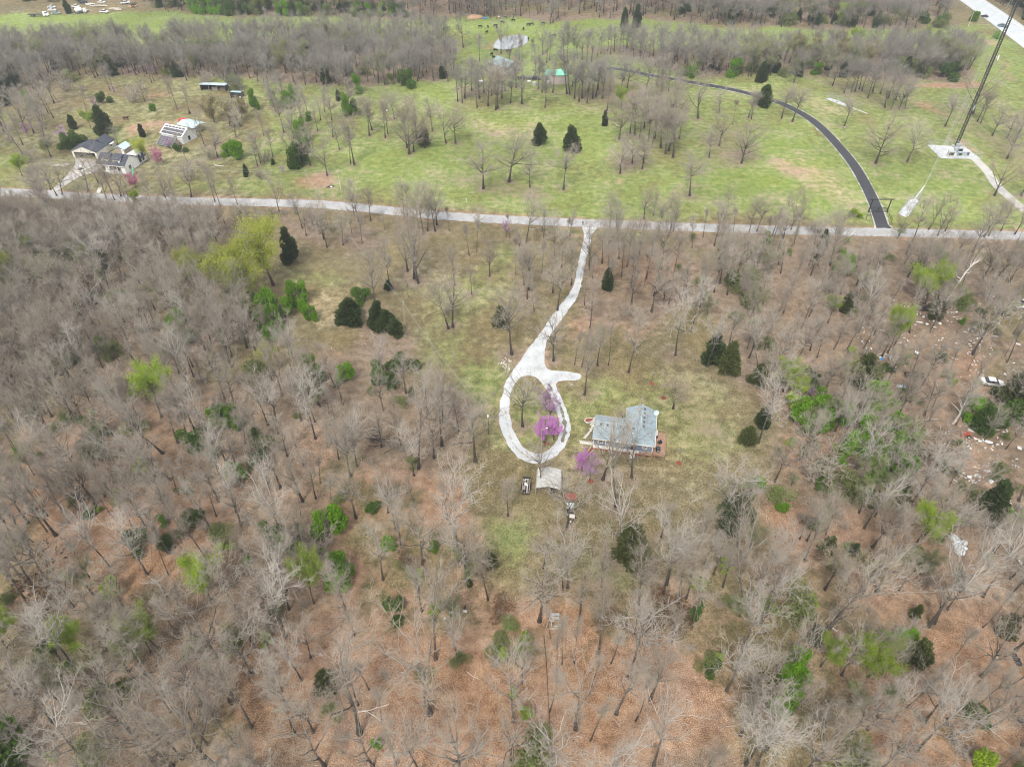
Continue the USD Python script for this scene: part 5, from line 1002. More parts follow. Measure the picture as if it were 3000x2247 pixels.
KINDWORD = {'cedar': ('cedar_tree', 'cedar', 'dark green cedar'), 'olive_cedar': ('cedar_tree', 'cedar', 'olive green cedar'), 'green_bush': ('green_bush', 'bush', 'vivid green leafy bush'), 'deep_bush': ('green_bush', 'bush', 'deep green bush'),
            'lime_bush': ('lime_bush', 'bush', 'lime green bush'), 'sage_bush': ('budding_bush', 'bush', 'pale budding bush'), 'brown_bush': ('withered_bush', 'bush', 'withered brown bush'), 'thicket': ('bare_thicket', 'bush', 'grey leafless thicket'),
            'lime_tree': ('leafing_tree', 'tree', 'lime green tree in new leaf'), 'budding_tree': ('leafing_tree', 'tree', 'yellow green flowering tree'), 'sage_tree': ('leafing_tree', 'tree', 'pale green budding tree'), 'cream_tree': ('blossom_tree', 'tree', 'cream budded tree'),
            'willow_tree': ('willow_tree', 'tree', 'ochre flowering willow'), 'redbud_magenta': ('redbud_tree', 'tree', 'magenta redbud'), 'redbud_pink': ('redbud_tree', 'tree', 'rose pink blossom tree'), 'redbud_lilac': ('redbud_tree', 'tree', 'faded lilac redbud')}

def plant_green():
    free = [i for i, g in enumerate(GREENERY) if not g[5]]
    auto = dict(zip(free, name_apart([((('small ' if GREENERY[i][2] < 4.5 else 'tall ' if GREENERY[i][2] > 11 else '') + KINDWORD[GREENERY[i][3]][2]), GREENERY[i][0], GREENERY[i][1]) for i in free])))
    for i, (x, y, h, kind, wf, label) in enumerate(GREENERY):
        path, h0 = LEAFY[kind][int(RNG.integers(len(LEAFY[kind])))]
        f = h / h0 * (.8 if kind == 'cedar' else .85 if kind.startswith('redbud') else 1)
        if kind in ('green_bush', 'deep_bush', 'lime_bush', 'sage_bush'):
            w = (0.45 + 0.45 * f) * wf * RNG.uniform(.9, 1.1) if f > 1 else f * wf
        else:
            w = f * wf * RNG.uniform(.92, 1.08) * (.92 if kind.endswith('_tree') else .8 if kind.startswith('redbud') else .86 if kind == 'cedar' else .9)
        nm, cat, _ = KINDWORD[kind]
        lab = label or auto[i]
        grp = None
        if isinstance(lab, tuple):
            lab, grp = lab[0], 'alike ' + cat
        t = thing(nm, lab, cat, (x, y, -.03), RNG.uniform(0, 360), grp, (w, w, f))
        t.GetReferences().AddInternalReference(Sdf.Path(path)); t.SetInstanceable(True)
plant_green()

def undergrowth():
    """Low bushes, budding saplings and thickets nobody could count, through the woods."""
    rows = []
    polys = [(px_poly(z[1]), z[0]) for z in ZONES if z[0] in ('left wood', 'right wood', 'centre left', 'drive wood', 'left slope', 'bottom centre')]
    dens = {'left wood': 46, 'right wood': 38, 'centre left': 80, 'drive wood': 90, 'left slope': 80, 'bottom centre': 260}
    for poly, region in polys:
        x0, y0, x1, y1 = poly.bounds
        y1 = min(y1, 330); x0 = max(x0, -190); x1 = min(x1, 230)
        n = int((x1 - x0) * (y1 - y0) / dens[region])
        c = np.column_stack([RNG.uniform(x0, x1, n), RNG.uniform(y0, y1, n)])
        c = c[shapely.contains_xy(poly, c[:, 0], c[:, 1]) & ~shapely.contains_xy(NO, c[:, 0], c[:, 1])]
        keep = meshkit.fbm(np.column_stack([c / 16, np.zeros(len(c))]), 3, 33) + .18 * RNG.random(len(c)) > .52
        for x, y in c[keep]:
            if abs(x) > .80 * (y * _cp + CAM_H * _sp) or any(z.contains(Point(x, y)) for z in CLEAR):
                continue
            kind = RNG.choice(['thicket', 'sage_bush', 'deep_bush', 'sage_tree', 'lime_bush', 'green_bush'], p=[.42, .27, .07, .10, .07, .07])
            path, h0 = LEAFY[kind][int(RNG.integers(len(LEAFY[kind])))]
            f = RNG.uniform(.35, .9) * (0.6 if kind == 'sage_tree' else 1)
            rows.append((path, x, y, RNG.uniform(0, 360), f * RNG.uniform(.8, 1.2), f))
    scatter('undergrowth', rows, 'low thickets, seedlings and budding brush on the wood floor')
undergrowth()

def far_edge_green():
    rows = []
    for px, n, kinds in (([(470, 40), (1140, 52), (1140, 20), (470, 0)], 70, ['sage_tree', 'cedar', 'deep_bush', 'sage_bush', 'lime_tree']), ([(1990, 70), (2760, 84), (2800, 0), (1990, -20)], 90, ['sage_tree', 'sage_tree', 'cedar', 'sage_bush', 'deep_bush', 'cream_tree']), ([(2950, 45), (3100, 125), (3250, 120), (2900, -60)], 40, ['cedar', 'sage_tree']), ([(-60, 10), (420, 8), (470, 30), (470, -60), (-60, -60)], 60, ['sage_tree', 'cedar', 'deep_bush', 'sage_bush']),
                         ([(2000, 190), (2840, 190), (2840, 228), (2000, 224)], 55, ['sage_tree', 'sage_bush', 'willow_tree', 'cedar', 'thicket']), ([(0, 170), (1320, 130), (1330, 235), (0, 300)], 60, ['sage_tree', 'sage_bush', 'cedar', 'thicket'])):
        poly = px_poly(px); shapely.prepare(poly); x0, y0, x1, y1 = poly.bounds
        k = 0
        while k < n:
            x, y = RNG.uniform(x0, x1), RNG.uniform(y0, y1)
            if poly.contains(Point(x, y)) and not NO.contains(Point(x, y)):
                kind = kinds[int(RNG.integers(len(kinds)))]
                path, h0 = LEAFY[kind][int(RNG.integers(len(LEAFY[kind])))]
                f = RNG.uniform(.7, 1.1) * (1 if 'tree' in kind or kind == 'cedar' else 1.7)
                rows.append((path, x, y, RNG.uniform(0, 360), f, f)); k += 1
    scatter('far_evergreens', rows, 'greener trees and bushes mixed through the far woods')
far_edge_green()

# ------------------------------------------------------------------ buildings
M_WHITE = plain('white_paint', (0.72, 0.72, 0.70), .6, .3, .06)
M_TRIM = plain('cream_trim', (0.62, 0.58, 0.50), .6, .3, .08)
M_BLUE = usdkit.material(stage, L('slate_blue_siding'), {'tc': ('texture_coordinate', {}), 'w': ('wave_texture', {'bands_direction': 'z', 'profile': 'saw', 'scale': 1.6, 'distortion': 0.1}), 'r': ('rgb_ramp', {'ramp': [(0, (.12, .165, .25)), (.85, (.16, .21, .30)), (1, (.07, .09, .14))]}), 'p': ('principled_bsdf', {'roughness': .7})},
    [('tc.object', 'w.vector'), ('w.fac', 'r.fac'), ('r.color', 'p.base_color')], surface='p.BSDF')
def shingles(name, a, b, c):
    return usdkit.material(stage, L(name), {'tc': ('texture_coordinate', {}), 'n': ('noise_texture', {'scale': 1.1, 'detail': 6.0, 'roughness': .7}), 'mp': ('mapping', {'scale': (.5, 3.0, 3.0)}), 'n2': ('noise_texture', {'scale': 2.0, 'detail': 4.0}),
        'm': ('math', {'math_type': 'multiply_add', 'value2': .5}), 'm2': ('math', {'math_type': 'multiply', 'value2': .5}), 'r': ('rgb_ramp', {'ramp': [(.33, a), (.5, b), (.66, c)]}), 'b': ('bump', {'strength': .4, 'distance': .03}), 'p': ('principled_bsdf', {'roughness': .85, 'specular_ior_level': .3})},
        [('tc.object', 'n.vector'), ('tc.object', 'mp.vector'), ('mp.vector', 'n2.vector'), ('n.fac', 'm.value1'), ('n2.fac', 'm2.value1'), ('m2.value', 'm.value3'), ('m.value', 'r.fac'), ('r.color', 'p.base_color'), ('n2.fac', 'b.height'), ('b.normal', 'p.normal')], surface='p.BSDF')
M_ROOF = shingles('blue_grey_shingles', (.125, .16, .178), (.205, .255, .278), (.30, .345, .365))
M_DARKROOF = shingles('charcoal_shingles', (.028, .032, .042), (.045, .05, .064), (.075, .08, .098))
M_METAL = plain('galvanised_sheet', (0.46, 0.47, 0.46), .45, .5, .12, 1.2)
M_CARP = plain('weathered_white_sheet', (0.33, 0.325, 0.30), .6, .3, .2, 1.4)
M_LBLUE = plain('pale_blue_sheet', (0.36, 0.47, 0.50), .5, .4, .10, 1.0)
M_GREENROOF = plain('mint_green_sheet', (0.16, 0.45, 0.32), .5, .4, .16, .8)
M_TEALROOF = plain('teal_grey_sheet', (0.17, 0.225, 0.23), .6, .4, .14, .8)
M_GLASS = plain('dark_window_glass', (0.03, 0.035, 0.04), .1, .6, .1)
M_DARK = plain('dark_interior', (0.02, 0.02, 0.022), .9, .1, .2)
M_BLACK2 = plain('black_steel', (0.018, 0.018, 0.02), .5, .4, .2)
M_RUBBER = plain('tyre_rubber', (0.02, 0.02, 0.021), .9, .2, .2)
M_DECK = plain('deck_boards', (0.28, 0.175, 0.12), .8, .2, .16, 2.0)
M_WOOD = plain('grey_timber', (0.27, 0.225, 0.185), .9, .1, .2, 2.0)
M_POLE = plain('pole_timber', (0.30, 0.24, 0.18), .9, .1, .2, 2.0)
M_POLEP = plain('pale_pole', (0.50, 0.45, 0.36), .9, .1, .12, 2.0)
M_BRICK = plain('pinkish_masonry', (0.40, 0.34, 0.31), .9, .1, .12, 2.5)
M_STONE = plain('pale_stone', (0.50, 0.47, 0.42), .9, .1, .15, 3.0)
M_STEEL = plain('galvanised_tube', (0.32, 0.34, 0.34), .5, .5, .1)
M_RED = plain('red_sheet', (0.50, 0.035, 0.045), .55, .3, .15, 1.0)
M_RUST = plain('rusty_red_metal', (0.30, 0.055, 0.03), .8, .2, .3, 2.5)
M_BLUETARP = plain('blue_tarpaulin', (0.06, 0.22, 0.50), .5, .4, .18, 2.0)
M_RUBBISH = plain('white_rubbish', (0.60, 0.595, 0.575), .6, .3, .16, 2.0)
M_PLASTIC = plain('white_plastic_wrap', (0.64, 0.70, 0.73), .4, .5, .10, 1.5)
M_PANEL = plain('solar_cells', (0.055, 0.050, 0.058), .25, .6, .12, .8)
M_GREENP = plain('green_plastic', (0.02, 0.32, 0.17), .45, .4, .1)
M_HIDE = plain('black_hide', (0.012, 0.011, 0.011), .8, .2, .2)
M_BAY = plain('brown_hide', (0.055, 0.028, 0.018), .7, .2, .2)
M_TAN = plain('tan_panel', (0.55, 0.42, 0.24), .7, .2, .1)
M_CARBLUE = plain('teal_car_paint', (0.045, 0.13, 0.17), .3, .6, .05)
M_CARDARK = plain('dark_car_paint', (0.025, 0.027, 0.032), .3, .6, .1)
M_CARBEIGE = plain('beige_car_paint', (0.42, 0.36, 0.29), .4, .5, .1)
M_EARTH = plain('red_earth', (0.30, 0.19, 0.12), .95, .1, .2, 1.5)
M_BURNT = plain('charred_timber', (0.022, 0.02, 0.018), .95, .1, .35, 2.0)
M_LIGHT = plain('lamp_housing', (0.55, 0.56, 0.55), .4, .4, .05)

def quads(m, *faces):
    for f in faces:
        f = np.array(f, float)
        m.add(f, [[0, i, i + 1] for i in range(1, len(f) - 1)])
    return m

def slab(faces, thick=.14):
    """Roof planes given by their top outlines (counter-clockwise from above), each with thickness."""
    m = MB()
    for f in faces:
        f = np.array(f, float); n = len(f)
        g = f - [0, 0, thick]
        m.add(f, [[0, i, i + 1] for i in range(1, n - 1)])
        m.add(g, [[0, i + 1, i] for i in range(1, n - 1)])
        for i in range(n):
            j = (i + 1) % n
            m.add([f[i], g[i], g[j], f[j]], [[0, 1, 2], [0, 2, 3]])
    return m

def wall_prism(outline, z0, z1):
    return MB().prism(outline, z0, z1)

def gable_wall(m, a, b, z0, ze, zr, t=.16):
    """Pentagonal end wall between points a and b (plan)."""
    a, b = np.array(a, float), np.array(b, float); mid = (a + b) / 2
    d = b - a; nrm = np.array([-d[1], d[0]]) / np.linalg.norm(d) * t / 2
    P = [np.array([*a, z0]), np.array([*b, z0]), np.array([*b, ze]), np.array([*mid, zr]), np.array([*a, ze])]
    o = np.array([*nrm, 0])
    F, B = [p + o for p in P], [p - o for p in P]
    quads(m, F, B[::-1])
    for i in range(5):
        j = (i + 1) % 5
        quads(m, [F[i], B[i], B[j], F[j]])
    return m

def window(parent, x, y, z, w, h, axis='x', out=-1, frame=None, name='window'):
    """Frame proud of the wall with a dark pane; axis: wall direction; out: sign of the outward normal."""
    fr, t = MB(), .05
    def B(c, size):
        cx, cy, cz = c
        if axis == 'x':
            fr_.box((x + cx, y + out * cy, z + cz), size)
        else:
            fr_.box((x + out * cy, y + cx, z + cz), (size[1], size[0], size[2]))
    fr_ = fr
    for sx in (-1, 1): B((sx * w / 2, t, 0), (.12, .10, h + .14))
    for sz in (-1, 1): B((0, t, sz * h / 2), (w, .10, .13))
    B((0, t, 0), (w - .1, .06, .05))
    fp = fr.build(name, frame or M_WHITE, parent)
    fr_ = MB(); B((0, .02, 0), (w - .08, .04, h - .08)); fr_.build('pane', M_GLASS, fp)
    return fp

# --- the house in the clearing: L-shaped, blue-grey shingled roof
def main_house():
    h = thing('ranch_house', 'L shaped house with blue grey shingle roof and slate blue walls on the lawn', 'house', (18.0, 109.75, 0), -10.9)
    W, D, ze, zr, xi, y2 = 12.95, 6.95, 3.2, 4.85, 6.75, 10.6
    J, xm, ym = np.array([9.85, 3.47, zr]), 9.85, 3.47
    e = .35
    slab([[(-e, -e, ze), (W + e, -e, ze), J, (-e, ym, zr)], [(W + e, -e, ze), (W + e, y2 + e, ze), (xm, y2 + e, zr), J],
          [(-e, D + e, ze), (-e, ym, zr), J, (xi - e, D + e, ze)], [(xi - e, D + e, ze), J, (xm, y2 + e, zr), (xi - e, y2 + e, ze)]]).build('roof', M_ROOF, h)
    cap = MB()
    for a, b in (((-e, ym, zr), J), (J, (xm, y2 + e, zr)), (J, (W + e, -e, ze))):
        cap.beam(np.array(a) + [0, 0, .01], np.array(b) + [0, 0, .01], .26, .05)
    cap.build('ridge_cap', plain('pale_ridge_shingle', (.26, .33, .355), .85, .2, .1), '/World/ranch_house/roof')
    wl = MB()
    t = .2
    wl.prism([(0, 0), (W, 0), (W, y2), (xi, y2), (xi, D), (0, D)], .95, ze - .12)
    gable_wall(wl, (t / 2, 0), (t / 2, D), ze - .12, ze - .1, zr - .16, t); gable_wall(wl, (xi, y2 - t / 2), (W, y2 - t / 2), ze - .12, ze - .1, zr - .16, t)
    wl.build('wall', M_BLUE, h)
    MB().prism([(-.03, -.03), (W + .03, -.03), (W + .03, y2 + .03), (xi - .03, y2 + .03), (xi - .03, D + .03), (-.03, D + .03)], -.1, .95).build('foundation', M_WHITE, h)
    fas = MB()
    for a, b in (((-e, -e), (W + e, -e)), ((W + e, -e), (W + e, y2 + e)), ((-e, D + e), (xi - e, D + e)), ((xi - e, D + e), (xi - e, y2 + e))):
        d = np.array(b) - a; n = np.array([d[1], -d[0]]) / np.linalg.norm(d) * .05
        fas.beam((a[0] + n[0], a[1] + n[1], ze - .07), (b[0] + n[0], b[1] + n[1], ze - .07), .09, .17)
    fas.build('gutter', M_TRIM, h)
    cr_ = MB()
    for x in (.05, W - .05): cr_.box((x, -.04, 2.0), (.16, .08, 2.15))
    cr_.build('corner_board', M_WHITE, h)
    window(h, 1.55, -.0, 2.25, 1.0, 1.0, frame=M_TRIM); window(h, 3.15, -.0, 2.2, .95, 1.15, frame=M_WHITE); window(h, 6.3, 0, 2.3, 1.1, .7, frame=M_TRIM); window(h, 11.2, 0, 2.3, .9, .75, frame=M_TRIM)
    window(h, 0, 4.8, 2.2, 1.0, 1.1, axis='y', out=-1); window(h, W, 8.2, 2.2, 1.3, 1.1, axis='y', out=1)
    d = MB().box((8.75, -.05, 1.95), (.95, .09, 1.95)).build('door', plain('dark_brown_door', (.05, .035, .03)), h)
    MB().box((8.75, -.12, 1.95), (.10, .05, .06)).build('handle', M_STEEL, d)
    MB().box((0.9, -.05, .55), (.9, .05, .16)).box((2.4, -.05, .55), (.5, .05, .12)).build('vent_grille', M_STEEL, h)
    for i in range(6):
        x = 1.15 + i * 1.44; MB().box((x, ym - .55, zr - .20), (.34, .34, .22)).box((x, ym - .57, zr - .08), (.42, .42, .05)).build('roof_vent', M_CARDARK, h)
    for i in range(5):
        y = 4.0 + i * 1.42; MB().box((xm + .62, y, zr - .25), (.34, .34, .22)).box((xm + .64, y, zr - .13), (.42, .42, .05)).build('roof_vent', M_CARDARK, h)
    MB().cyl((5.0, 2.4, 4.2), .07, .55).build('vent_pipe', M_CARDARK, h); MB().cyl((8.3, 1.9, 3.95), .09, .4).build('vent_pipe', M_WHITE, h)
    ds = MB(); dish_mesh(ds, (W + .1, y2 - .9, 4.0), .62, (.25, -.85, .5)); ds.build('satellite_dish', M_LBLUE, h)
    MB().bar((W - .1, y2 - .9, 3.1), (W + .1, y2 - .8, 3.95), .05).build('dish_mast', M_STEEL, h)
    MB().box((xi - .75, y2 + .1, .5), (.8, .8, 1.0)).box((xi - .75, y2 + .1, 1.03), (.7, .7, .06)).build('heat_pump', M_CARDARK, h)
    # deck along the right side, wrapping the front corner
    dk = thing('deck', 'brown timber deck wrapping the right side of the house', 'deck', (18.0, 109.75, 0), -10.9)
    for k in range(17):
        x = W + .32 + k * .15
        MB().box((x, 2.85, .93), (.138, 7.4, .05)).build('board', M_DECK, dk)
    for k in range(5):
        y = -.25 - k * .17
        MB().box((11.55, y, .93), (3.0, .155, .05)).build('board', M_DECK, dk)
    rl = MB()
    xr, yf = W + 2.75, -1.0
    for x in np.linspace(10.1, xr, 5): rl.box((x, yf, 1.0), (.09, .09, 1.95))
    for y in np.linspace(yf, 6.5, 6): rl.box((xr, y, 1.0), (.09, .09, 1.95))
    for z in (1.35, 1.6, 1.95): rl.box(((10.1 + xr) / 2, yf, z), (xr - 10.1, .05, .09)); rl.box((xr, (yf + 6.5) / 2, z), (.05, 6.5 - yf, .09))
    rl.box(((W + xr) / 2 + .2, 6.5, 1.9), (xr - W - .4, .05, .1)); rl.build('railing', M_DECK, dk)
    rm = MB()
    for x in (W + .6, W + 2.4):
        for y in (-.6, 2.8, 6.2): rm.box((x, y, .42), (.12, .12, .95))
    rm.box((W + 1.5, 6.5, .8), (2.4, .06, .2)).box((W + 2.72, 2.8, .80), (.05, 7.4, .2)).build('joists', M_DECK, dk)
    st = thing('front_steps', 'short flight of pale steps below the dark front door', 'steps', (18.0, 109.75, 0), -10.9)
    for k in range(5):
        MB().box((8.75, -.45 - k * .30, .78 - k * .17), (1.05, .30, .10)).build('step', M_STONE, st)
    MB().box((8.2, -1.0, .42), (.06, 1.6, .08)).build('stringer', M_DECK, st)
    gl = thing('covered_grill', 'large grill under a black cover on the deck corner', 'grill', (32.05, 107.85, .955), -8)
    v = trimesh.creation.icosphere(3, 1.0); p = np.array(v.vertices); p[:, 2] = np.maximum(p[:, 2], -.7); p = np.sign(p) * np.abs(p) ** .72
    obj('cover', (p * [.52, .62, .58] + [0, 0, .52], v.faces), M_BLACK2, gl, True); MB().box((0, -.66, .55), (.5, .12, .1)).build('handle', M_STEEL, gl)
    ch = thing('round_chair', 'black round lounge chair on the deck by the outer rail', 'chair', (32.75, 110.2, .955), 10)
    MB().cyl((0, 0, .1), .45, .25, 16).build('seat', M_BLACK2, ch); MB().box((.35, 0, .45), (.15, .8, .6)).build('backrest', M_BLACK2, ch)
    um = thing('closed_parasol', 'closed white parasol on a dark base at the back of the deck', 'parasol', (32.35, 112.1, .955), 0)
    MB().bar((0, 0, 0), (0, 0, 2.3), .03).build('pole', M_WHITE, um); MB().bar((0, 0, .75), (0, 0, 2.25), .30, 10, .05).build('canopy', M_RUBBISH, um); MB().cyl((0, 0, 0), .4, .12, 14).build('base', M_BLACK2, um)
    # beds, steps and paths at the left end
    crh = lambda pts: GP(crop(340 / 2209, 1660, 1160, pts))
    bed = Polygon(chaikin(crh([(345, 480), (375, 445), (450, 440), (515, 440), (510, 460), (470, 490), (430, 515), (380, 510)]), 2, True))
    fb = thing('flower_bed', 'teardrop raised bed of red mulch ringed with stone left of the house', 'flower bed')
    ring = MB(); c = np.array(bed.buffer(.1).exterior.coords)
    L_ = bed.buffer(.1).exterior.length
    for k in range(int(L_ / .34)):
        p = bed.buffer(.1).exterior.interpolate(k * .34); q = bed.buffer(.1).exterior.interpolate(k * .34 + .1)
        MB().box((p.x, p.y, .14), (.30, .2, .30), math.degrees(math.atan2(q.y - p.y, q.x - p.x))).build('stone', M_STONE if k % 3 else M_BRICK, fb)
    MB().prism(list(bed.exterior.coords)[:-1], 0, .26).build('mulch', M_CHIP, fb)
    sp = thing('garden_steps', 'five broad pale steps between the teardrop bed and the house', 'steps')
    for k in range(5):
        a, b = crh([(515 - 18 * k, 445 + 28 * k), (560 - 3 * k, 425 + 33 * k)])
        MB().beam((*a, .10 + .05 * (5 - k)), (*b, .10 + .05 * (5 - k)), .30, .16).build('step', M_STONE, sp)
    pth = thing('stone_path', 'path of pale flagstones angling from the garden steps to the ramp', 'path')
    line = LineString(crh([(500, 575), (455, 650), (400, 735), (330, 810), (300, 860)]))
    for k in range(int(line.length / .62)):
        p = line.interpolate(k * .62)
        r = np.random.default_rng(k); pol = [(p.x + .34 * (1 + .2 * r.normal()) * math.cos(a), p.y + .30 * (1 + .2 * r.normal()) * math.sin(a)) for a in np.linspace(0, 2 * math.pi, 7)[:-1]]
        MB().prism(list(Polygon(pol).convex_hull.exterior.coords)[:-1], 0, .07).build('flagstone', M_STONE, pth)
    rp = thing('entry_ramp', 'pale concrete ramp running into the left front corner of the house', 'ramp')
    MB().prism(crh([(250, 855), (290, 858), (540, 890), (540, 945), (470, 935), (250, 905)]), -.05, .14).build('slab', M_CONC, rp)
    a, b, c_ = crh([(470, 935), (260, 905), (250, 860)])
    MB().beam((*a, .22), (*b, .22), .12, .24).beam((*b, .22), (*c_, .22), .12, .24).build('kerb', M_TRIM, rp)
    sheet(chaikin(crh([(545, 960), (1000, 995), (1250, 1040), (1590, 1050), (1830, 1090), (1835, 1160), (1500, 1165), (1000, 1095), (760, 1050), (560, 1030), (520, 1010)]), 1, True), .07, 'mulch_bed', M_CHIP, 'red mulch bed along the front of the house')
    sheet(chaikin(crh([(480, 950), (540, 960), (520, 1020), (420, 1120), (290, 1230), (250, 1215), (330, 1130), (440, 1030)]), 1, True), .066, 'mulch_bed', M_CHIP, 'red mulch bed curving from the ramp to the magenta redbud')
    ed = thing('bed_edging', 'pale edging on either side of the curving mulch bed', 'edging')
    for pts in ([(475, 945), (430, 1030), (330, 1120), (250, 1210)], [(545, 965), (515, 1020), (420, 1120), (300, 1235)]):
        m = MB(); q = chaikin(crh(pts), 2)
        for i in range(len(q) - 1): m.beam((*q[i], .09), (*q[i + 1], .09), .10, .16)
        m.build('edging_strip', M_STONE, ed)

def dish_mesh(m, c, r, aim):
    aim = unit(np.array(aim, float)); a = unit(np.cross(aim, [0, 0, 1.0])); b = np.cross(a, aim)
    rings, n = 4, 16
    V = [np.array(c, float)]
    for k in range(1, rings + 1):
        for t in np.arange(n) * 2 * math.pi / n:
            rr = r * k / rings
            V.append(np.array(c) + rr * math.cos(t) * a + rr * math.sin(t) * b + aim * .28 * r * (k / rings) ** 2)
    F = [[0, 1 + j, 1 + (j + 1) % n] for j in range(n)]
    for k in range(rings - 1):
        for j in range(n):
            p, q = 1 + k * n + j, 1 + k * n + (j + 1) % n
            F += [[p, p + n, q + n], [p, q + n, q]]
    F = np.array(F); nv = len(V)
    back = [v - aim * .03 for v in V]
    m.add(V + back, np.vstack([F, F[:, ::-1] + nv]))
main_house()

def wheel(parent, c, r=.32, w=.22, axis=(1, 0, 0), name='wheel'):
    a = unit(np.array(axis, float)); c = np.array(c, float)
    wh = MB().bar(c - a * w / 2, c + a * w / 2, r, 14).build(name, M_RUBBER, parent)
    MB().bar(c - a * (w / 2 + .015), c + a * (w / 2 + .015), r * .58, 10).build('rim', M_STEEL, wh)
    return wh

def carport_group():
    c = thing('carport', 'white sheet metal carport with bent eaves and dark open front', 'carport', (4.93, 96.3, 0), -5.6)
    W, D = 5.1, 5.2
    prof = [(-.15, 1.75), (0.1, 2.35), (W / 2, 3.0), (W - .1, 2.35), (W + .15, 1.75)]
    for i in range(4):
        (x0, z0), (x1, z1) = prof[i], prof[i + 1]
        n = 3 if i in (1, 2) else 1
        for k in range(n if n > 1 else 1):
            pass
        for k in range(7):                   # separate sheets with visible laps
            y0, y1 = -.2 + k * .79, -.2 + (k + 1) * .79 - .02
            up = .012 * (k % 2)
            slab([[(x0, y0, z0 + up), (x1, y0, z1 + up), (x1, y1, z1 + up), (x0, y1, z0 + up)]], .03).build('roof_sheet', M_CARP, c)
    for y in (0, D / 2, D):
        fr = MB()
        for x in (.02, W - .02): fr.box((x, y, 1.05), (.08, .08, 2.2))
        fr.bar((.02, y, 2.2), (W / 2, y, 2.88), .04).bar((W / 2, y, 2.88), (W - .02, y, 2.2), .04)
        fr.build('frame', M_STEEL, c)
    MB().box((W / 2, D + .05, 1.3), (W, .05, 2.4)).box((-.02, D * .6, 1.2), (.04, D * .75, 1.6)).box((W + .02, D * .6, 1.2), (.04, D * .75, 1.6)).build('side_sheet', M_WOOD, c)
    j = thing('riding_mower', 'dark riding mower in the shade under the carport roof', 'mower', (8.6, 97.0, 0), 80)
    MB().box((0, 0, .45), (1.5, .75, .4)).box((.45, 0, .75), (.55, .55, .35)).build('body', M_CARDARK, j); MB().box((-.35, 0, .85), (.4, .45, .45)).build('seat', M_BLACK2, j)
    for x in (-.5, .5):
        for y in (-.42, .42): wheel(j, (x, y, .27), .27, .16, (0, 1, 0))
    b = thing('storage_boxes', 'stack of dim grey crates at the back of the carport', 'crates', (6.2, 98.6, 0), -6)
    for k, (x, y, z, s) in enumerate([(0, 0, .3, .6), (.7, .1, .3, .55), (.2, .05, .85, .5), (1.5, .3, .35, .7), (-.4, -.7, .25, .5)]):
        MB().box((x, y, z), (s, s * .9, s), 10 * k).build('crate', (M_WOOD, M_METAL, M_BRICK)[k % 3], b)
    t = thing('flatbed_trailer', 'old flatbed trailer loaded with planks and white sheets left of the carport', 'trailer', (2.95, 98.1, 0), -5)
    for k in range(9): MB().box((-.72 + k * .18, 0, .55 + .01 * (k % 2)), (.165, 4.1, .06)).build('plank', (M_WOOD, M_BURNT, M_WOOD)[k % 3], t)
    MB().box((-.84, 0, .60), (.06, 4.2, .22)).box((.84, 0, .60), (.06, 4.2, .22)).box((0, -2.1, .60), (1.7, .06, .25)).box((0, 2.1, .75), (1.7, .06, .5)).box((0, 0, .42), (.2, 4.1, .14)).bar((0, 2.1, .42), (0, 3.1, .42), .05).build('frame', M_CARDARK, t)
    for y in (-.45, .45):
        for x in (-.95, .95): wheel(t, (x, y, .34), .34, .2)
    for k, (x, y, w_, l_, rz, mt) in enumerate([(-.05, .35, .55, .9, 20, M_RUBBISH), (.25, .05, .35, .6, -30, M_RUBBISH), (-.3, 1.5, .9, .25, 5, M_RUBBISH), (.1, 1.85, 1.3, .18, 0, M_METAL), (.35, -.8, .25, 1.7, 3, M_METAL), (-.4, -.6, .5, 1.2, -8, M_WOOD), (-.3, -1.5, .6, .7, 15, M_BURNT)]):
        q = thing('scrap_sheet', ('crumpled white sheet on the middle of the loaded trailer', 'small white sheet lying tilted on the loaded trailer', 'white strip across the head of the loaded trailer', 'grey bar across the very front of the loaded trailer', 'long grey board along the right side of the loaded trailer', 'weathered board on the left of the loaded trailer', 'charred panel at the tail of the loaded trailer')[k], 'scrap', tuple(np.array([2.95, 98.1]) + np.array([[.996, .087], [-.087, .996]]) @ [x, y]) + (.60 + .05 * (k % 3),), -5 + rz)
        r = np.random.default_rng(k); hull = trimesh.Trimesh(np.column_stack([r.uniform(-w_ / 2, w_ / 2, 14), r.uniform(-l_ / 2, l_ / 2, 14), r.uniform(0, .12, 14)])).convex_hull
        obj('sheet', (hull.vertices, hull.faces), mt, q)
    u = thing('utility_buggy', 'small utility buggy with a grey blue roof in front of the carport', 'buggy', (11.75, 91.9, 0), 84)
    MB().box((0, 0, .55), (2.3, 1.2, .35)).box((.85, 0, .75), (.7, 1.15, .25)).box((-.8, 0, .8), (.8, 1.15, .2)).build('body', M_CARDARK, u)
    ro = trimesh.creation.box((1.5, 1.45, .07)); MB().tm(ro.apply_translation([0, 0, 1.78])).box((.0, 0, 1.83), (1.2, 1.2, .05)).build('roof', plain('grey_blue_plastic', (.40, .45, .46), .5), u)
    p = MB()
    for x in (-.6, .6):
        for y in (-.6, .6): p.bar((x * 1.1, y, .7), (x, y, 1.76), .03)
    p.build('roll_bar', M_BLACK2, u); MB().box((-.15, 0, .9), (.45, 1.1, .35)).build('seat', M_BLACK2, u)
    for x in (-.8, .8):
        for y in (-.62, .62): wheel(u, (x, y, .3), .3, .24, (0, 1, 0))
    k_ = thing('garden_cart', 'small two wheeled wooden cart behind the utility buggy', 'cart', (12.0, 90.15, 0), -7)
    for k in range(5): MB().box((0, -.44 + k * .22, .52 + .006 * (k % 2)), (1.35, .205, .04)).build('plank', M_TRIM, k_)
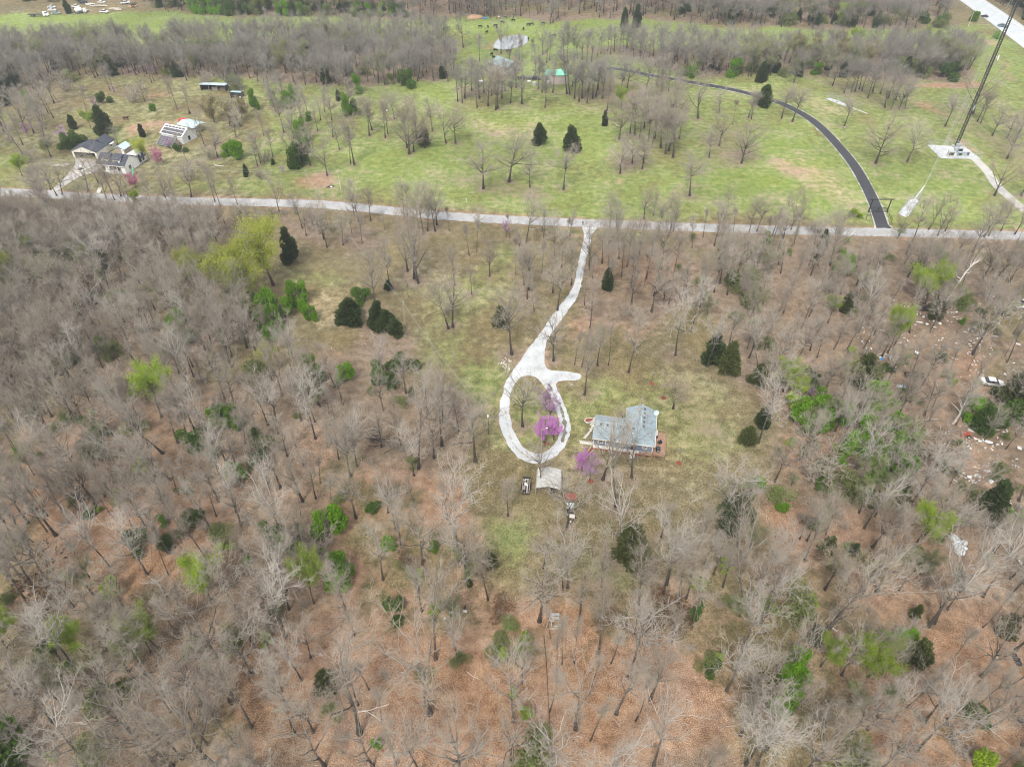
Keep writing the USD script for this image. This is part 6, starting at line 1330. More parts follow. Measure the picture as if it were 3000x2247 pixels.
    MB().box((0, .56, .62), (1.4, .05, .26)).box((0, -.56, .62), (1.4, .05, .26)).box((.68, 0, .62), (.05, 1.1, .26)).box((-.68, 0, .62), (.05, 1.1, .26)).bar((0, -.5, .45), (.05, -1.2, .35), .04).build('frame', M_WOOD, k_)
    for x in (-.8, .8): wheel(k_, (x, 0, .27), .27, .16)
    bk = MB().cyl((11.75, 89.1, 0), .14, .28, 10, .17).get(); solo('bucket', bk, M_WHITE, 'tiny white bucket below the wooden cart', 'bucket')
    x, y = G(1672, 1455)
    rt = thing('red_tarp', 'faded red tarp on the leaves above the utility buggy', 'tarp', (x, y, .02), 5)
    gxx, gyy = np.meshgrid(np.linspace(-1.1, 1.1, 12), np.linspace(-.9, .9, 10)); zz = .12 + .22 * meshkit.fbm(np.stack([gxx * 1.5, gyy * 1.5, gxx * 0], -1), 3, 4) - .1 * (np.abs(gxx) > 1) - .1 * (np.abs(gyy) > .8)
    idx = np.arange(120).reshape(10, 12); q = np.stack([idx[:-1, :-1], idx[:-1, 1:], idx[1:, 1:], idx[1:, :-1]], -1).reshape(-1, 4)
    m = MB().add(np.column_stack([gxx.ravel(), gyy.ravel(), zz.ravel()]), q); m.build('sheet', plain('faded_red_tarp', (.26, .075, .055), .8, .2, .25), rt, True)
carport_group()

# --- the farmstead at upper left
def farm():
    f = thing('farmhouse', 'white farmhouse with charcoal roof, two shed dormers and a front porch', 'house', (-153.3, 251.2, 0), -12.3)
    W, D, ze, zr = 11.0, 8.2, 3.0, 5.7
    wl = MB().prism([(0, .0), (4.2, 0), (4.2, 1.6), (9.6, 1.6), (9.6, 0), (W, 0), (W, D), (0, D)], -.2, ze)
    gable_wall(wl, (.08, 0), (.08, D), ze - .01, ze, zr - .12); gable_wall(wl, (W - .08, 0), (W - .08, D), ze - .01, ze, zr - .12)
    wl.build('wall', M_WHITE, f)
    e = .4
    slab([[(-e, -e, ze), (W + e, -e, ze), (W + e, D / 2, zr), (-e, D / 2, zr)], [(W + e, D + e, ze), (-e, D + e, ze), (-e, D / 2, zr), (W + e, D / 2, zr)]], .16).build('roof', M_DARKROOF, f)
    MB().box((W / 2, -e - .05, ze - .08), (W + 2 * e, .08, .2)).build('gutter', M_WHITE, f)
    for x0 in (1.5, 6.3):
        dm = MB().prism([(x0, .9), (x0 + 2.7, .9), (x0 + 2.7, 3.4), (x0, 3.4)], ze + .3, zr - .75)
        d = dm.build('dormer', M_WHITE, f)
        slab([[(x0 - .35, .5, zr - .75), (x0 + 3.05, .5, zr - .75), (x0 + 3.05, D / 2, zr + .12), (x0 - .35, D / 2, zr + .12)]], .14).build('dormer_roof', M_DARKROOF, d)
        for k in (-1, 0, 1):
            MB().box((x0 + 1.35 + k * .55, .88, ze + .95), (.42, .06, .62)).build('window', M_GLASS, d)
    window(f, 2.1, 0, 1.6, 1.3, 1.3, frame=M_CARDARK); window(f, 5.5, 1.6, 1.5, 1.2, 1.3, frame=M_CARDARK); window(f, 8.5, 1.6, 1.5, 1.2, 1.3, frame=M_CARDARK)
    MB().box((7.0, 1.55, 1.1), (.95, .08, 2.1)).build('door', M_DARK, f)
    for x in (4.35, 5.9, 7.7, 9.45): MB().box((x, .1, 1.45), (.2, .2, 2.95)).build('porch_column', M_WHITE, f)
    MB().box((6.9, .35, .12), (5.6, 2.4, .25)).build('porch_floor', M_CONC, f); MB().box((6.9, .1, .65), (5.2, .06, .12)).build('porch_rail', M_WHITE, f)
    el = MB().prism([(7.2, D - .4), (W - .2, D - .4), (W - .2, D + 4.6), (7.2, D + 4.6)], -.2, ze + .7); el.build('rear_wing', M_WHITE, f)
    slab([[(7.0, D - .5, ze + .95), (W + .1, D - .5, ze + .95), (W + .1, D + 4.9, ze + .8), (7.0, D + 4.9, ze + .8)]], .15).build('rear_roof', M_METAL, f)
    for y in (D + 1.2, D + 3.2): window(f, W - .2, y, 2.95, .9, .9, axis='y', out=1, frame=M_CARDARK); window(f, W - .2, y, 1.2, .9, 1.2, axis='y', out=1, frame=M_CARDARK)
    window(f, W, 3.0, 1.5, 1.0, 1.2, axis='y', out=1, frame=M_CARDARK)
    bal = MB().box((W + .7, D + 2.2, 2.55), (1.4, 4.4, .14))
    for y in np.linspace(D + .1, D + 4.3, 8): bal.box((W + 1.35, y, 3.0), (.07, .07, .9))
    bal.box((W + 1.35, D + 2.2, 3.45), (.08, 4.4, .08)).box((W + 1.35, D + .1, 1.2), (.12, .12, 2.6)).box((W + 1.35, D + 4.3, 1.2), (.12, .12, 2.6)).build('balcony', M_CARDARK, f)
    # garage
    g = thing('farm_garage', 'pale garage with charcoal roof and a wide open front behind the farmhouse', 'garage', (-168.7, 263.3, 0), -8.8)
    W, D, ze, zr = 10.3, 6.4, 2.9, 5.0
    e = .35
    wl = MB().box((.12, D / 2, 1.4), (.2, D, 3.0)).box((W - .12, D / 2, 1.4), (.2, D, 3.0)).box((W / 2, D - .1, 1.4), (W, .2, 3.0))
    wl.box((.45, .1, 1.3), (.7, .18, 2.8)).box((W - .45, .1, 1.3), (.7, .18, 2.8))
    gable_wall(wl, (0, .1), (W, .1), 2.35, ze, zr - .1)
    wl.build('wall', plain('cream_siding', (.55, .52, .46), .7, .2, .06), g)
    slab([[(-e, -e, ze), (W / 2, -e, zr), (W / 2, D + e, zr), (-e, D + e, ze)], [(W + e, -e, ze), (W + e, D + e, ze), (W / 2, D + e, zr), (W / 2, -e, zr)]], .15).build('roof', M_DARKROOF, g)
    wl2 = MB().prism([(3.6, D), (W - .1, D), (W - .1, D + 6), (3.6, D + 6)], -.1, ze); gable_wall(wl2, (3.6, D + 5.9), (W - .1, D + 5.9), ze, ze + .01, zr - .3)
    wl2.build('rear_room', plain('tan_siding', (.45, .42, .36), .7, .2, .08), g)
    xm = (3.6 + W) / 2
    slab([[(3.3, D + .3, ze), (xm, D + .3, zr - .15), (xm, D + 6.3, zr - .15), (3.3, D + 6.3, ze)], [(W + .25, D + .3, ze), (W + .25, D + 6.3, ze), (xm, D + 6.3, zr - .15), (xm, D + .3, zr - .15)]], .15).build('rear_roof', M_DARKROOF, g)
    window(g, W, D + 3, 1.6, 1.4, .9, axis='y', out=1); MB().box((W + .5, D + 3, 2.6), (1.2, 2.2, .08)).build('awning', M_WHITE, g)
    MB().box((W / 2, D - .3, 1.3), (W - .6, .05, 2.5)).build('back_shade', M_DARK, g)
    car('parked_pickup', 'dark pickup parked inside the left bay of the farm garage', 'pickup', (-165.7, 265.6), 81, M_CARDARK, 'pickup', 5.0)
    s = thing('garden_shed', 'small grey shed with a pale metal gable roof behind the farmhouse', 'shed', (-154.0, 267.0, 0), -12)
    wl = MB().prism([(0, 0), (4.2, 0), (4.2, 4.4), (0, 4.4)], 0, 2.1); gable_wall(wl, (0, .08), (4.2, .08), 2.09, 2.1, 3.1); gable_wall(wl, (0, 4.32), (4.2, 4.32), 2.09, 2.1, 3.1)
    wl.build('wall', M_WOOD, s)
    slab([[(-.3, -.3, 2.1), (2.1, -.3, 3.25), (2.1, 4.7, 3.25), (-.3, 4.7, 2.1)], [(4.5, -.3, 2.1), (4.5, 4.7, 2.1), (2.1, 4.7, 3.25), (2.1, -.3, 3.25)]], .1).build('roof', M_LBLUE, s)
    MB().box((3.3, -.05, 1.0), (.85, .08, 1.9)).build('door', M_WHITE, s); MB().box((3.3, -.10, 1.4), (.3, .04, .4)).build('pane', M_GLASS, '/World/garden_shed/door')
    MB().box((2.1, 2.2, -.0), (4.6, 4.8, .18)).build('plinth', M_CONC, s)
    # solar barn
    b = thing('solar_barn', 'white barn whose roof carries rows of solar panels', 'barn', (-140.6, 280.3, 0), -24)
    W, D, ze, zr = 10.8, 7.6, 3.0, 5.3
    wl = MB().prism([(0, 0), (W, 0), (W, D), (0, D)], -.2, ze); gable_wall(wl, (.08, 0), (.08, D), ze, ze + .01, zr - .1); gable_wall(wl, (W - .08, 0), (W - .08, D), ze, ze + .01, zr - .1)
    wl.build('wall', plain('off_white_siding', (.56, .56, .54), .7, .2, .08), b)
    e = .4
    slab([[(-e, -e, ze), (W + e, -e, ze), (W + e, D / 2, zr), (-e, D / 2, zr)], [(W + e, D + e, ze), (-e, D + e, ze), (-e, D / 2, zr), (W + e, D / 2, zr)]], .12).build('roof', plain('white_sheet_roof', (.60, .61, .60), .5), b)
    th = math.atan2(zr - ze, D / 2 + e); R = np.array([[1, 0, 0], [0, math.cos(th), -math.sin(th)], [0, math.sin(th), math.cos(th)]])
    def on_roof(x, s): return np.array([x, -e + s * math.cos(th), ze + s * math.sin(th) + .06])
    for row, (s, n, w_, l_) in enumerate(((.95, 12, .74, 1.35), (2.5, 12, .74, 1.35), (3.85, 6, 1.4, .75))):
        for k in range(n):
            x = .2 + (k + .5) * (W - .4) / n
            MB().box(on_roof(x, s), (w_, l_, .05), R=R).build('solar_panel', M_PANEL, b)
    for x in (4.2, 7.6): MB().box((x, -.06, 1.5), (.5, .08, .8)).build('window', M_GLASS, b)
    MB().box((W + .05, 3.5, 1.4), (.08, 1.0, 1.6)).build('door', M_DARK, b)
    a = thing('solar_array', 'ground mounted rack of five by five solar panels in front of the solar barn', 'solar panels', (-141.3, 274.9, 0), -22)
    th2 = math.radians(32); R2 = np.array([[1, 0, 0], [0, math.cos(th2), -math.sin(th2)], [0, math.sin(th2), math.cos(th2)]])
    for i in range(5):
        for j in range(5):
            c = R2 @ np.array([.8 + i * 1.48, .45 + j * .86, 0]) + [0, 0, .55]
            MB().box(c, (1.36, .78, .05), R=R2).build('solar_panel', M_PANEL, a)
    fr = MB()
    for i in range(6):
        p, q = R2 @ np.array([.06 + i * 1.48, 0, -.05]) + [0, 0, .55], R2 @ np.array([.06 + i * 1.48, 4.35, -.05]) + [0, 0, .55]
        fr.beam(p, q, .09, .07)
        if i % 2 == 1: fr.bar((p[0], p[1] + .3, 0), p + [0, .3, .2], .06).bar((q[0], q[1] - .3, 0), q - [0, .3, .2], .06)
    for j in range(6):
        p, q = R2 @ np.array([0, .02 + j * .86, -.04]) + [0, 0, .55], R2 @ np.array([7.5, .02 + j * .86, -.04]) + [0, 0, .55]
        fr.beam(p, q, .07, .06)
    fr.build('rack', M_METAL, a)
    # pale blue roofed shelter, red tarp behind
    s = thing('open_shelter', 'open shelter with a pale blue pitched metal roof behind the solar barn', 'shelter', (-137.5, 289.9, 0), -27)
    W, D = 9.2, 6.2
    for k in range(8):
        x0, x1 = -.3 + k * (W + .6) / 8, -.3 + (k + 1) * (W + .6) / 8 - .03
        slab([[(x0, -.3, 2.7), (x1, -.3, 2.7), (x1, D / 2, 3.5), (x0, D / 2, 3.5)], [(x1, D + .3, 2.7), (x0, D + .3, 2.7), (x0, D / 2, 3.5), (x1, D / 2, 3.5)]], .05).build('roof_sheet', M_LBLUE, s)
    p = MB()
    for x in np.linspace(.2, W - .2, 4):
        for y in (.1, D - .1): p.box((x, y, 1.35), (.14, .14, 2.75))
    p.box((W / 2, .1, 2.6), (W, .12, .2)).box((W / 2, D - .1, 2.6), (W, .12, .2)).build('post', M_WOOD, s)
    rt = thing('red_hay_tarp', 'bright red tarp over a low stack behind the pale blue shelter', 'tarp', (*G(538, 354), 0), -10)
    v = trimesh.creation.icosphere(3, 1.0); q = np.array(v.vertices); q = np.sign(q) * np.abs(q) ** .6; q[:, 2] = np.maximum(q[:, 2], -.02)
    q *= 1 + .12 * (meshkit.fbm(q * 1.7, 3, 8) - .5)[:, None]
    obj('sheet', (q * [2.1, 1.2, .9], v.faces), M_RED, rt, True)
    r = thing('run_in_shed', 'long dark open fronted shed with a pale lean-to roof at the farm wood edge', 'shed', (-144.0, 337.0, 0), -5.5)
    slab([[(-.4, -.5, 3.0), (12.4, -.5, 3.0), (12.4, 4.4, 2.4), (-.4, 4.4, 2.4)]], .12).build('roof', plain('sky_blue_sheet', (.38, .46, .50), .5, .4, .2, .5), r)
    MB().box((6, 3.9, 1.2), (12, .15, 2.4)).box((.1, 2, 1.25), (.15, 4, 2.5)).box((11.9, 2, 1.25), (.15, 4, 2.5)).build('wall', M_CARDARK, r)
    MB().box((.1, .1, 1.4), (.18, .18, 2.9)).box((4, .1, 1.4), (.18, .18, 2.9)).box((8, .1, 1.4), (.18, .18, 2.9)).box((11.9, .1, 1.4), (.18, .18, 2.9)).build('post', M_WOOD, r)
    for k, (x, w_) in enumerate(((2, 2.2), (5.8, 2.6), (9.6, 2.4))):
        MB().box((x, 2.4, .6), (w_, 1.4, 1.2)).build('stored_goods', (M_DARK, M_BRICK, M_WOOD)[k], r)
    r2 = thing('small_dark_shed', 'small dark shed with a pale roof edge right of the long open shed', 'shed', (*G(692, 286), 0), -8)
    MB().prism([(-2, 0), (2.5, 0), (2.5, 3), (-2, 3)], 0, 2.2).build('wall', M_CARDARK, r2); slab([[(-2.3, -.3, 2.4), (2.8, -.3, 2.4), (2.8, 3.3, 2.1), (-2.3, 3.3, 2.1)]], .1).build('roof', M_LBLUE, r2)
    MB().box((2.2, -.6, .35), (.5, .5, .7)).build('white_drum', M_WHITE, r2)
    # pergola, curved wall, slide, horse etc.
    pg = thing('pergola', 'timber pergola over the patio left of the white farmhouse', 'pergola', (*G(249, 493), 0), -14)
    m = MB()
    for x in (0, 3.2):
        for y in (0, 2.6): m.box((x, y, 1.2), (.16, .16, 2.4))
    m.build('post', M_WOOD, pg)
    for k in range(9): MB().box((1.6, -.3 + k * .4, 2.5), (3.9, .09, .14)).build('rafter', M_WOOD, pg)
    pw = thing('patio_wall', 'curved low retaining wall sweeping below the farm patio', 'wall')
    q = chaikin(GP(crop(260 / 2209, 190, 380, [(215, 1095), (420, 1075), (600, 1010), (740, 930), (800, 870)])), 2)
    for i in range(len(q) - 1): MB().beam((*q[i], .35), (*q[i + 1], .35), .35, .75).build('wall_block', M_TRIM, pw)
    fp = thing('fire_pit', 'dark round fire pit on the pale farm patio', 'fire pit', (*G(236, 497), 0)); MB().cyl((0, 0, 0), .75, .4, 14).build('ring', M_CARDARK, fp); MB().cyl((0, 0, .4), .6, .03, 14).build('ash', M_BURNT, fp)
    sl = thing('green_slide', 'green play slide at the right front corner of the farmhouse', 'slide', (*G(391, 517), 0), 15)
    P = np.array([(0, 2.2, 1.9), (0, 1.2, 1.5), (0, .3, .8), (0, -.7, .25), (0, -1.5, .12)])
    m = MB()
    for i in range(4): m.beam(P[i], P[i + 1], .7, .08); m.beam(P[i] + [.38, 0, .12], P[i + 1] + [.38, 0, .12], .06, .26); m.beam(P[i] - [.38, 0, -.12], P[i + 1] - [.38, 0, -.12], .06, .26)
    m.build('chute', M_GREENP, sl); MB().box((0, 2.6, 1.85), (.9, .8, .1)).bar((-.4, 2.3, 0), (-.4, 2.3, 2.7), .05).bar((.4, 2.3, 0), (.4, 2.3, 2.7), .05).bar((-.4, 3, 0), (-.4, 3, 2.7), .05).bar((.4, 3, 0), (.4, 3, 2.7), .05).build('tower', M_WOOD, sl)
    st = thing('bank_steps', 'flight of white stone steps down the bank from the farmhouse to the road', 'steps')
    for k in range(6):
        x, y = G(294 - k * 1.2, 553 + k * 2.6); MB().box((x, y, .12), (1.5, .4, .24), -10).build('step', M_STONE, st)
    wp = thing('lumber_heap', 'heap of pale scrap lumber on the grass left of the farm driveway', 'lumber', (*G(183, 484), 0), 20)
    r_ = np.random.default_rng(4)
    for k in range(14):
        MB().box((r_.normal() * 1.6, r_.normal() * .7, .12 + .04 * (k % 4)), (r_.uniform(1.5, 3.2), .22, .12), r_.uniform(-40, 40)).build('board', (M_WOOD, M_TRIM, M_BRICK)[k % 3], wp)

def car(name, label, cat, xy, rz, paint, kind='car', length=4.5, z=0, group=None, glass=None):
    """A vehicle lofted from a side outline, with glass, lamps and wheels; nose towards +x."""
    c = thing(name, label, cat, (*xy, z), rz, group)
    s = length / 4.5; w = .88
    body = [(-2.2, .35), (-2.25, .75), (-2.1, .95), (-1.2, 1.0), (1.0, .95), (2.0, .82), (2.25, .62), (2.22, .35)] if kind == 'car' else [(-2.25, .5), (-2.25, 1.02), (0.0, 1.02), (1.2, 1.05), (2.15, .98), (2.25, .7), (2.25, .45)]
    cab = [(-1.55, .97), (-1.0, 1.42), (.35, 1.42), (1.1, .95)] if kind == 'car' else [(-.55, 1.0), (-.4, 1.65), (.65, 1.65), (1.25, 1.02)]
    def loft(out, w0, w1, zt):
        n = len(out); V = []
        for sgn in (-1, 1):
            for x, zz in out:
                k = w0 if zz < zt else w1
                V.append((x * s, sgn * k * s, zz * s))
        F = [[i, (i + 1) % n, n + (i + 1) % n] for i in range(n)] + [[i, n + (i + 1) % n, n + i] for i in range(n)]
        F += [[0, i + 1, i] for i in range(1, n - 1)] + [[n, n + i, n + i + 1] for i in range(1, n - 1)]
        return np.array(V), np.array(F)
    m = MB().add(*loft(body, w, w, 9))
    m.build('body', paint, c)
    cb = MB().add(*loft(cab, w * .96, w * .78, 1.2)).build('cabin', glass or M_GLASS, c)
    (x0, z0), (x1, z1) = cab[1], cab[2]
    MB().box(((x0 + x1) / 2 * s, 0, (z0 + .025) * s), ((x1 - x0 + .06) * s, w * 1.62 * s, .06 * s)).build('roof', paint, cb)
    if kind == 'pickup':
        MB().box((-1.4 * s, 0, 1.025 * s), (1.55 * s, 1.45 * s, .02)).build('bed', M_BLACK2, c)
    for y in (-.62, .62): MB().box((2.24 * s, y * s, .68 * s), (.06, .32 * s, .14 * s)).build('headlight', M_WHITE, c)
    for x in (-1.38, 1.38):
        for y in (-.82, .82): wheel(c, (x * s, y * s, .33 * s), .33 * s, .22 * s, (0, 1, 0))
    return c
farm()

# --- barn with the mint roof, long roofed house, yard things around the pond
def far_farm():
    g = thing('green_roofed_barn', 'pinkish walled barn with a bright mint green roof beyond the pastures', 'barn', (15.9, 345.2, 0), 3)
    W, D, ze, zr = 10.2, 8.0, 4.2, 5.6
    wl = MB().prism([(0, 0), (W, 0), (W, D), (0, D)], -.1, ze); gable_wall(wl, (.08, 0), (.08, D), ze, ze + .01, zr - .1); gable_wall(wl, (W - .08, 0), (W - .08, D), ze, ze + .01, zr - .1); wl.build('wall', M_BRICK, g)
    for k in range(8):
        x0, x1 = -.4 + k * (W + .8) / 8, -.4 + (k + 1) * (W + .8) / 8 - .03
        slab([[(x0, -.4, ze), (x1, -.4, ze), (x1, D / 2, zr), (x0, D / 2, zr)], [(x1, D + .4, ze), (x0, D + .4, ze), (x0, D / 2, zr), (x1, D / 2, zr)]], .06).build('roof_sheet', M_GREENROOF, g)
    MB().box((-.05, D / 2, 1.6), (.08, 3.4, 3.0)).build('door', M_WHITE, g); MB().box((1.2, -.06, 1.0), (1.0, .08, 2.0)).build('door', M_WHITE, g)
    h = thing('long_roofed_house', 'house with a long teal grey roof half hidden left of the mint roofed barn', 'house', (-10.3, 366.5, 0), -47)
    W, D = 11.5, 9
    wl = MB().prism([(0, 0), (W, 0), (W, D), (0, D)], -.1, 3.4); gable_wall(wl, (W - .08, 0), (W - .08, D), 3.4, 3.41, 5.6); gable_wall(wl, (.08, 0), (.08, D), 3.4, 3.41, 5.6); wl.build('wall', M_BRICK, h)
    slab([[(-.5, -.5, 3.3), (W + .5, -.5, 3.3), (W + .5, D / 2, 5.8), (-.5, D / 2, 5.8)], [(W + .5, D + .5, 3.3), (-.5, D + .5, 3.3), (-.5, D / 2, 5.8), (W + .5, D / 2, 5.8)]], .12).build('roof', M_TEALROOF, h)
    for x in (2.5, 6, 9.5): window(h, x, 0, 1.7, 1.2, 1.2)
    car('parked_car', 'dark pickup between the long roofed house and the mint roofed barn', 'pickup', tuple(G(1530, 232)), 5, M_CARDARK, 'pickup', 4.8)
    car('parked_car', 'dark car with a white bonnet left of the mint roofed barn', 'car', tuple(G(1567, 233)), 170, M_CARDARK, 'car', 4.8)
    x, y = G(1566, 251); tk = thing('stock_tank', 'round grey tank on the grass below the parked cars', 'tank', (x, y, 0)); MB().cyl((0, 0, 0), 1.0, 1.5, 16).build('body', M_STEEL, tk); MB().cyl((0, 0, 1.5), .9, .12, 16, .3).build('lid', M_STEEL, tk)
    for i, (u, v) in enumerate(((1506, 175), (1508, 184))):
        q = thing('tan_board', ('upper tan board standing on the grass below the pond', 'lower tan board standing on the grass below the pond')[i], 'board', (*G(u, v), 0), 25)
        MB().box((0, 0, .8), (1.7, .08, 1.4)).build('panel', M_TAN, q); MB().box((-.7, .05, .5), (.1, .1, 1.0)).box((.7, .05, .5), (.1, .1, 1.0)).build('post', M_WOOD, q)
    x, y = G(1532, 234.5); q = thing('white_tarp_heap', 'low white tarp beside the dark pickup', 'tarp', (x + 2.5, y - 2.5, 0)); MB().ball((0, 0, .2), 1.0, 2, (1.4, .8, .35)).build('sheet', M_RUBBISH, q)
    for i, (u, v) in enumerate(((1403, 244), (1412, 243))):
        q = thing('white_bale', ('left of two white wrapped bales in the grove', 'right of two white wrapped bales in the grove')[i], 'bale', (*G(u, v), 0), 10 * i); MB().bar((-.7, 0, .6), (.7, 0, .6), .6, 14).build('wrap', M_PLASTIC, q); MB().bar((-.73, 0, .6), (.73, 0, .6), .35, 10).build('end_cap', M_RUBBISH, q)
    q = thing('white_bale', 'white wrapped bales lying apart at the left of the grove', 'bale', (*G(1131, 326), 0)); MB().box((0, 0, .25), (1.3, .5, .5)).build('wrap', M_RUBBISH, q)
    x, y = G(1392, 54); q = thing('earth_mound', 'red earth mound at the far corner of the cattle pasture', 'mound', (x, y, 0)); v = trimesh.creation.icosphere(3, 1.0); pp = np.array(v.vertices); pp[:, 2] = np.maximum(pp[:, 2], 0); pp *= 1 + .25 * (meshkit.fbm(pp * 2, 3, 3) - .5)[:, None]; MF = v.faces; obj('heap', (pp * [5, 3.2, 1.9], MF), M_EARTH, q, True)
    x, y = G(1421, 57); q = thing('blue_trough', 'blue trough near the red earth mound', 'trough', (x, y, 0), 5); MB().box((0, 0, .5), (2.2, 1.0, .1)).box((0, .5, .7), (2.2, .08, .6)).box((0, -.5, .7), (2.2, .08, .6)).build('basin', M_BLUETARP, q); MB().box((-.8, 0, .25), (.15, .8, .5)).box((.8, 0, .25), (.15, .8, .5)).build('legs', M_BLUETARP, q)
    x, y = G(1460, 56); q = thing('farm_implement', 'rusty farm implement left at the back of the cattle pasture', 'implement', (x, y, 0), 10); MB().box((0, 0, .8), (3, .15, .15)).box((0, .5, .8), (3, .15, .15)).box((0, .25, .8), (.15, .6, .12)).bar((-1.4, .2, .8), (2.6, 1.4, .6), .07).build('frame', M_RUST, q); [wheel(q, (sx * 1.3, .2, .45), .45, .2) for sx in (-1, 1)]; MB().box((.2, .3, 1.1), (.8, .6, .5)).build('hopper', M_RUBBISH, q)
    # cattle
    def cow(name, label, cat, xy, rz, hide, k=1.0, group=None, graze=True):
        c = thing(name, label, cat, (*xy, 0), rz, group, (k, k, k))
        import manifold3d as m3
        def S(p, r): return m3.Manifold.sphere(r, 10).translate(tuple(map(float, p)))
        def bone(a, ra, b, rb): return m3.Manifold.batch_hull([S(a, ra), S(b, rb)])
        hz = .35 if graze else 1.45
        parts = [bone((-.75, 0, 1.12), .34, (0, 0, 1.05), .40), bone((0, 0, 1.05), .40, (.62, 0, 1.12), .36), bone((.7, 0, 1.2), .26, (1.12, 0, .85 if graze else 1.4), .17), bone((1.12, 0, .85 if graze else 1.4), .17, (1.42, 0, hz), .11)]
        for x, b in ((-.78, -1), (.62, 1)):
            for y in (-.2, .2):
                kx = x + (.06 if b < 0 else 0)
                parts += [bone((x, y, .95), .19 if b < 0 else .15, (kx, y, .5), .085), bone((kx, y, .5), .085, (x - (.06 if b < 0 else 0), y, .06), .055)]
        parts += [bone((-1.08, 0, 1.25), .05, (-1.16, 0, .55), .035), bone((1.1, .1, 1.0 if graze else 1.52), .04, (1.12, .26, 1.0 if graze else 1.5), .03), bone((1.1, -.1, 1.0 if graze else 1.52), .04, (1.12, -.26, 1.0 if graze else 1.5), .03)]
        mm = m3.Manifold.batch_boolean(parts, m3.OpType.Add).to_mesh()
        obj('body', (mm.vert_properties[:, :3], mm.tri_verts), hide, c, 40)
        return c
    cc = lambda p: crop(400 / 2209, 1400, 40, [p])[0]
    cows = [((37, 235), 10), ((163, 235), 95), ((145, 325), 60), ((287, 220), 185), ((306, 244), 100), ((395, 165), 20), ((573, 135), 160), ((815, 205), 20), ((873, 195), 185), ((738, 268), 80), ((1057, 184), 10), ((1233, 382), 200), ((288, 617), 170), ((508, 625), 190), ((490, 632), 20), ((225, 682), 60), ((258, 735), 130), ((815, 432), 90), ((20, 78), 80), ((440, 88), 10)]
    labs = name_apart([('black cow grazing', *G(*cc(p))) for p, _ in cows])
    first = None
    for (p, rz), lb in zip(cows, labs):
        xy = tuple(G(*cc(p)))
        if first is None:
            first = cow('cow', lb, 'cow', xy, rz, M_HIDE)
        else:
            copy_of(first, (*xy, 0), rz, lb, None)
    cow('horse', 'brown horse standing on the sandy track at the farm', 'horse', tuple(G(371, 353)), 8, M_BAY, 1.12, None, False)
    # scrap yard beyond the hay field
    jc = lambda p: crop(440 / 2212, 0, 0, [p])[0]
    t = thing('flatbed_truck', 'white cab truck with a long black flatbed at the far scrap yard', 'truck', (*G(*jc((600, 245))), 0), 3)
    MB().box((-2.5, 0, 1.15), (8.5, 2.3, .22)).build('flatbed', M_BLACK2, t); MB().box((3.0, 0, 1.5), (1.7, 2.2, 2.0)).box((4.2, 0, 1.05), (1.1, 2.0, 1.1)).build('cab', M_WHITE, t); MB().box((3.5, 0, 2.0), (.9, 2.24, .6)).build('windscreen', M_GLASS, t)
    for x in (-5, -4, 3.6):
        for y in (-.95, .95): wheel(t, (x, y, .5), .5, .3, (0, 1, 0))
    mx = thing('mixer_truck', 'white drum truck with pale cab at the far scrap yard', 'truck', (*G(*jc((1190, 200))), 0), 20)
    MB().bar((-2.4, 0, 1.9), (1.2, 0, 2.3), 1.25, 14, .8).build('drum', M_WHITE, mx); MB().box((2.6, 0, 1.5), (1.6, 2.2, 1.9)).build('cab', M_RUBBISH, mx); MB().box((0, 0, .8), (6.5, 1.6, .25)).build('chassis', M_CARDARK, mx)
    for x in (-2.2, -1.2, 2.5):
        for y in (-.95, .95): wheel(mx, (x, y, .5), .5, .3, (0, 1, 0))
    for u, v, rz, lab, pt, kd, ln in ((1540, 195, -15, 'white and brown pickup at the near side of the far scrap yard', M_RUBBISH, 'pickup', 5.2), (1850, 62, 25, 'white cab pickup at the right end of the far scrap yard', M_RUBBISH, 'pickup', 5.6), (1125, 118, -25, 'white pickup parked behind the dark round evergreen', M_RUBBISH, 'pickup', 5.0), (765, 122, 0, 'pale car, upper of two at the left of the far scrap yard', M_METAL, 'car', 4.6), (770, 165, 5, 'pale car, lower of two at the left of the far scrap yard', M_RUBBISH, 'car', 4.4), (830, 213, 10, 'green grey car right of the flatbed truck', M_SAGE_PAINT, 'car', 4.8), (1230, 55, 10, 'dark truck at the back of the far scrap yard', M_CARDARK, 'pickup', 5.5), (1500, 50, -5, 'small white car deep in the far scrap yard', M_RUBBISH, 'car', 4.4), (1240, 180, 40, 'beige pickup nosed against the white drum truck', M_CARBEIGE, 'pickup', 4.8)):
        car('scrap_car', lab, 'pickup' if kd == 'pickup' else 'car', tuple(G(*jc((u, v)))), rz, pt, kd, ln)
    for u, v, lab in ((1350, 75, 'long pale beam stack at the back of the far scrap yard'), (1480, 100, 'heap of pale scrap left of the right pickup in the far scrap yard'), (1700, 150, 'strewn pale boards at the edge of the far hay field')):
        x, y = G(*jc((u, v))); q = thing('scrap_stack', lab, 'scrap', (x, y, 0), 8); r = np.random.default_rng(u)
        for k in range(7): MB().box((r.normal() * 1.5, r.normal() * .8, .3 + .12 * k), (r.uniform(3, 6), .5, .2), r.uniform(-15, 15)).build('board', (M_TRIM, M_WOOD, M_RUBBISH)[k % 3], q)
    x, y = G(*jc((1960, 105))); q = thing('root_heap', 'uprooted stump heap at the right of the far scrap yard', 'brush', (x, y, 0)); r = np.random.default_rng(3)
    obj('earth', (pp * [3.0, 1.8, 1.0], MF), M_EARTH, q, True); m = MB()
    for k in range(18): d = unit(r.normal(size=3) * [1, 1, .5] + [0, 0, .6]); m.bar((r.normal() * 1.5, r.normal(), .6), np.array([r.normal() * 1.5, r.normal(), .6]) + d * r.uniform(1.5, 4), .14, 5, .04)
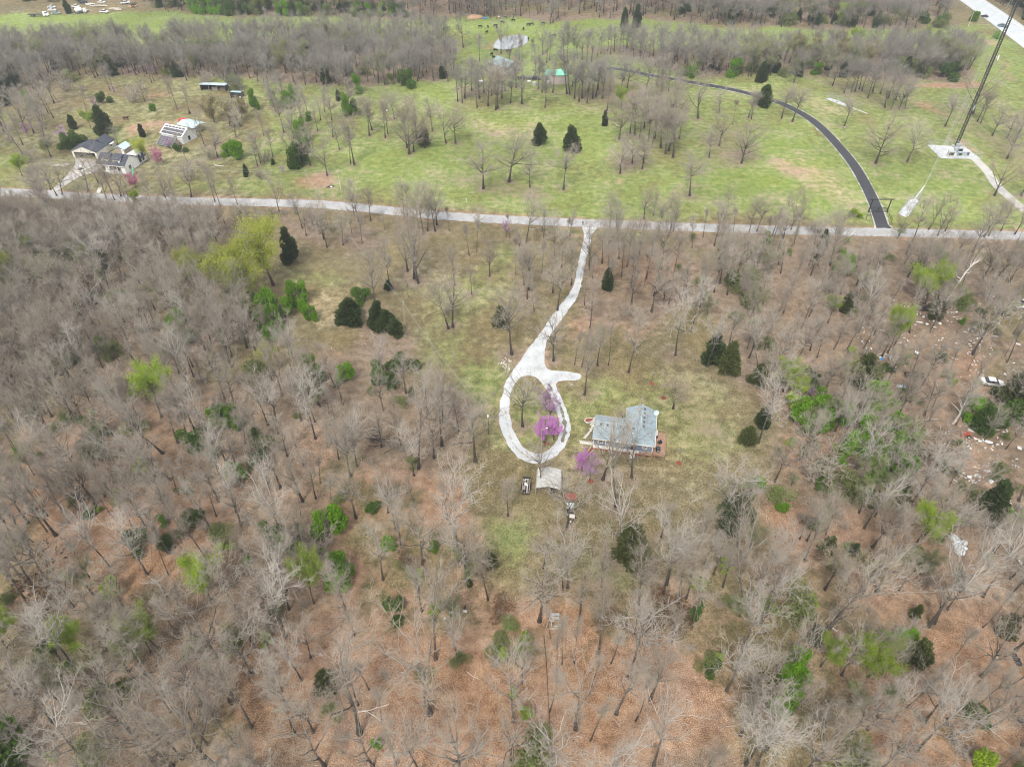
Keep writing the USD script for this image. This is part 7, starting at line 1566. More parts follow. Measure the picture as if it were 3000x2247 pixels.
    m.build('roots', M_BURNT, q)
M_SAGE_PAINT = plain('sage_car_paint', (.22, .28, .25), .4, .4, .1)
far_farm()

# ------------------------------------------------------------------ mast, compounds, gate, poles, wires
def height_at(x, y, v):
    """Height above the ground point (x, y) that is seen on picture row v."""
    lo, hi = 0.0, 114.0
    for _ in range(60):
        m = (lo + hi) / 2
        lo, hi = (m, hi) if proj(x, y, m)[1] > v else (lo, m)
    return lo

def mast():
    mx, my = G(2799, 431)
    t = thing('lattice_mast', 'tall dark guyed lattice mast rising out of the picture at upper right', 'mast', (mx, my, 0))
    H, r = 112.0, .62
    legs = [np.array([r * math.cos(a), r * math.sin(a), 0]) for a in (math.pi / 2, math.pi / 2 + 2.094, math.pi / 2 + 4.189)]
    for l in legs: MB().bar(l, l + [0, 0, H], .14, 6).build('leg', M_BLACK2, t)
    zz = np.arange(0, H, 1.5)
    P, Q = [], []
    for k, z in enumerate(zz[:-1]):
        for i in range(3):
            a, b = legs[i], legs[(i + 1) % 3]
            P += [[a + [0, 0, z], b + [0, 0, z]], [a + [0, 0, z], b + [0, 0, z + 1.5]], [b + [0, 0, z], a + [0, 0, z + 1.5]]]
    P = np.array(P); v, f = tubes(P, np.full((len(P), 2), .06), 4)
    obj('bracing', (v, f), M_BLACK2, t)
    MB().bar((r * .5, -.3, .5), (r * .5, -.3, H), .11, 6).build('cable_run', plain('brown_cable', (.05, .04, .035)), t)
    zd = height_at(mx, my, 168)
    m = MB(); dish_mesh(m, (1.35, -.4, zd), 1.15, (.75, -.62, .1)); m.bar((.3, 0, zd), (1.25, -.35, zd), .08).build('dish', M_PLASTIC, t)
    MB().box((0, 0, .25), (2.2, 2.2, .5)).build('base', M_CONC, t)
    for k, z in enumerate((zd + 22, zd + 26, zd - 18)):
        m = MB()
        for a in (0.4, 2.5, 4.6): m.bar((.6 * math.cos(a), .6 * math.sin(a), z), (1.4 * math.cos(a), 1.4 * math.sin(a), z), .04).box((1.45 * math.cos(a), 1.45 * math.sin(a), z), (.12, .25, 1.8), math.degrees(a))
        m.build('antenna', M_STEEL, t)
    ax, ay = G(2680, 600)
    bx, by = G(2440, 288)
    cx, cy = mx + 62, my + 20
    for (x, y), nm in (((ax, ay), 'lower left'), ((bx, by), 'upper left'), ((cx, cy), 'right')):
        d = np.array([x - mx, y - my]); 
        for k, z in enumerate((28, 52, 78, 104)):
            e = np.array([x, y]) - d * .03 * k
            p0, p1 = np.array([mx, my, z]), np.array([*e, .8])
            s = np.linspace(0, 1, 14)[:, None]; q = p0 + (p1 - p0) * s - [0, 0, 1] * (4 * s * (1 - s) * .8)
            obj('guy_wire', tubes((q - [mx, my, 0])[None], np.full((1, 14), .022), 4), M_STEEL, t)
    return mx, my
mast()

def fence_line(parent, pts, h=2.0, step=3.0, rails=(1.0, .5), gate=None, closed=True):
    pts = [np.array(p, float) for p in pts]
    segs = list(zip(pts, pts[1:] + ([pts[0]] if closed else [])))
    for a, b in segs:
        n = max(1, int(np.linalg.norm(b - a) / step))
        for k in range(n):
            p = a + (b - a) * k / n
            MB().bar((*p, 0), (*p, h), .05, 6).build('post', M_STEEL, parent)
    m = MB()
    for a, b in segs:
        for r in rails: m.bar((*a, h * r), (*b, h * r), .025, 4)
        L_ = np.linalg.norm(b - a); n = max(1, int(L_ / .45))
        for k in range(n):                      # chain link reads as a fine slanting weave
            p, q = a + (b - a) * k / n, a + (b - a) * min(1, (k + 4) / n)
            m.bar((*p, .05), (*q, h), .007, 3); m.bar((*p, h), (*q, .05), .007, 3)
    m.build('chain_link', M_STEEL, parent)

M_CAB = plain('blue_grey_cabinet', (.17, .23, .26), .5, .4, .1)
def compounds():
    f = thing('compound_fence', 'chain link fence round the white gravel pad at the mast foot', 'fence')
    cc = list(PAD.exterior.coords)[:-1]
    fence_line(f, cc, 2.3, 3.0)
    eq = lambda p: G(*crop(340 / 2209, 2660, 380, [p])[0])
    r = np.random.default_rng(12)
    for k, (p, w, d, h, mt, lab) in enumerate((((800, 500), 2.2, 1.3, 1.5, M_CARBEIGE, 'tan generator cabinet at the front left of the mast compound'), ((930, 370), 1.4, 1.0, 1.7, M_STEEL, 'grey cabinet close under the foot of the mast'), ((980, 430), 1.6, 1.0, 1.3, M_CAB, 'pale blue cabinet in the middle of the mast compound'), ((890, 440), 1.0, .9, 1.5, M_STEEL, 'small steel cabinet left of the pale blue one'), ((970, 505), 1.3, 1.0, 1.3, M_CAB, 'left cabinet of the front row by the compound gate'), ((1050, 500), 1.5, 1.1, 1.4, M_STEEL, 'middle cabinet of the front row by the compound gate'), ((1115, 495), 1.1, 1.1, 1.3, M_CAB, 'right cabinet of the front row by the compound gate'))):
        x, y = eq(p); c = thing('equipment_cabinet', lab, 'cabinet', (x, y, .04), -4)
        MB().box((0, 0, h / 2 + .2), (w, d, h)).build('body', mt, c); MB().box((0, 0, h + .24), (w + .16, d + .16, .08)).build('lid', M_STEEL, c); MB().box((0, 0, .1), (w + .2, d + .2, .2)).build('plinth', M_CONC, c)
        MB().box((0, -d / 2 - .02, h / 2 + .25), (w * .8, .03, h * .7)).build('door', M_STEEL if k % 2 else M_CARDARK, c)
    ib = thing('cable_ladder', 'raised cable ladder from the mast foot to the cabinets', 'cable tray'); a, b = eq((905, 335)), eq((1010, 440))
    m = MB()
    for s in (-.25, .25): m.bar((a[0] + s, a[1], 2.6), (b[0] + s, b[1], 2.6), .05)
    for k in range(9): q = a + (np.array(b) - a) * k / 8; m.bar((q[0] - .25, q[1], 2.6), (q[0] + .25, q[1], 2.6), .03)
    m.build('ladder', M_STEEL, ib); m = MB()
    for q in (a, (a + b) / 2, b): m.bar((*q, 0), (*q, 2.6), .06)
    m.build('support', M_STEEL, ib)
    an = lambda pts: GP(crop(260 / 2209, 2500, 500, pts))
    for nm, pad, tail, lab in (('anchor_pad', an([(1110, 1080), (1300, 1165), (1370, 1130), (1620, 770), (1560, 700), (1420, 720)]), an([(1560, 700), (1790, 385), (1760, 375), (1520, 690)]), 'lower'), ('anchor_pad', GP(crop(200 / 1269, 2360, 260, [(365, 190), (460, 180), (610, 225), (770, 300), (750, 325), (690, 320), (560, 270)])), GP(crop(200 / 1269, 2360, 260, [(820, 345), (1155, 478), (1150, 462), (830, 335)])), 'upper')):
        sheet(pad, .042, nm, M_GRAV, f'white gravel pad of the {lab} guy anchor'); sheet(tail, .046, 'gravel_strip', M_GRAV, f'thin white gravel strip leading from the {lab} guy anchor')
        fe = thing('anchor_fence', f'chain link cage round the {lab} guy anchor pad', 'fence')
        box = np.array(Polygon(pad).minimum_rotated_rectangle.exterior.coords)[:-1]; c = box.mean(0)
        fence_line(fe, list(c + (box - c) * .88), 2.0, 2.4)
        g = thing('guy_anchor', f'steel guy anchor in the {lab} fenced pad', 'anchor', (*c, 0)); MB().box((0, 0, .2), (1.0, 1.0, .4)).build('block', M_CONC, g); MB().beam((0, 0, .3), (.5, .6, 1.1), .14, .2).build('arm', M_STEEL, g)
compounds()

def gate():
    (ax, ay), (bx, by) = G(2544, 622), G(2598, 622)
    g = thing('ranch_gate', 'black steel ranch gateway with a high beam over arched gate leaves', 'gate', (ax, ay, 0), 0)
    w = bx - ax; H = 4.6
    for x in (0, w): MB().box((x, 0, H / 2), (.26, .26, H)).build('post', M_BLACK2, g)
    MB().box((w / 2, 0, H + .1), (w + 1.9, .24, .28)).build('beam', M_BLACK2, g)
    for s, x0, x1 in ((0, .2, w / 2 - .05), (1, w / 2 + .05, w - .2)):
        m = MB(); n = 8; xs = np.linspace(x0, x1, n); top = 1.35 + .5 * np.sin(np.linspace(0, math.pi / 2, n)) if s == 0 else 1.35 + .5 * np.cos(np.linspace(0, math.pi / 2, n))
        for i in range(n - 1): m.bar((xs[i], 0, top[i]), (xs[i + 1], 0, top[i + 1]), .08)
        for z in (.25, 1.1): m.bar((x0, 0, z), (x1, 0, z), .075)
        m.bar((x0, 0, .25), (x0, 0, top[0]), .06).bar((x1, 0, .25), (x1, 0, top[-1]), .06).bar((x0, 0, .25), (x1, 0, 1.1), .04).bar((x0, 0, 1.1), (x1, 0, .25), .04)
        m.build('gate_leaf', M_BLACK2, g)
    for lab, pts in (('short black pipe fence left of the ranch gateway', [(365, 1050), (410, 1130), (440, 1190), (325, 1175), (310, 1250)]), ('black posts stepping down right of the ranch gateway', [(840, 1080), (880, 1150), (915, 1215), (945, 1280)])):
        f = thing('pipe_fence', lab, 'fence'); q = GP(crop(260 / 2209, 2500, 500, pts))
        for p in q: MB().bar((*p, 0), (*p, 1.3), .06).build('post', M_BLACK2, f)
        m = MB()
        for i in range(len(q) - 1): m.bar((*q[i], 1.25), (*q[i + 1], 1.25), .045); m.bar((*q[i], .7), (*q[i + 1], .7), .03)
        m.build('rail', M_BLACK2, f)
    m = MB(); q = GP(crop(200 / 1269, 2360, 260, [(150, 740), (180, 790), (220, 840), (270, 890), (330, 940)])); f = thing('brush_row', 'row of dry brown stalks along the inner edge of the black drive', 'brush'); r = np.random.default_rng(8)
    for k in range(90):
        s = r.random() * (len(q) - 1); i = int(s); p = np.array(q[i]) + (np.array(q[min(i + 1, len(q) - 1)]) - q[i]) * (s - i) + r.normal(size=2) * .5
        m.bar((*p, 0), (p[0] + r.normal() * .4, p[1] + r.normal() * .4, r.uniform(.5, 1.1)), .03, 3, .012)
    m.build('stalk', plain('dry_stalk', (.24, .15, .09)), f)
gate()

def wire(name, label, p, q, sag, r=.014, parent=None):
    s = np.linspace(0, 1, 20)[:, None]
    P = np.array(p) + (np.array(q) - p) * s - [0, 0, 1] * (4 * s * (1 - s) * sag)
    return obj(name, tubes(P[None], np.full((1, 20), r), 4), M_POLEP if False else M_STEEL, parent) if parent else solo(name, tubes(P[None], np.full((1, 20), r), 4), M_STEEL, label, 'wire')

def pole(u, v, vtop, label, arm=True, mt=None, rad=.15, extras=None, arm_deg=70):
    x, y = G(u, v); h = height_at(x, y, vtop)
    p = thing('utility_pole', label, 'utility pole', (x, y, 0), arm_deg)
    MB().bar((0, 0, -.2), (0, 0, h), rad, 8, rad * .68).build('pole', mt or M_POLE, p)
    if arm:
        MB().box((0, 0, h - .35), (2.4, .12, .14)).build('crossarm', M_WOOD, p)
        for s in (-1.05, 0, 1.05): MB().cyl((s, 0, h - .28 if s else h), .05, .18, 6).build('insulator', M_RUBBISH, p)
    return np.array([x, y, h]), p

def poles():
    a, pa = pole(906.6, 575, 501, 'brown utility pole at the road verge, left of the bare pale one')
    b, pb = pole(1000, 566, 502, 'pale utility pole at the road verge, right of the brown one', mt=M_POLEP, arm_deg=80)
    c, pc = pole(1188, 953, 880, 'utility pole on the slope beside the dark cedar trio', arm=False)
    MB().cyl((.32, 0, c[2] - 1.5), .22, .8, 10).build('transformer', M_STEEL, pc)
    d, pd = pole(1432, 1272, 1214, 'thin dark pole with a white meter box left of the gravel loop', arm=False, rad=.09, mt=M_CARDARK)
    MB().box((-.22, 0, d[2] - .35), (.34, .3, .55)).build('meter_box', M_WHITE, pd)
    x, y = G(1585, 1321); h = height_at(x, y, 1258)
    l = thing('yard_lamp', 'yard lamp on a timber pole inside the gravel loop', 'lamp', (x, y, 0)); MB().bar((0, 0, 0), (0, 0, h), .12, 8, .09).build('pole', M_POLE, l); MB().bar((0, 0, h - .2), (.95, -.1, h + .5), .035).build('arm', M_STEEL, l); MB().ball((1.05, -.1, h + .48), .2, 2, (1.2, .8, .5)).build('lamp_head', M_LIGHT, l)
    e, pe = pole(2835, 82, 38, 'leaning pale utility pole by the highway at top right', arm=True, mt=M_POLEP)
    w0 = G(-120, 560); far = np.array([w0[0], w0[1] + 12, a[2] - .5])
    mid, pm = pole(500, 552, 482, 'utility pole on the road verge below the farm', arm=True)
    for s in (-.9, .9):
        o = np.array([.3 * s, s, -.2])
        wire('power_line', ('lower' if s < 0 else 'upper') + ' overhead wire along the road from the brown pole leftwards', mid + o, a + o, .7); wire('power_line', ('lower' if s < 0 else 'upper') + ' overhead wire leaving the picture at left above the road', far + o, mid + o, .9)
        wire('power_line', ('lower' if s < 0 else 'upper') + ' overhead wire between the brown and the pale roadside poles', a + o, b + o, .3)
    wire('power_line', 'overhead wire crossing the road down to the pole beside the cedars', a - [0, 0, .3], c - [0, 0, .2], 1.6); wire('power_line', 'second overhead wire crossing the road down to the pole beside the cedars', a - [0, 0, .9], c - [0, 0, .8], 1.7)
    wire('power_line', 'overhead wire from the slope pole down to the meter pole', c - [0, 0, .3], d, 1.2); wire('power_line', 'second overhead wire from the slope pole down to the meter pole', c - [0, 0, .9], d - [0, 0, .4], 1.3)
    wire('power_line', 'overhead wire from the pale roadside pole up toward the barns', b - [0, 0, .2], (*G(1240, 420), 9), 1.5)
    wire('stay_wire', 'stay wire from the brown roadside pole to the verge', a - [0, 0, .6], (*G(945, 588), 0), .05); wire('stay_wire', 'second stay wire from the brown roadside pole to the verge', a - [0, 0, .6], (*G(935, 575), 0), .05)
    for u, v, vt, lab in ((1041, 529, 514, 'yellow marker post left of the pasture track'), (976, 574, 561, 'leaning yellow guy guard on the verge below the pale pole'), (1063, 505, 478, 'pale pole at the top of the pasture track')):
        x, y = G(u, v); h = height_at(x, y, vt); m = thing('marker_post', lab, 'post', (x, y, 0)); MB().bar((0, 0, 0), (.1, 0, h), .07, 6).build('post', plain('yellow_guard', (.52, .42, .10), .6) if u < 1050 else M_POLEP, m); MB().ball((.1, 0, h), .08, 1).build('cap', M_RUBBISH, m)
    x, y = G(1366, 594); m = thing('marker_post', 'white marker post on the verge right of the twin oaks', 'post', (x, y, 0)); MB().bar((0, 0, 0), (0, 0, 1.6), .07, 6).build('post', M_RUBBISH, m); MB().ball((0, 0, 1.6), .09, 1).build('cap', M_WHITE, m)
    x, y = G(1707, 662); m = thing('mailbox', 'dark mailbox at the mouth of the gravel drive', 'mailbox', (x, y, 0), 5); MB().box((0, 0, .55), (.12, .12, 1.1)).build('post', M_WOOD, m); MB().bar((0, -.35, 1.25), (0, .35, 1.25), .22, 10).build('box', M_CARDARK, m)
    x, y = G(1651, 886); m = thing('reflector_post', 'short dark post beside the left verge of the gravel drive', 'post', (x, y, 0)); MB().box((0, 0, .6), (.12, .12, 1.2)).build('post', M_WOOD, m); MB().box((0, -.07, 1.1), (.12, .03, .15)).build('plate', M_STEEL, m)
    car('parked_car', 'teal car driving on the highway at top right', 'car', tuple(G(2936, 80)), -49, M_CARBLUE, 'car', 5.2); car('parked_car', 'small dark car farther up the highway', 'car', tuple(G(2884, 51)), 131, M_CARDARK, 'car', 4.0)
    b_ = G(968, 548); q = thing('dark_tarp', 'small black and white tarp lying on the verge between the roadside poles', 'tarp', (*b_, 0), 20); MB().ball((0, 0, .1), .9, 2, (1.6, .7, .3)).build('sheet', M_BLACK2, q); MB().ball((.2, -.3, .18), .5, 2, (1.2, .7, .35)).build('fold', M_RUBBISH, q)
poles()

# ------------------------------------------------------------------ rubbish in the right wood, wrecks, logs, the ruined frame
def lump(rng, w, l, h, n=16):
    p = np.column_stack([rng.uniform(-w / 2, w / 2, n), rng.uniform(-l / 2, l / 2, n), rng.uniform(0, h, n)])
    m = trimesh.Trimesh(p).convex_hull
    return np.array(m.vertices), np.array(m.faces)

def rubbish():
    r = np.random.default_rng(99)
    d1 = lambda p: crop(460 / 2209, 2540, 860, [p])[0]
    d2 = lambda p: crop(300 / 2209, 2700, 1200, [p])[0]
    d3 = lambda p: crop(300 / 1657, 2700, 1400, [p])[0]
    w = car('wrecked_car', 'white car wreck with missing windows and beige bonnet in the right wood', 'car', tuple(G(*d1((1750, 1280)))), -14, M_RUBBISH, 'car', 5.2)
    w = car('wrecked_car', 'white van wreck half out of the picture at the right edge', 'van', tuple(G(*d1((2190, 190)))), 10, M_RUBBISH, 'pickup', 5.4)
    k = thing('wrecked_chassis', 'burnt out black car chassis with pale wheels in the right wood', 'car', (*G(*d1((650, 1170))), 0), -12)
    m = MB().box((0, 0, .45), (4.4, .2, .18)).box((0, .6, .45), (4.4, .14, .18)).box((0, -.6, .45), (4.4, .14, .18)).box((1.6, 0, .75), (1.2, 1.5, .5)).box((-1.3, 0, .7), (1.3, 1.55, .25)).box((.2, .5, .9), (.7, .6, .5), 20); m.build('frame', M_BURNT, k); MB().box((-.4, -.3, .8), (.8, .6, .3), 12).box((1.5, .3, 1.1), (.6, .6, .3), 30).build('engine', M_CARDARK, k)
    for x in (-1.5, 1.3):
        for y in (-.8, .8): wheel(k, (x, y, .33), .33, .2, (0, 1, 0))
    items = [(d1, (685, 850), 1.7, 1.1, .8, M_RUBBISH, 'white_appliance', 'boxy white appliance standing alone above the black wreck'), (d1, (1595, 580), .9, .8, .5, M_BLUETARP, 'blue_tub', 'bright blue tub against a trunk in the right wood'), (d1, (200, 930), 1.2, .9, .6, M_BLUETARP, 'blue_bag', 'blue bag in the heap left of the white appliance'), (d1, (300, 900), .7, .6, .5, M_BLUETARP, 'blue_bag', 'small blue bag right of the larger one in the heap'), (d1, (180, 912), .7, .6, .5, M_RUBBISH, 'white_bag', 'white bag at the left of the blue bag heap'),
             (d1, (740, 410), 1.9, .5, .25, M_RUBBISH, 'white_board', 'long white board tilted below the burnt heap'), (d1, (840, 440), .9, .7, .4, M_RUBBISH, 'white_bag', 'white bag just right of the long tilted board'), (d1, (940, 400), .9, .6, .4, M_RUBBISH, 'white_bag', 'white bag below the burnt heap, upper of a scattered row'), (d1, (1020, 430), 1.0, .9, .4, M_RUBBISH, 'white_bag', 'largest white bag of the scattered row below the burnt heap'), (d1, (890, 325), .9, .6, .3, M_RUBBISH, 'white_bag', 'flat white bag close under the burnt heap'), (d1, (790, 340), .9, .7, .3, M_RUBBISH, 'white_bag', 'white bag left under the burnt heap'),
             (d1, (240, 405), .9, .8, .5, M_RUBBISH, 'white_bag', 'right of two white bags at the left rim of the rubbish field'), (d1, (195, 370), .8, .9, .4, M_RUBBISH, 'white_bag', 'left of two white bags at the left rim of the rubbish field'), (d1, (205, 520), 1.9, .4, .2, M_RUBBISH, 'white_board', 'white boards below the two bags at the left rim'), (d1, (1450, 520), 1.7, .6, .3, M_RUBBISH, 'white_board', 'white sheet left of the blue tub'), (d1, (1390, 550), 1.6, .5, .3, M_RUBBISH, 'white_board', 'second white sheet left of the blue tub, lower one'), (d1, (1790, 400), 2.0, .3, .2, M_RUBBISH, 'white_board', 'thin white board upper right of the blue tub'), (d1, (1810, 605), 2.0, .3, .15, M_RUBBISH, 'white_board', 'thin white board right of the blue tub'), (d1, (2125, 715), 1.5, .4, .2, M_RUBBISH, 'white_board', 'white board near the right edge above the white car wreck'), (d1, (1940, 1145), .8, .7, .5, M_RUBBISH, 'white_bag', 'white bag just above the white car wreck'), (d1, (1730, 40), 2.6, 1.0, .35, M_RUBBISH, 'white_board', 'stack of white boards at the top of the rubbish field'), (d1, (2080, 140), 1.8, .6, .5, M_RUBBISH, 'white_board', 'white panels left of the white van wreck'), (d1, (1050, 660), .6, .4, .2, M_RUBBISH, 'white_bag', 'small white scrap in the middle of the rubbish field'), (d1, (1250, 700), .9, .4, .2, M_RUBBISH, 'white_bag', 'white scraps by the grey brush in the rubbish field'),
             (d2, (1410, 700), 2.4, 1.1, .35, M_RUBBISH, 'white_board', 'heap of white boards right of the red machine'), (d2, (1265, 690), .9, .5, .3, M_RUBBISH, 'white_board', 'white board between the red machine and the board heap'), (d2, (2100, 860), 1.3, 1.1, .7, M_RUBBISH, 'white_bag', 'bulging white sacks near the right edge below the red machine'), (d2, (840, 1435), 1.0, .7, .3, M_RUBBISH, 'white_bag', 'white bag at the left of the big white rubbish heap'), (d2, (890, 1365), .9, .5, .3, M_RUBBISH, 'white_bag', 'white bag at the upper left of the big white rubbish heap'), (d2, (1190, 1440), 1.9, 1.1, .5, M_RUBBISH, 'white_bag', 'biggest white sack in the white rubbish heap'), (d2, (1020, 1470), 1.2, .8, .4, M_RUBBISH, 'white_bag', 'white sack at the lower left of the big rubbish heap'), (d2, (1420, 1340), 1.6, .6, .4, M_RUBBISH, 'white_board', 'white boards at the top right of the big rubbish heap'), (d2, (1130, 1570), 1.0, .8, .4, M_TRIM, 'white_bag', 'cream sack at the foot of the big rubbish heap'), (d2, (1260, 1550), 1.2, .7, .4, M_BRICK, 'pink_sheet', 'pinkish sheet at the foot of the big rubbish heap'), (d2, (1490, 1560), .7, 1.3, .5, M_METAL, 'metal_sheet', 'grey sheet at the right foot of the big rubbish heap'), (d2, (1860, 300), 1.3, 1.0, .6, M_METAL, 'grey_sack', 'grey sack near the right edge above the white boards'), (d2, (2150, 60), 1.6, .7, .4, M_RUBBISH, 'white_board', 'white boards at the right edge above the vivid bush'), (d2, (1205, 65), .8, .9, .6, plain('yellow_tub_plastic', (.5, .42, .10)), 'yellow_tub', 'yellow tub in the green bushes at right'),
             (d3, (1275, 840), 1.8, .8, .4, M_RUBBISH, 'white_sheet', 'ragged white sheet right of the tied bundles'), (d3, (1465, 510), .8, .5, .3, M_RUBBISH, 'white_bag', 'white bag right of the big ridged tarp'), (d3, (1535, 590), .5, 1.0, .3, M_RUBBISH, 'white_board', 'white board below the big ridged tarp near the right edge'), (d3, (1405, 615), .4, .9, .2, M_TAN, 'tan_board', 'cream board on the ground below the big ridged tarp'), (d3, (1330, 370), .8, 1.2, .3, M_RUBBISH, 'white_bag', 'white scraps above the big ridged tarp'), (d3, (820, 185), .9, .5, .3, M_METAL, 'metal_sheet', 'grey sheet left of the dark cedar by the rubbish'), (d3, (1600, 1400), .55, 3.0, .6, M_METAL, 'metal_pipe', 'thick pale pipe lying at the right edge below the bundles')]
    for fn, p, w_, l_, h_, mt, nm, lab in items:
        x, y = G(*fn(p)); q = thing(nm, lab, nm.split('_')[1], (x, y, 0), r.uniform(-35, 5) if l_ < w_ else r.uniform(-20, 30))
        obj('body', lump(r, w_, l_, h_, 18), mt, q); obj('fold', lump(r, w_ * .6, l_ * .6, h_ * 1.25, 12), mt, q)
    # white tied bundles
    for j, (p, sx, sy, h_, rz, lab) in enumerate((((520, 985), .95, .8, .8, -35, 'topmost of the white tied bundles'), ((570, 1035), .8, .7, .7, -30, 'second bundle from the top of the white tied bundles'), ((550, 1100), .75, .75, .7, 20, 'left bundle of the white tied bundles'), ((680, 1060), .8, .6, .6, 30, 'right bundle of the white tied bundles'), ((650, 1120), 1.0, .6, .7, -40, 'middle long bundle of the white tied bundles'), ((605, 1200), 1.0, .95, .9, 10, 'lowest and roundest of the white tied bundles'), ((1320, 465), 1.15, .8, .5, -15, 'single pale ridged tarp bundle near the right edge'))):
        x, y = G(*d3(p)); q = thing('tied_bundle', lab, 'bundle', (x, y, 0), rz)
        v = trimesh.creation.icosphere(3, 1.0); P = np.array(v.vertices); P *= 1 + .22 * (meshkit.fbm(P * 2.2, 3, j) - .5)[:, None]; P[:, 2] = np.maximum(P[:, 2], -.6)
        obj('wrap', (P * [sx, sy, h_ * .62] + [0, 0, h_ * .36], v.faces), M_PLASTIC, q, True)
        t = np.linspace(-1.05, 1.05, 16); m = MB(); m.path(np.column_stack([t * sx, .15 * sy * np.sin(t * 2), np.sqrt(np.maximum(0, 1.12 - t ** 2)) * h_ * .66 + h_ * .36]), .035, 5); m.build('rope', M_CARDARK, q)
    # heap with white jugs below the wreck
    for j, (dx, dy) in enumerate(((0, 0), (.7, .2), (1.3, -.1), (.4, -.5), (1.0, -.6), (1.6, -.6), (1.9, .1), (2.0, -1.1))):
        x, y = G(*d1((430, 1310))); q = thing('jug', ['leftmost white jug in the white and blue pile below the black wreck', 'second white jug in the back row of the white and blue pile', 'third white jug in the back row of the white and blue pile', 'left front white jug of the white and blue pile', 'blue jug at the heart of the white and blue pile', 'front white jug right of the blue one', 'rightmost white jug at the back of the white and blue pile', 'stray white jug below the white and blue pile'][j], 'jug', (x + dx * .95, y + dy, 0), 40 * j)
        mt = M_BLUETARP if j == 4 else M_RUBBISH
        MB().bar((0, 0, 0), (0, 0, .55), .36, 12).bar((0, 0, .55), (0, 0, .78), .36, 12, .12).build('body', mt, q); MB().cyl((0, 0, .78), .1, .1, 8).build('cap', M_CARDARK, q)
    k = thing('red_machine', 'rusty red farm machine standing among the rubbish at right', 'machine', (*G(*d2((930, 570))), 0), -25)
    MB().box((0, 0, .75), (1.4, .8, .6)).box((.3, .1, 1.15), (.7, .6, .35)).bar((-.4, .3, .8), (-1.5, .5, .4), .1).bar((.5, -.2, .9), (1.6, -.5, .5), .08).box((-.5, -.5, .5), (.9, .2, .7), 25).build('body', M_RUST, k); MB().bar((.2, .3, 1.1), (.3, .4, 1.8), .12).box((.25, .4, 1.75), (.5, .5, .25), 15).build('hood', M_METAL, k)
    wheel(k, (.75, -.55, .45), .45, .22, (.3, 1, 0)); wheel(k, (-.7, .5, .35), .35, .2, (.2, 1, 0))
    f = thing('door_casing', 'empty white rectangular casing lying right of the red machine', 'casing', (*G(*d2((1300, 475))), .05), -10)
    MB().box((0, .55, .05), (2.3, .12, .1)).box((0, -.55, .05), (2.3, .12, .1)).box((1.1, 0, .05), (.12, 1.0, .1)).box((-1.1, 0, .05), (.12, 1.0, .1)).build('side_bars', M_TRIM, f)
    for a, b, lab in (((1050, 470), (1200, 490), 'pale pole lying between the red machine and the white casing'), ((1080, 600), (1250, 655), 'white pole lying below the red machine')):
        p, q = G(*d2(a)), G(*d2(b)); t = thing('loose_pole', lab, 'pole', (*p, 0)); MB().bar((0, 0, .1), (q[0] - p[0], q[1] - p[1], .1), .08).build('shaft', M_TRIM, t)
    b = thing('burnt_heap', 'charred black heap of timber under the lime green tree at right', 'heap', (*G(*d1((850, 215))), 0)); r2 = np.random.default_rng(6); m = MB()
    for i in range(46): c = r2.normal(size=3) * [1.6, .8, .25] + [0, 0, .5]; dd = unit(r2.normal(size=3) * [1, 1, .25]); m.bar(c - dd * r2.uniform(.5, 1.4), c + dd * r2.uniform(.4, 1.2), r2.uniform(.06, .16), 5)
    m.build('timber', M_BURNT, b); MB().ball((0, 0, .1), 1.0, 2, (2.2, 1.2, .6)).build('ash', M_BURNT, b)
    # small litter nobody could count
    m = MB()
    for fn, (x0, y0, x1, y1), n in ((d1, (-150, 0, 2200, 1300), 560), (d2, (500, 350, 2200, 1600), 300), (d3, (1100, 200, 1650, 650), 50)):
        c = np.column_stack([r.uniform(x0, x1, n), r.uniform(y0, y1, n)]); kq = meshkit.fbm(np.column_stack([c / 260, np.zeros(n)]), 3, 5) > .47
        for p in c[kq]:
            x, y = G(*fn(tuple(p))); v, f = lump(r, r.uniform(.25, 1.1), r.uniform(.15, .5), r.uniform(.05, .2), 8); a = r.uniform(0, 6.28)
            m.add(v @ np.array([[math.cos(a), math.sin(a), 0], [-math.sin(a), math.cos(a), 0], [0, 0, 1]]) + [x, y, .02], f)
    tag(obj('litter', m.get(), M_RUBBISH), 'small white litter strewn over the leaves of the right wood', None, None, 'stuff')
    # tyres at the lower right edge
    for j, (u, v, lab) in enumerate(((2968, 1918, 'upper one of the old tyres at the right edge'), (2978, 1932, 'middle one of the old tyres at the right edge'), (2983, 1943, 'lower one of the old tyres at the right edge'), (2990, 2110, 'lone tyre at the right edge below the others'))):
        t = thing('old_tyre', lab, 'tyre', (*G(u, v), .15), 0); tor = trimesh.creation.torus(.42, .15, 18, 8); obj('tread', (tor.vertices, tor.faces), M_RUBBER, t, True); MB().bar((0, 0, -.06), (0, 0, .06), .28, 12).build('rim', M_CARDARK, t)
    # the ruined white frame
    fr = lambda p: G(*crop(200 / 2209, 1560, 1760, [p])[0])
    q = thing('ruined_hut', 'collapsed hut of weathered white boards on the rust leaves', 'ruin')
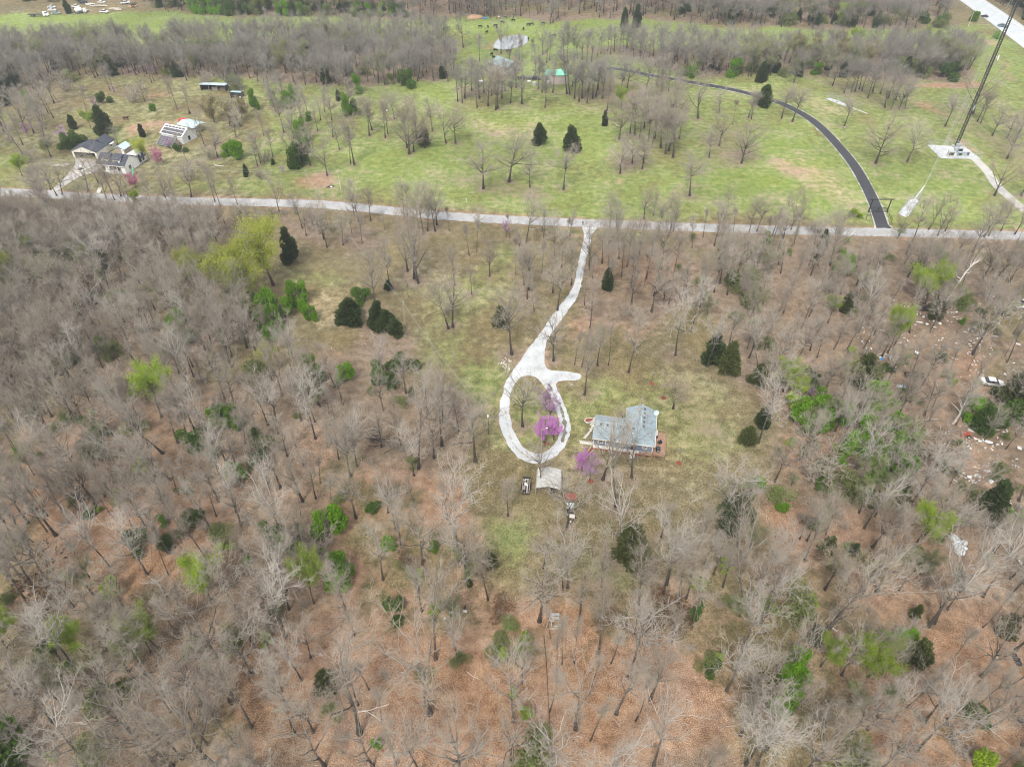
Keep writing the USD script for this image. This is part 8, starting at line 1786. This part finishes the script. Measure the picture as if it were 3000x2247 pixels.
    for a, b, z0, z1, w_, nm in (((580, 520), (860, 510), 1.9, 1.9, .14, 'beam'), ((590, 440), (870, 430), 1.7, 1.7, .5, 'roof_board'), ((450, 840), (560, 570), .1, 1.8, .10, 'prop'), ((590, 600), (630, 850), 1.8, .9, .16, 'beam'), ((860, 520), (855, 760), 1.9, .8, .10, 'beam'), ((700, 830), (945, 740), .5, .5, .18, 'board'), ((760, 850), (930, 790), .35, .35, .18, 'board'), ((550, 900), (920, 885), .12, .12, .14, 'board'), ((640, 560), (720, 590), 1.5, 1.5, .6, 'roof_board'), ((620, 640), (700, 640), 1.2, 1.3, .35, 'roof_board'), ((720, 560), (850, 560), 1.6, 1.6, .45, 'roof_board'), ((545, 340), (555, 440), .1, 1.6, .07, 'prop')):
        p0, p1 = G(*crop(200 / 2209, 1560, 1760, [a])[0], z0), G(*crop(200 / 2209, 1560, 1760, [b])[0], z1)
        MB().beam((*p0, z0), (*p1, z1), w_, .06).build(nm, M_CARP if nm != 'board' else M_STONE, q)
    for p in ((580, 860), (860, 860), (590, 640), (865, 640)): x, y = fr(p); MB().bar((x, y, 0), (x, y, 1.8), .06).build('post', M_WOOD, q)
    for j, (p, lab) in enumerate((((595, 805), 'lower white scrap on the leaves beside the dry orange grass'), ((630, 770), 'upper white scrap on the leaves beside the dry orange grass'), ((710, 765), 'white scrap against the black tube on the leafy slope'))):
        x, y = G(*b2([p])[0]); q = thing('white_scrap', lab, 'scrap', (x, y, 0)); obj('sheet', lump(r, .9, .5, .25, 14), M_RUBBISH, q); obj('fold', lump(r, .4, .3, .35, 10), M_RUBBISH, q)
    x, y = G(*b2([(705, 748)])[0]); q = thing('black_tube', 'short black tube standing by white scrap on the leafy slope', 'tube', (x, y, 0)); MB().bar((0, 0, 0), (.25, .2, .8), .12, 8).build('pipe', M_BLACK2, q)
    # loose stones left of the loop throat
    for j, (p, lab) in enumerate((((1060, 800), 'upper heap of white stones left of the throat of the loop'), ((1075, 838), 'lower heap of white stones left of the throat of the loop'))):
        x, y = G(*m2([p])[0]); q = thing('stone_heap', lab, 'stones', (x, y, 0))
        for i in range(22): v, f = lump(r, .45, .4, .25, 9); obj('stone', (v + [r.normal() * .9, r.normal() * .7, 0], f), M_STONE, q)
    x, y = G(*c3([(1045, 830)])[0]); q = thing('white_stone', 'white stone at the foot of the bare tree right of the black drive', 'stone', (x, y, 0)); obj('stone', lump(r, 1.2, .8, .6, 20), M_STONE, q); obj('chip', lump(r, .5, .4, .3, 12) , M_STONE, q)
    # manhole-like cover on the lawn, mulch rings under the ornamentals
    x, y = G(*m2([(1490, 945)])[0]); q = thing('septic_lid', 'grey round lid in the lawn below the gravel spur', 'lid', (x, y, 0)); MB().cyl((0, 0, 0), .5, .12, 14).build('cover', M_WOOD, q); MB().cyl((0, 0, .12), .08, .06, 8).build('handle', M_CARDARK, q)
    for (p, lab) in (((2012, 938), 'red mulch ring under the small ornamental above the house'), ((2088, 1030), 'red mulch ring under the sapling beside the cream tree'), ((2188, 1452), 'red mulch ring under the lone sapling right of the deck'), ((1618, 1570), 'red mulch ring under the lilac redbud above the carport'), ((1330, 1325), 'red mulch ring under the brightest redbud in the loop')):
        x, y = G(*m2([p])[0]); m = MB().bar((0, 0, 0), (0, 0, .10), .62, 14, .5); q = thing('mulch_ring', lab, 'mulch', (x, y, 0)); m.build('mulch', M_CHIP, q)
rubbish()

def dead_wood():
    r = np.random.default_rng(17)
    def snag(px, top_px, h, lab, forks, rad=.30):
        x, y = G(*px); t = thing('dead_tree', lab, 'tree', (x, y, 0)); tx = None
        base = np.array([0, 0, 0.0]); lean = np.array(top_px, float)
        P = np.array([base, [lean[0] * .3, lean[1] * .3, h * .35], [lean[0] * .6, lean[1] * .65, h * .65], [lean[0], lean[1], h]]) + r.normal(size=(4, 3)) * [.12, .12, 0]
        P[0] = 0
        obj('trunk', tubes(P[None], np.array([[rad, rad * .8, rad * .55, rad * .2]]), 7, True), M_SNAG, t)
        for k in range(forks):
            s = r.uniform(.35, .9); i = min(2, int(s * 3)); a = P[i] + (P[i + 1] - P[i]) * (s * 3 - i); d = unit(np.array([r.normal(), r.normal(), .9])) * r.uniform(1.5, 4.2) * (1.2 - s * .5)
            q = np.array([a, a + d * .45 + r.normal(size=3) * .2, a + d + r.normal(size=3) * .3]); obj('limb', tubes(q[None], np.array([[rad * .4, rad * .28, rad * .09]]), 5, True), M_SNAG, t)
    snag(m3([(1685, 440)])[0], (3.4, 1.0), 15, 'tall bleached dead tree leaning right above the burnt heap', 9)
    snag(m3([(1150, 1170)])[0], (.6, .6), 8, 'broken grey trunk stump rising from the vivid green thicket', 2, .45)
    snag(m3([(1750, 1200)])[0], (1.6, 1.6), 7, 'leaning bleached dead trunk by the rubbish at right', 7, .28)
    snag(b1([(960, 700)])[0], (-.8, .8), 6, 'small splintered pale snag at the lower edge of the rust red clearing', 5, .16)
    logs = [(b1, (530, 1250), (640, 1195), .16, 'left end of a long dark fallen log in the lower left wood'), (b1, (640, 1195), (900, 1100), .2, 'long dark fallen log running up right in the lower left wood'), (b1, (1285, 915), (1365, 865), .14, 'short dark fallen log below the rounded grey tree at lower left'), (b2, (1160, 900), (1205, 1560), .07, 'straight dark fallen pole pointing down through the slim trees'), (b3, (430, 605), (490, 635), .16, 'grey log end in the orange soil at lower right'), (b2, (100, 1340), (270, 1300), .10, 'pale fallen branch left of the very large forked tree'), (b2, (140, 1330), (240, 1400), .08, 'pale fallen branch below another, left of the very large forked tree'), (m2, (280, 1390), (370, 1340), .10, 'dark fallen branch below the brush pile'), (m1, (1890, 445), (1960, 430), .14, 'grey fallen trunk beside the largest vivid green bush'), (c1, (1390, 1075), (1450, 1082), .2, 'pale fallen trunk on the meadow below the farm willow'), (c1, (1920, 825), (1990, 845), .14, 'pale fallen branch at the right of the farm meadow'), (d_ := b3, (850, 850), (880, 880), .12, 'short pale log by the foot of the forked tree at lower right'), (m3, (1480, 1180), (1660, 1165), .08, 'pale fallen pole right of the vivid green thicket')]
    for fn, a, b, rad, lab in logs:
        p, q = G(*fn([a])[0]), G(*fn([b])[0]); t = thing('fallen_log', lab, 'log', (*p, 0)); d = q - p; n = 6
        s = np.linspace(0, 1, n)[:, None]; P = np.column_stack([d * s, np.full(n, rad * .9)]) + r.normal(size=(n, 3)) * [.06, .06, .03]
        mt = M_SNAG if 'pale' in lab else M_WOOD if 'grey' in lab else M_BARK
        obj('trunk', tubes(P[None], np.linspace(rad, rad * .6, n)[None], 6, True), mt, t)
        for k in range(3):
            a_ = P[1 + k]; e = a_ + unit(np.array([r.normal(), r.normal(), .5])) * r.uniform(.4, 1.2); obj('branch', tubes(np.array([[a_, e]]), np.array([[rad * .35, rad * .1]]), 4, True), mt, t)
    x, y = G(*m2([(250, 1330)])[0]); t = thing('brush_pile', 'dark pile of cut branches left of the gravel loop', 'brush pile', (x, y, 0), -20)
    for k in range(34):
        c = r.normal(size=3) * [1.6, .8, .22] + [0, .6, .55]; d = unit(np.array([1, .25 * r.normal(), .12 * r.normal()])) * r.uniform(1.0, 2.6)
        obj('branch', tubes(np.array([[c - d, c + r.normal(size=3) * .12, c + d]]), np.array([[.07, .055, .02]]), 5, True), M_BARK if k % 3 else M_WOOD, t)
dead_wood()

def sticks():
    """Fallen twigs and branches over the leaves."""
    r = np.random.default_rng(55); P, R = [], []
    n = 2600
    c = np.column_stack([r.uniform(-130, 150, n), r.uniform(40, 190, n)])
    ok = (at_grid(LITTER, c[:, 0], c[:, 1]) > .45) & ~shapely.contains_xy(NO, c[:, 0], c[:, 1]) & (np.abs(c[:, 0]) < .8 * (c[:, 1] * _cp + CAM_H * _sp))
    for x, y in c[ok]:
        a = r.uniform(0, 6.28); l = r.gamma(2.0, .55) + .3
        d = np.array([math.cos(a), math.sin(a), 0]) * l
        k = np.array([-d[1], d[0], 0]) * r.normal() * .12
        P.append([[x, y, .05], [x + d[0] * .5 + k[0], y + d[1] * .5 + k[1], .10], [x + d[0], y + d[1], .06]]); R.append(np.array([.045, .032, .012]) * r.uniform(.5, 1.3) * (1 + l * .15))
    tag(obj('fallen_twigs', tubes(np.array(P), np.array(R), 4), plain('fallen_twig_wood', (.34, .30, .25), .9, .1, .35, .12)), 'fallen twigs and branches scattered over the leaves', None, None, 'stuff')
sticks()

# ------------------------------------------------------------------ spring haze: thin even air round the whole scene
M_HAZE = usdkit.material(stage, L('thin_air'), {'v': ('principled_volume', {'color': (0.90, 0.95, 1.0), 'density': 0.00014, 'anisotropy': 0.2})}, [], volume='v.volume')
hz = trimesh.creation.box((24000, 24000, 117.2)); hz.apply_translation([0, 0, 57.1])
tag(obj('haze', hz, M_HAZE), 'thin pale spring haze', None, None, 'stuff')
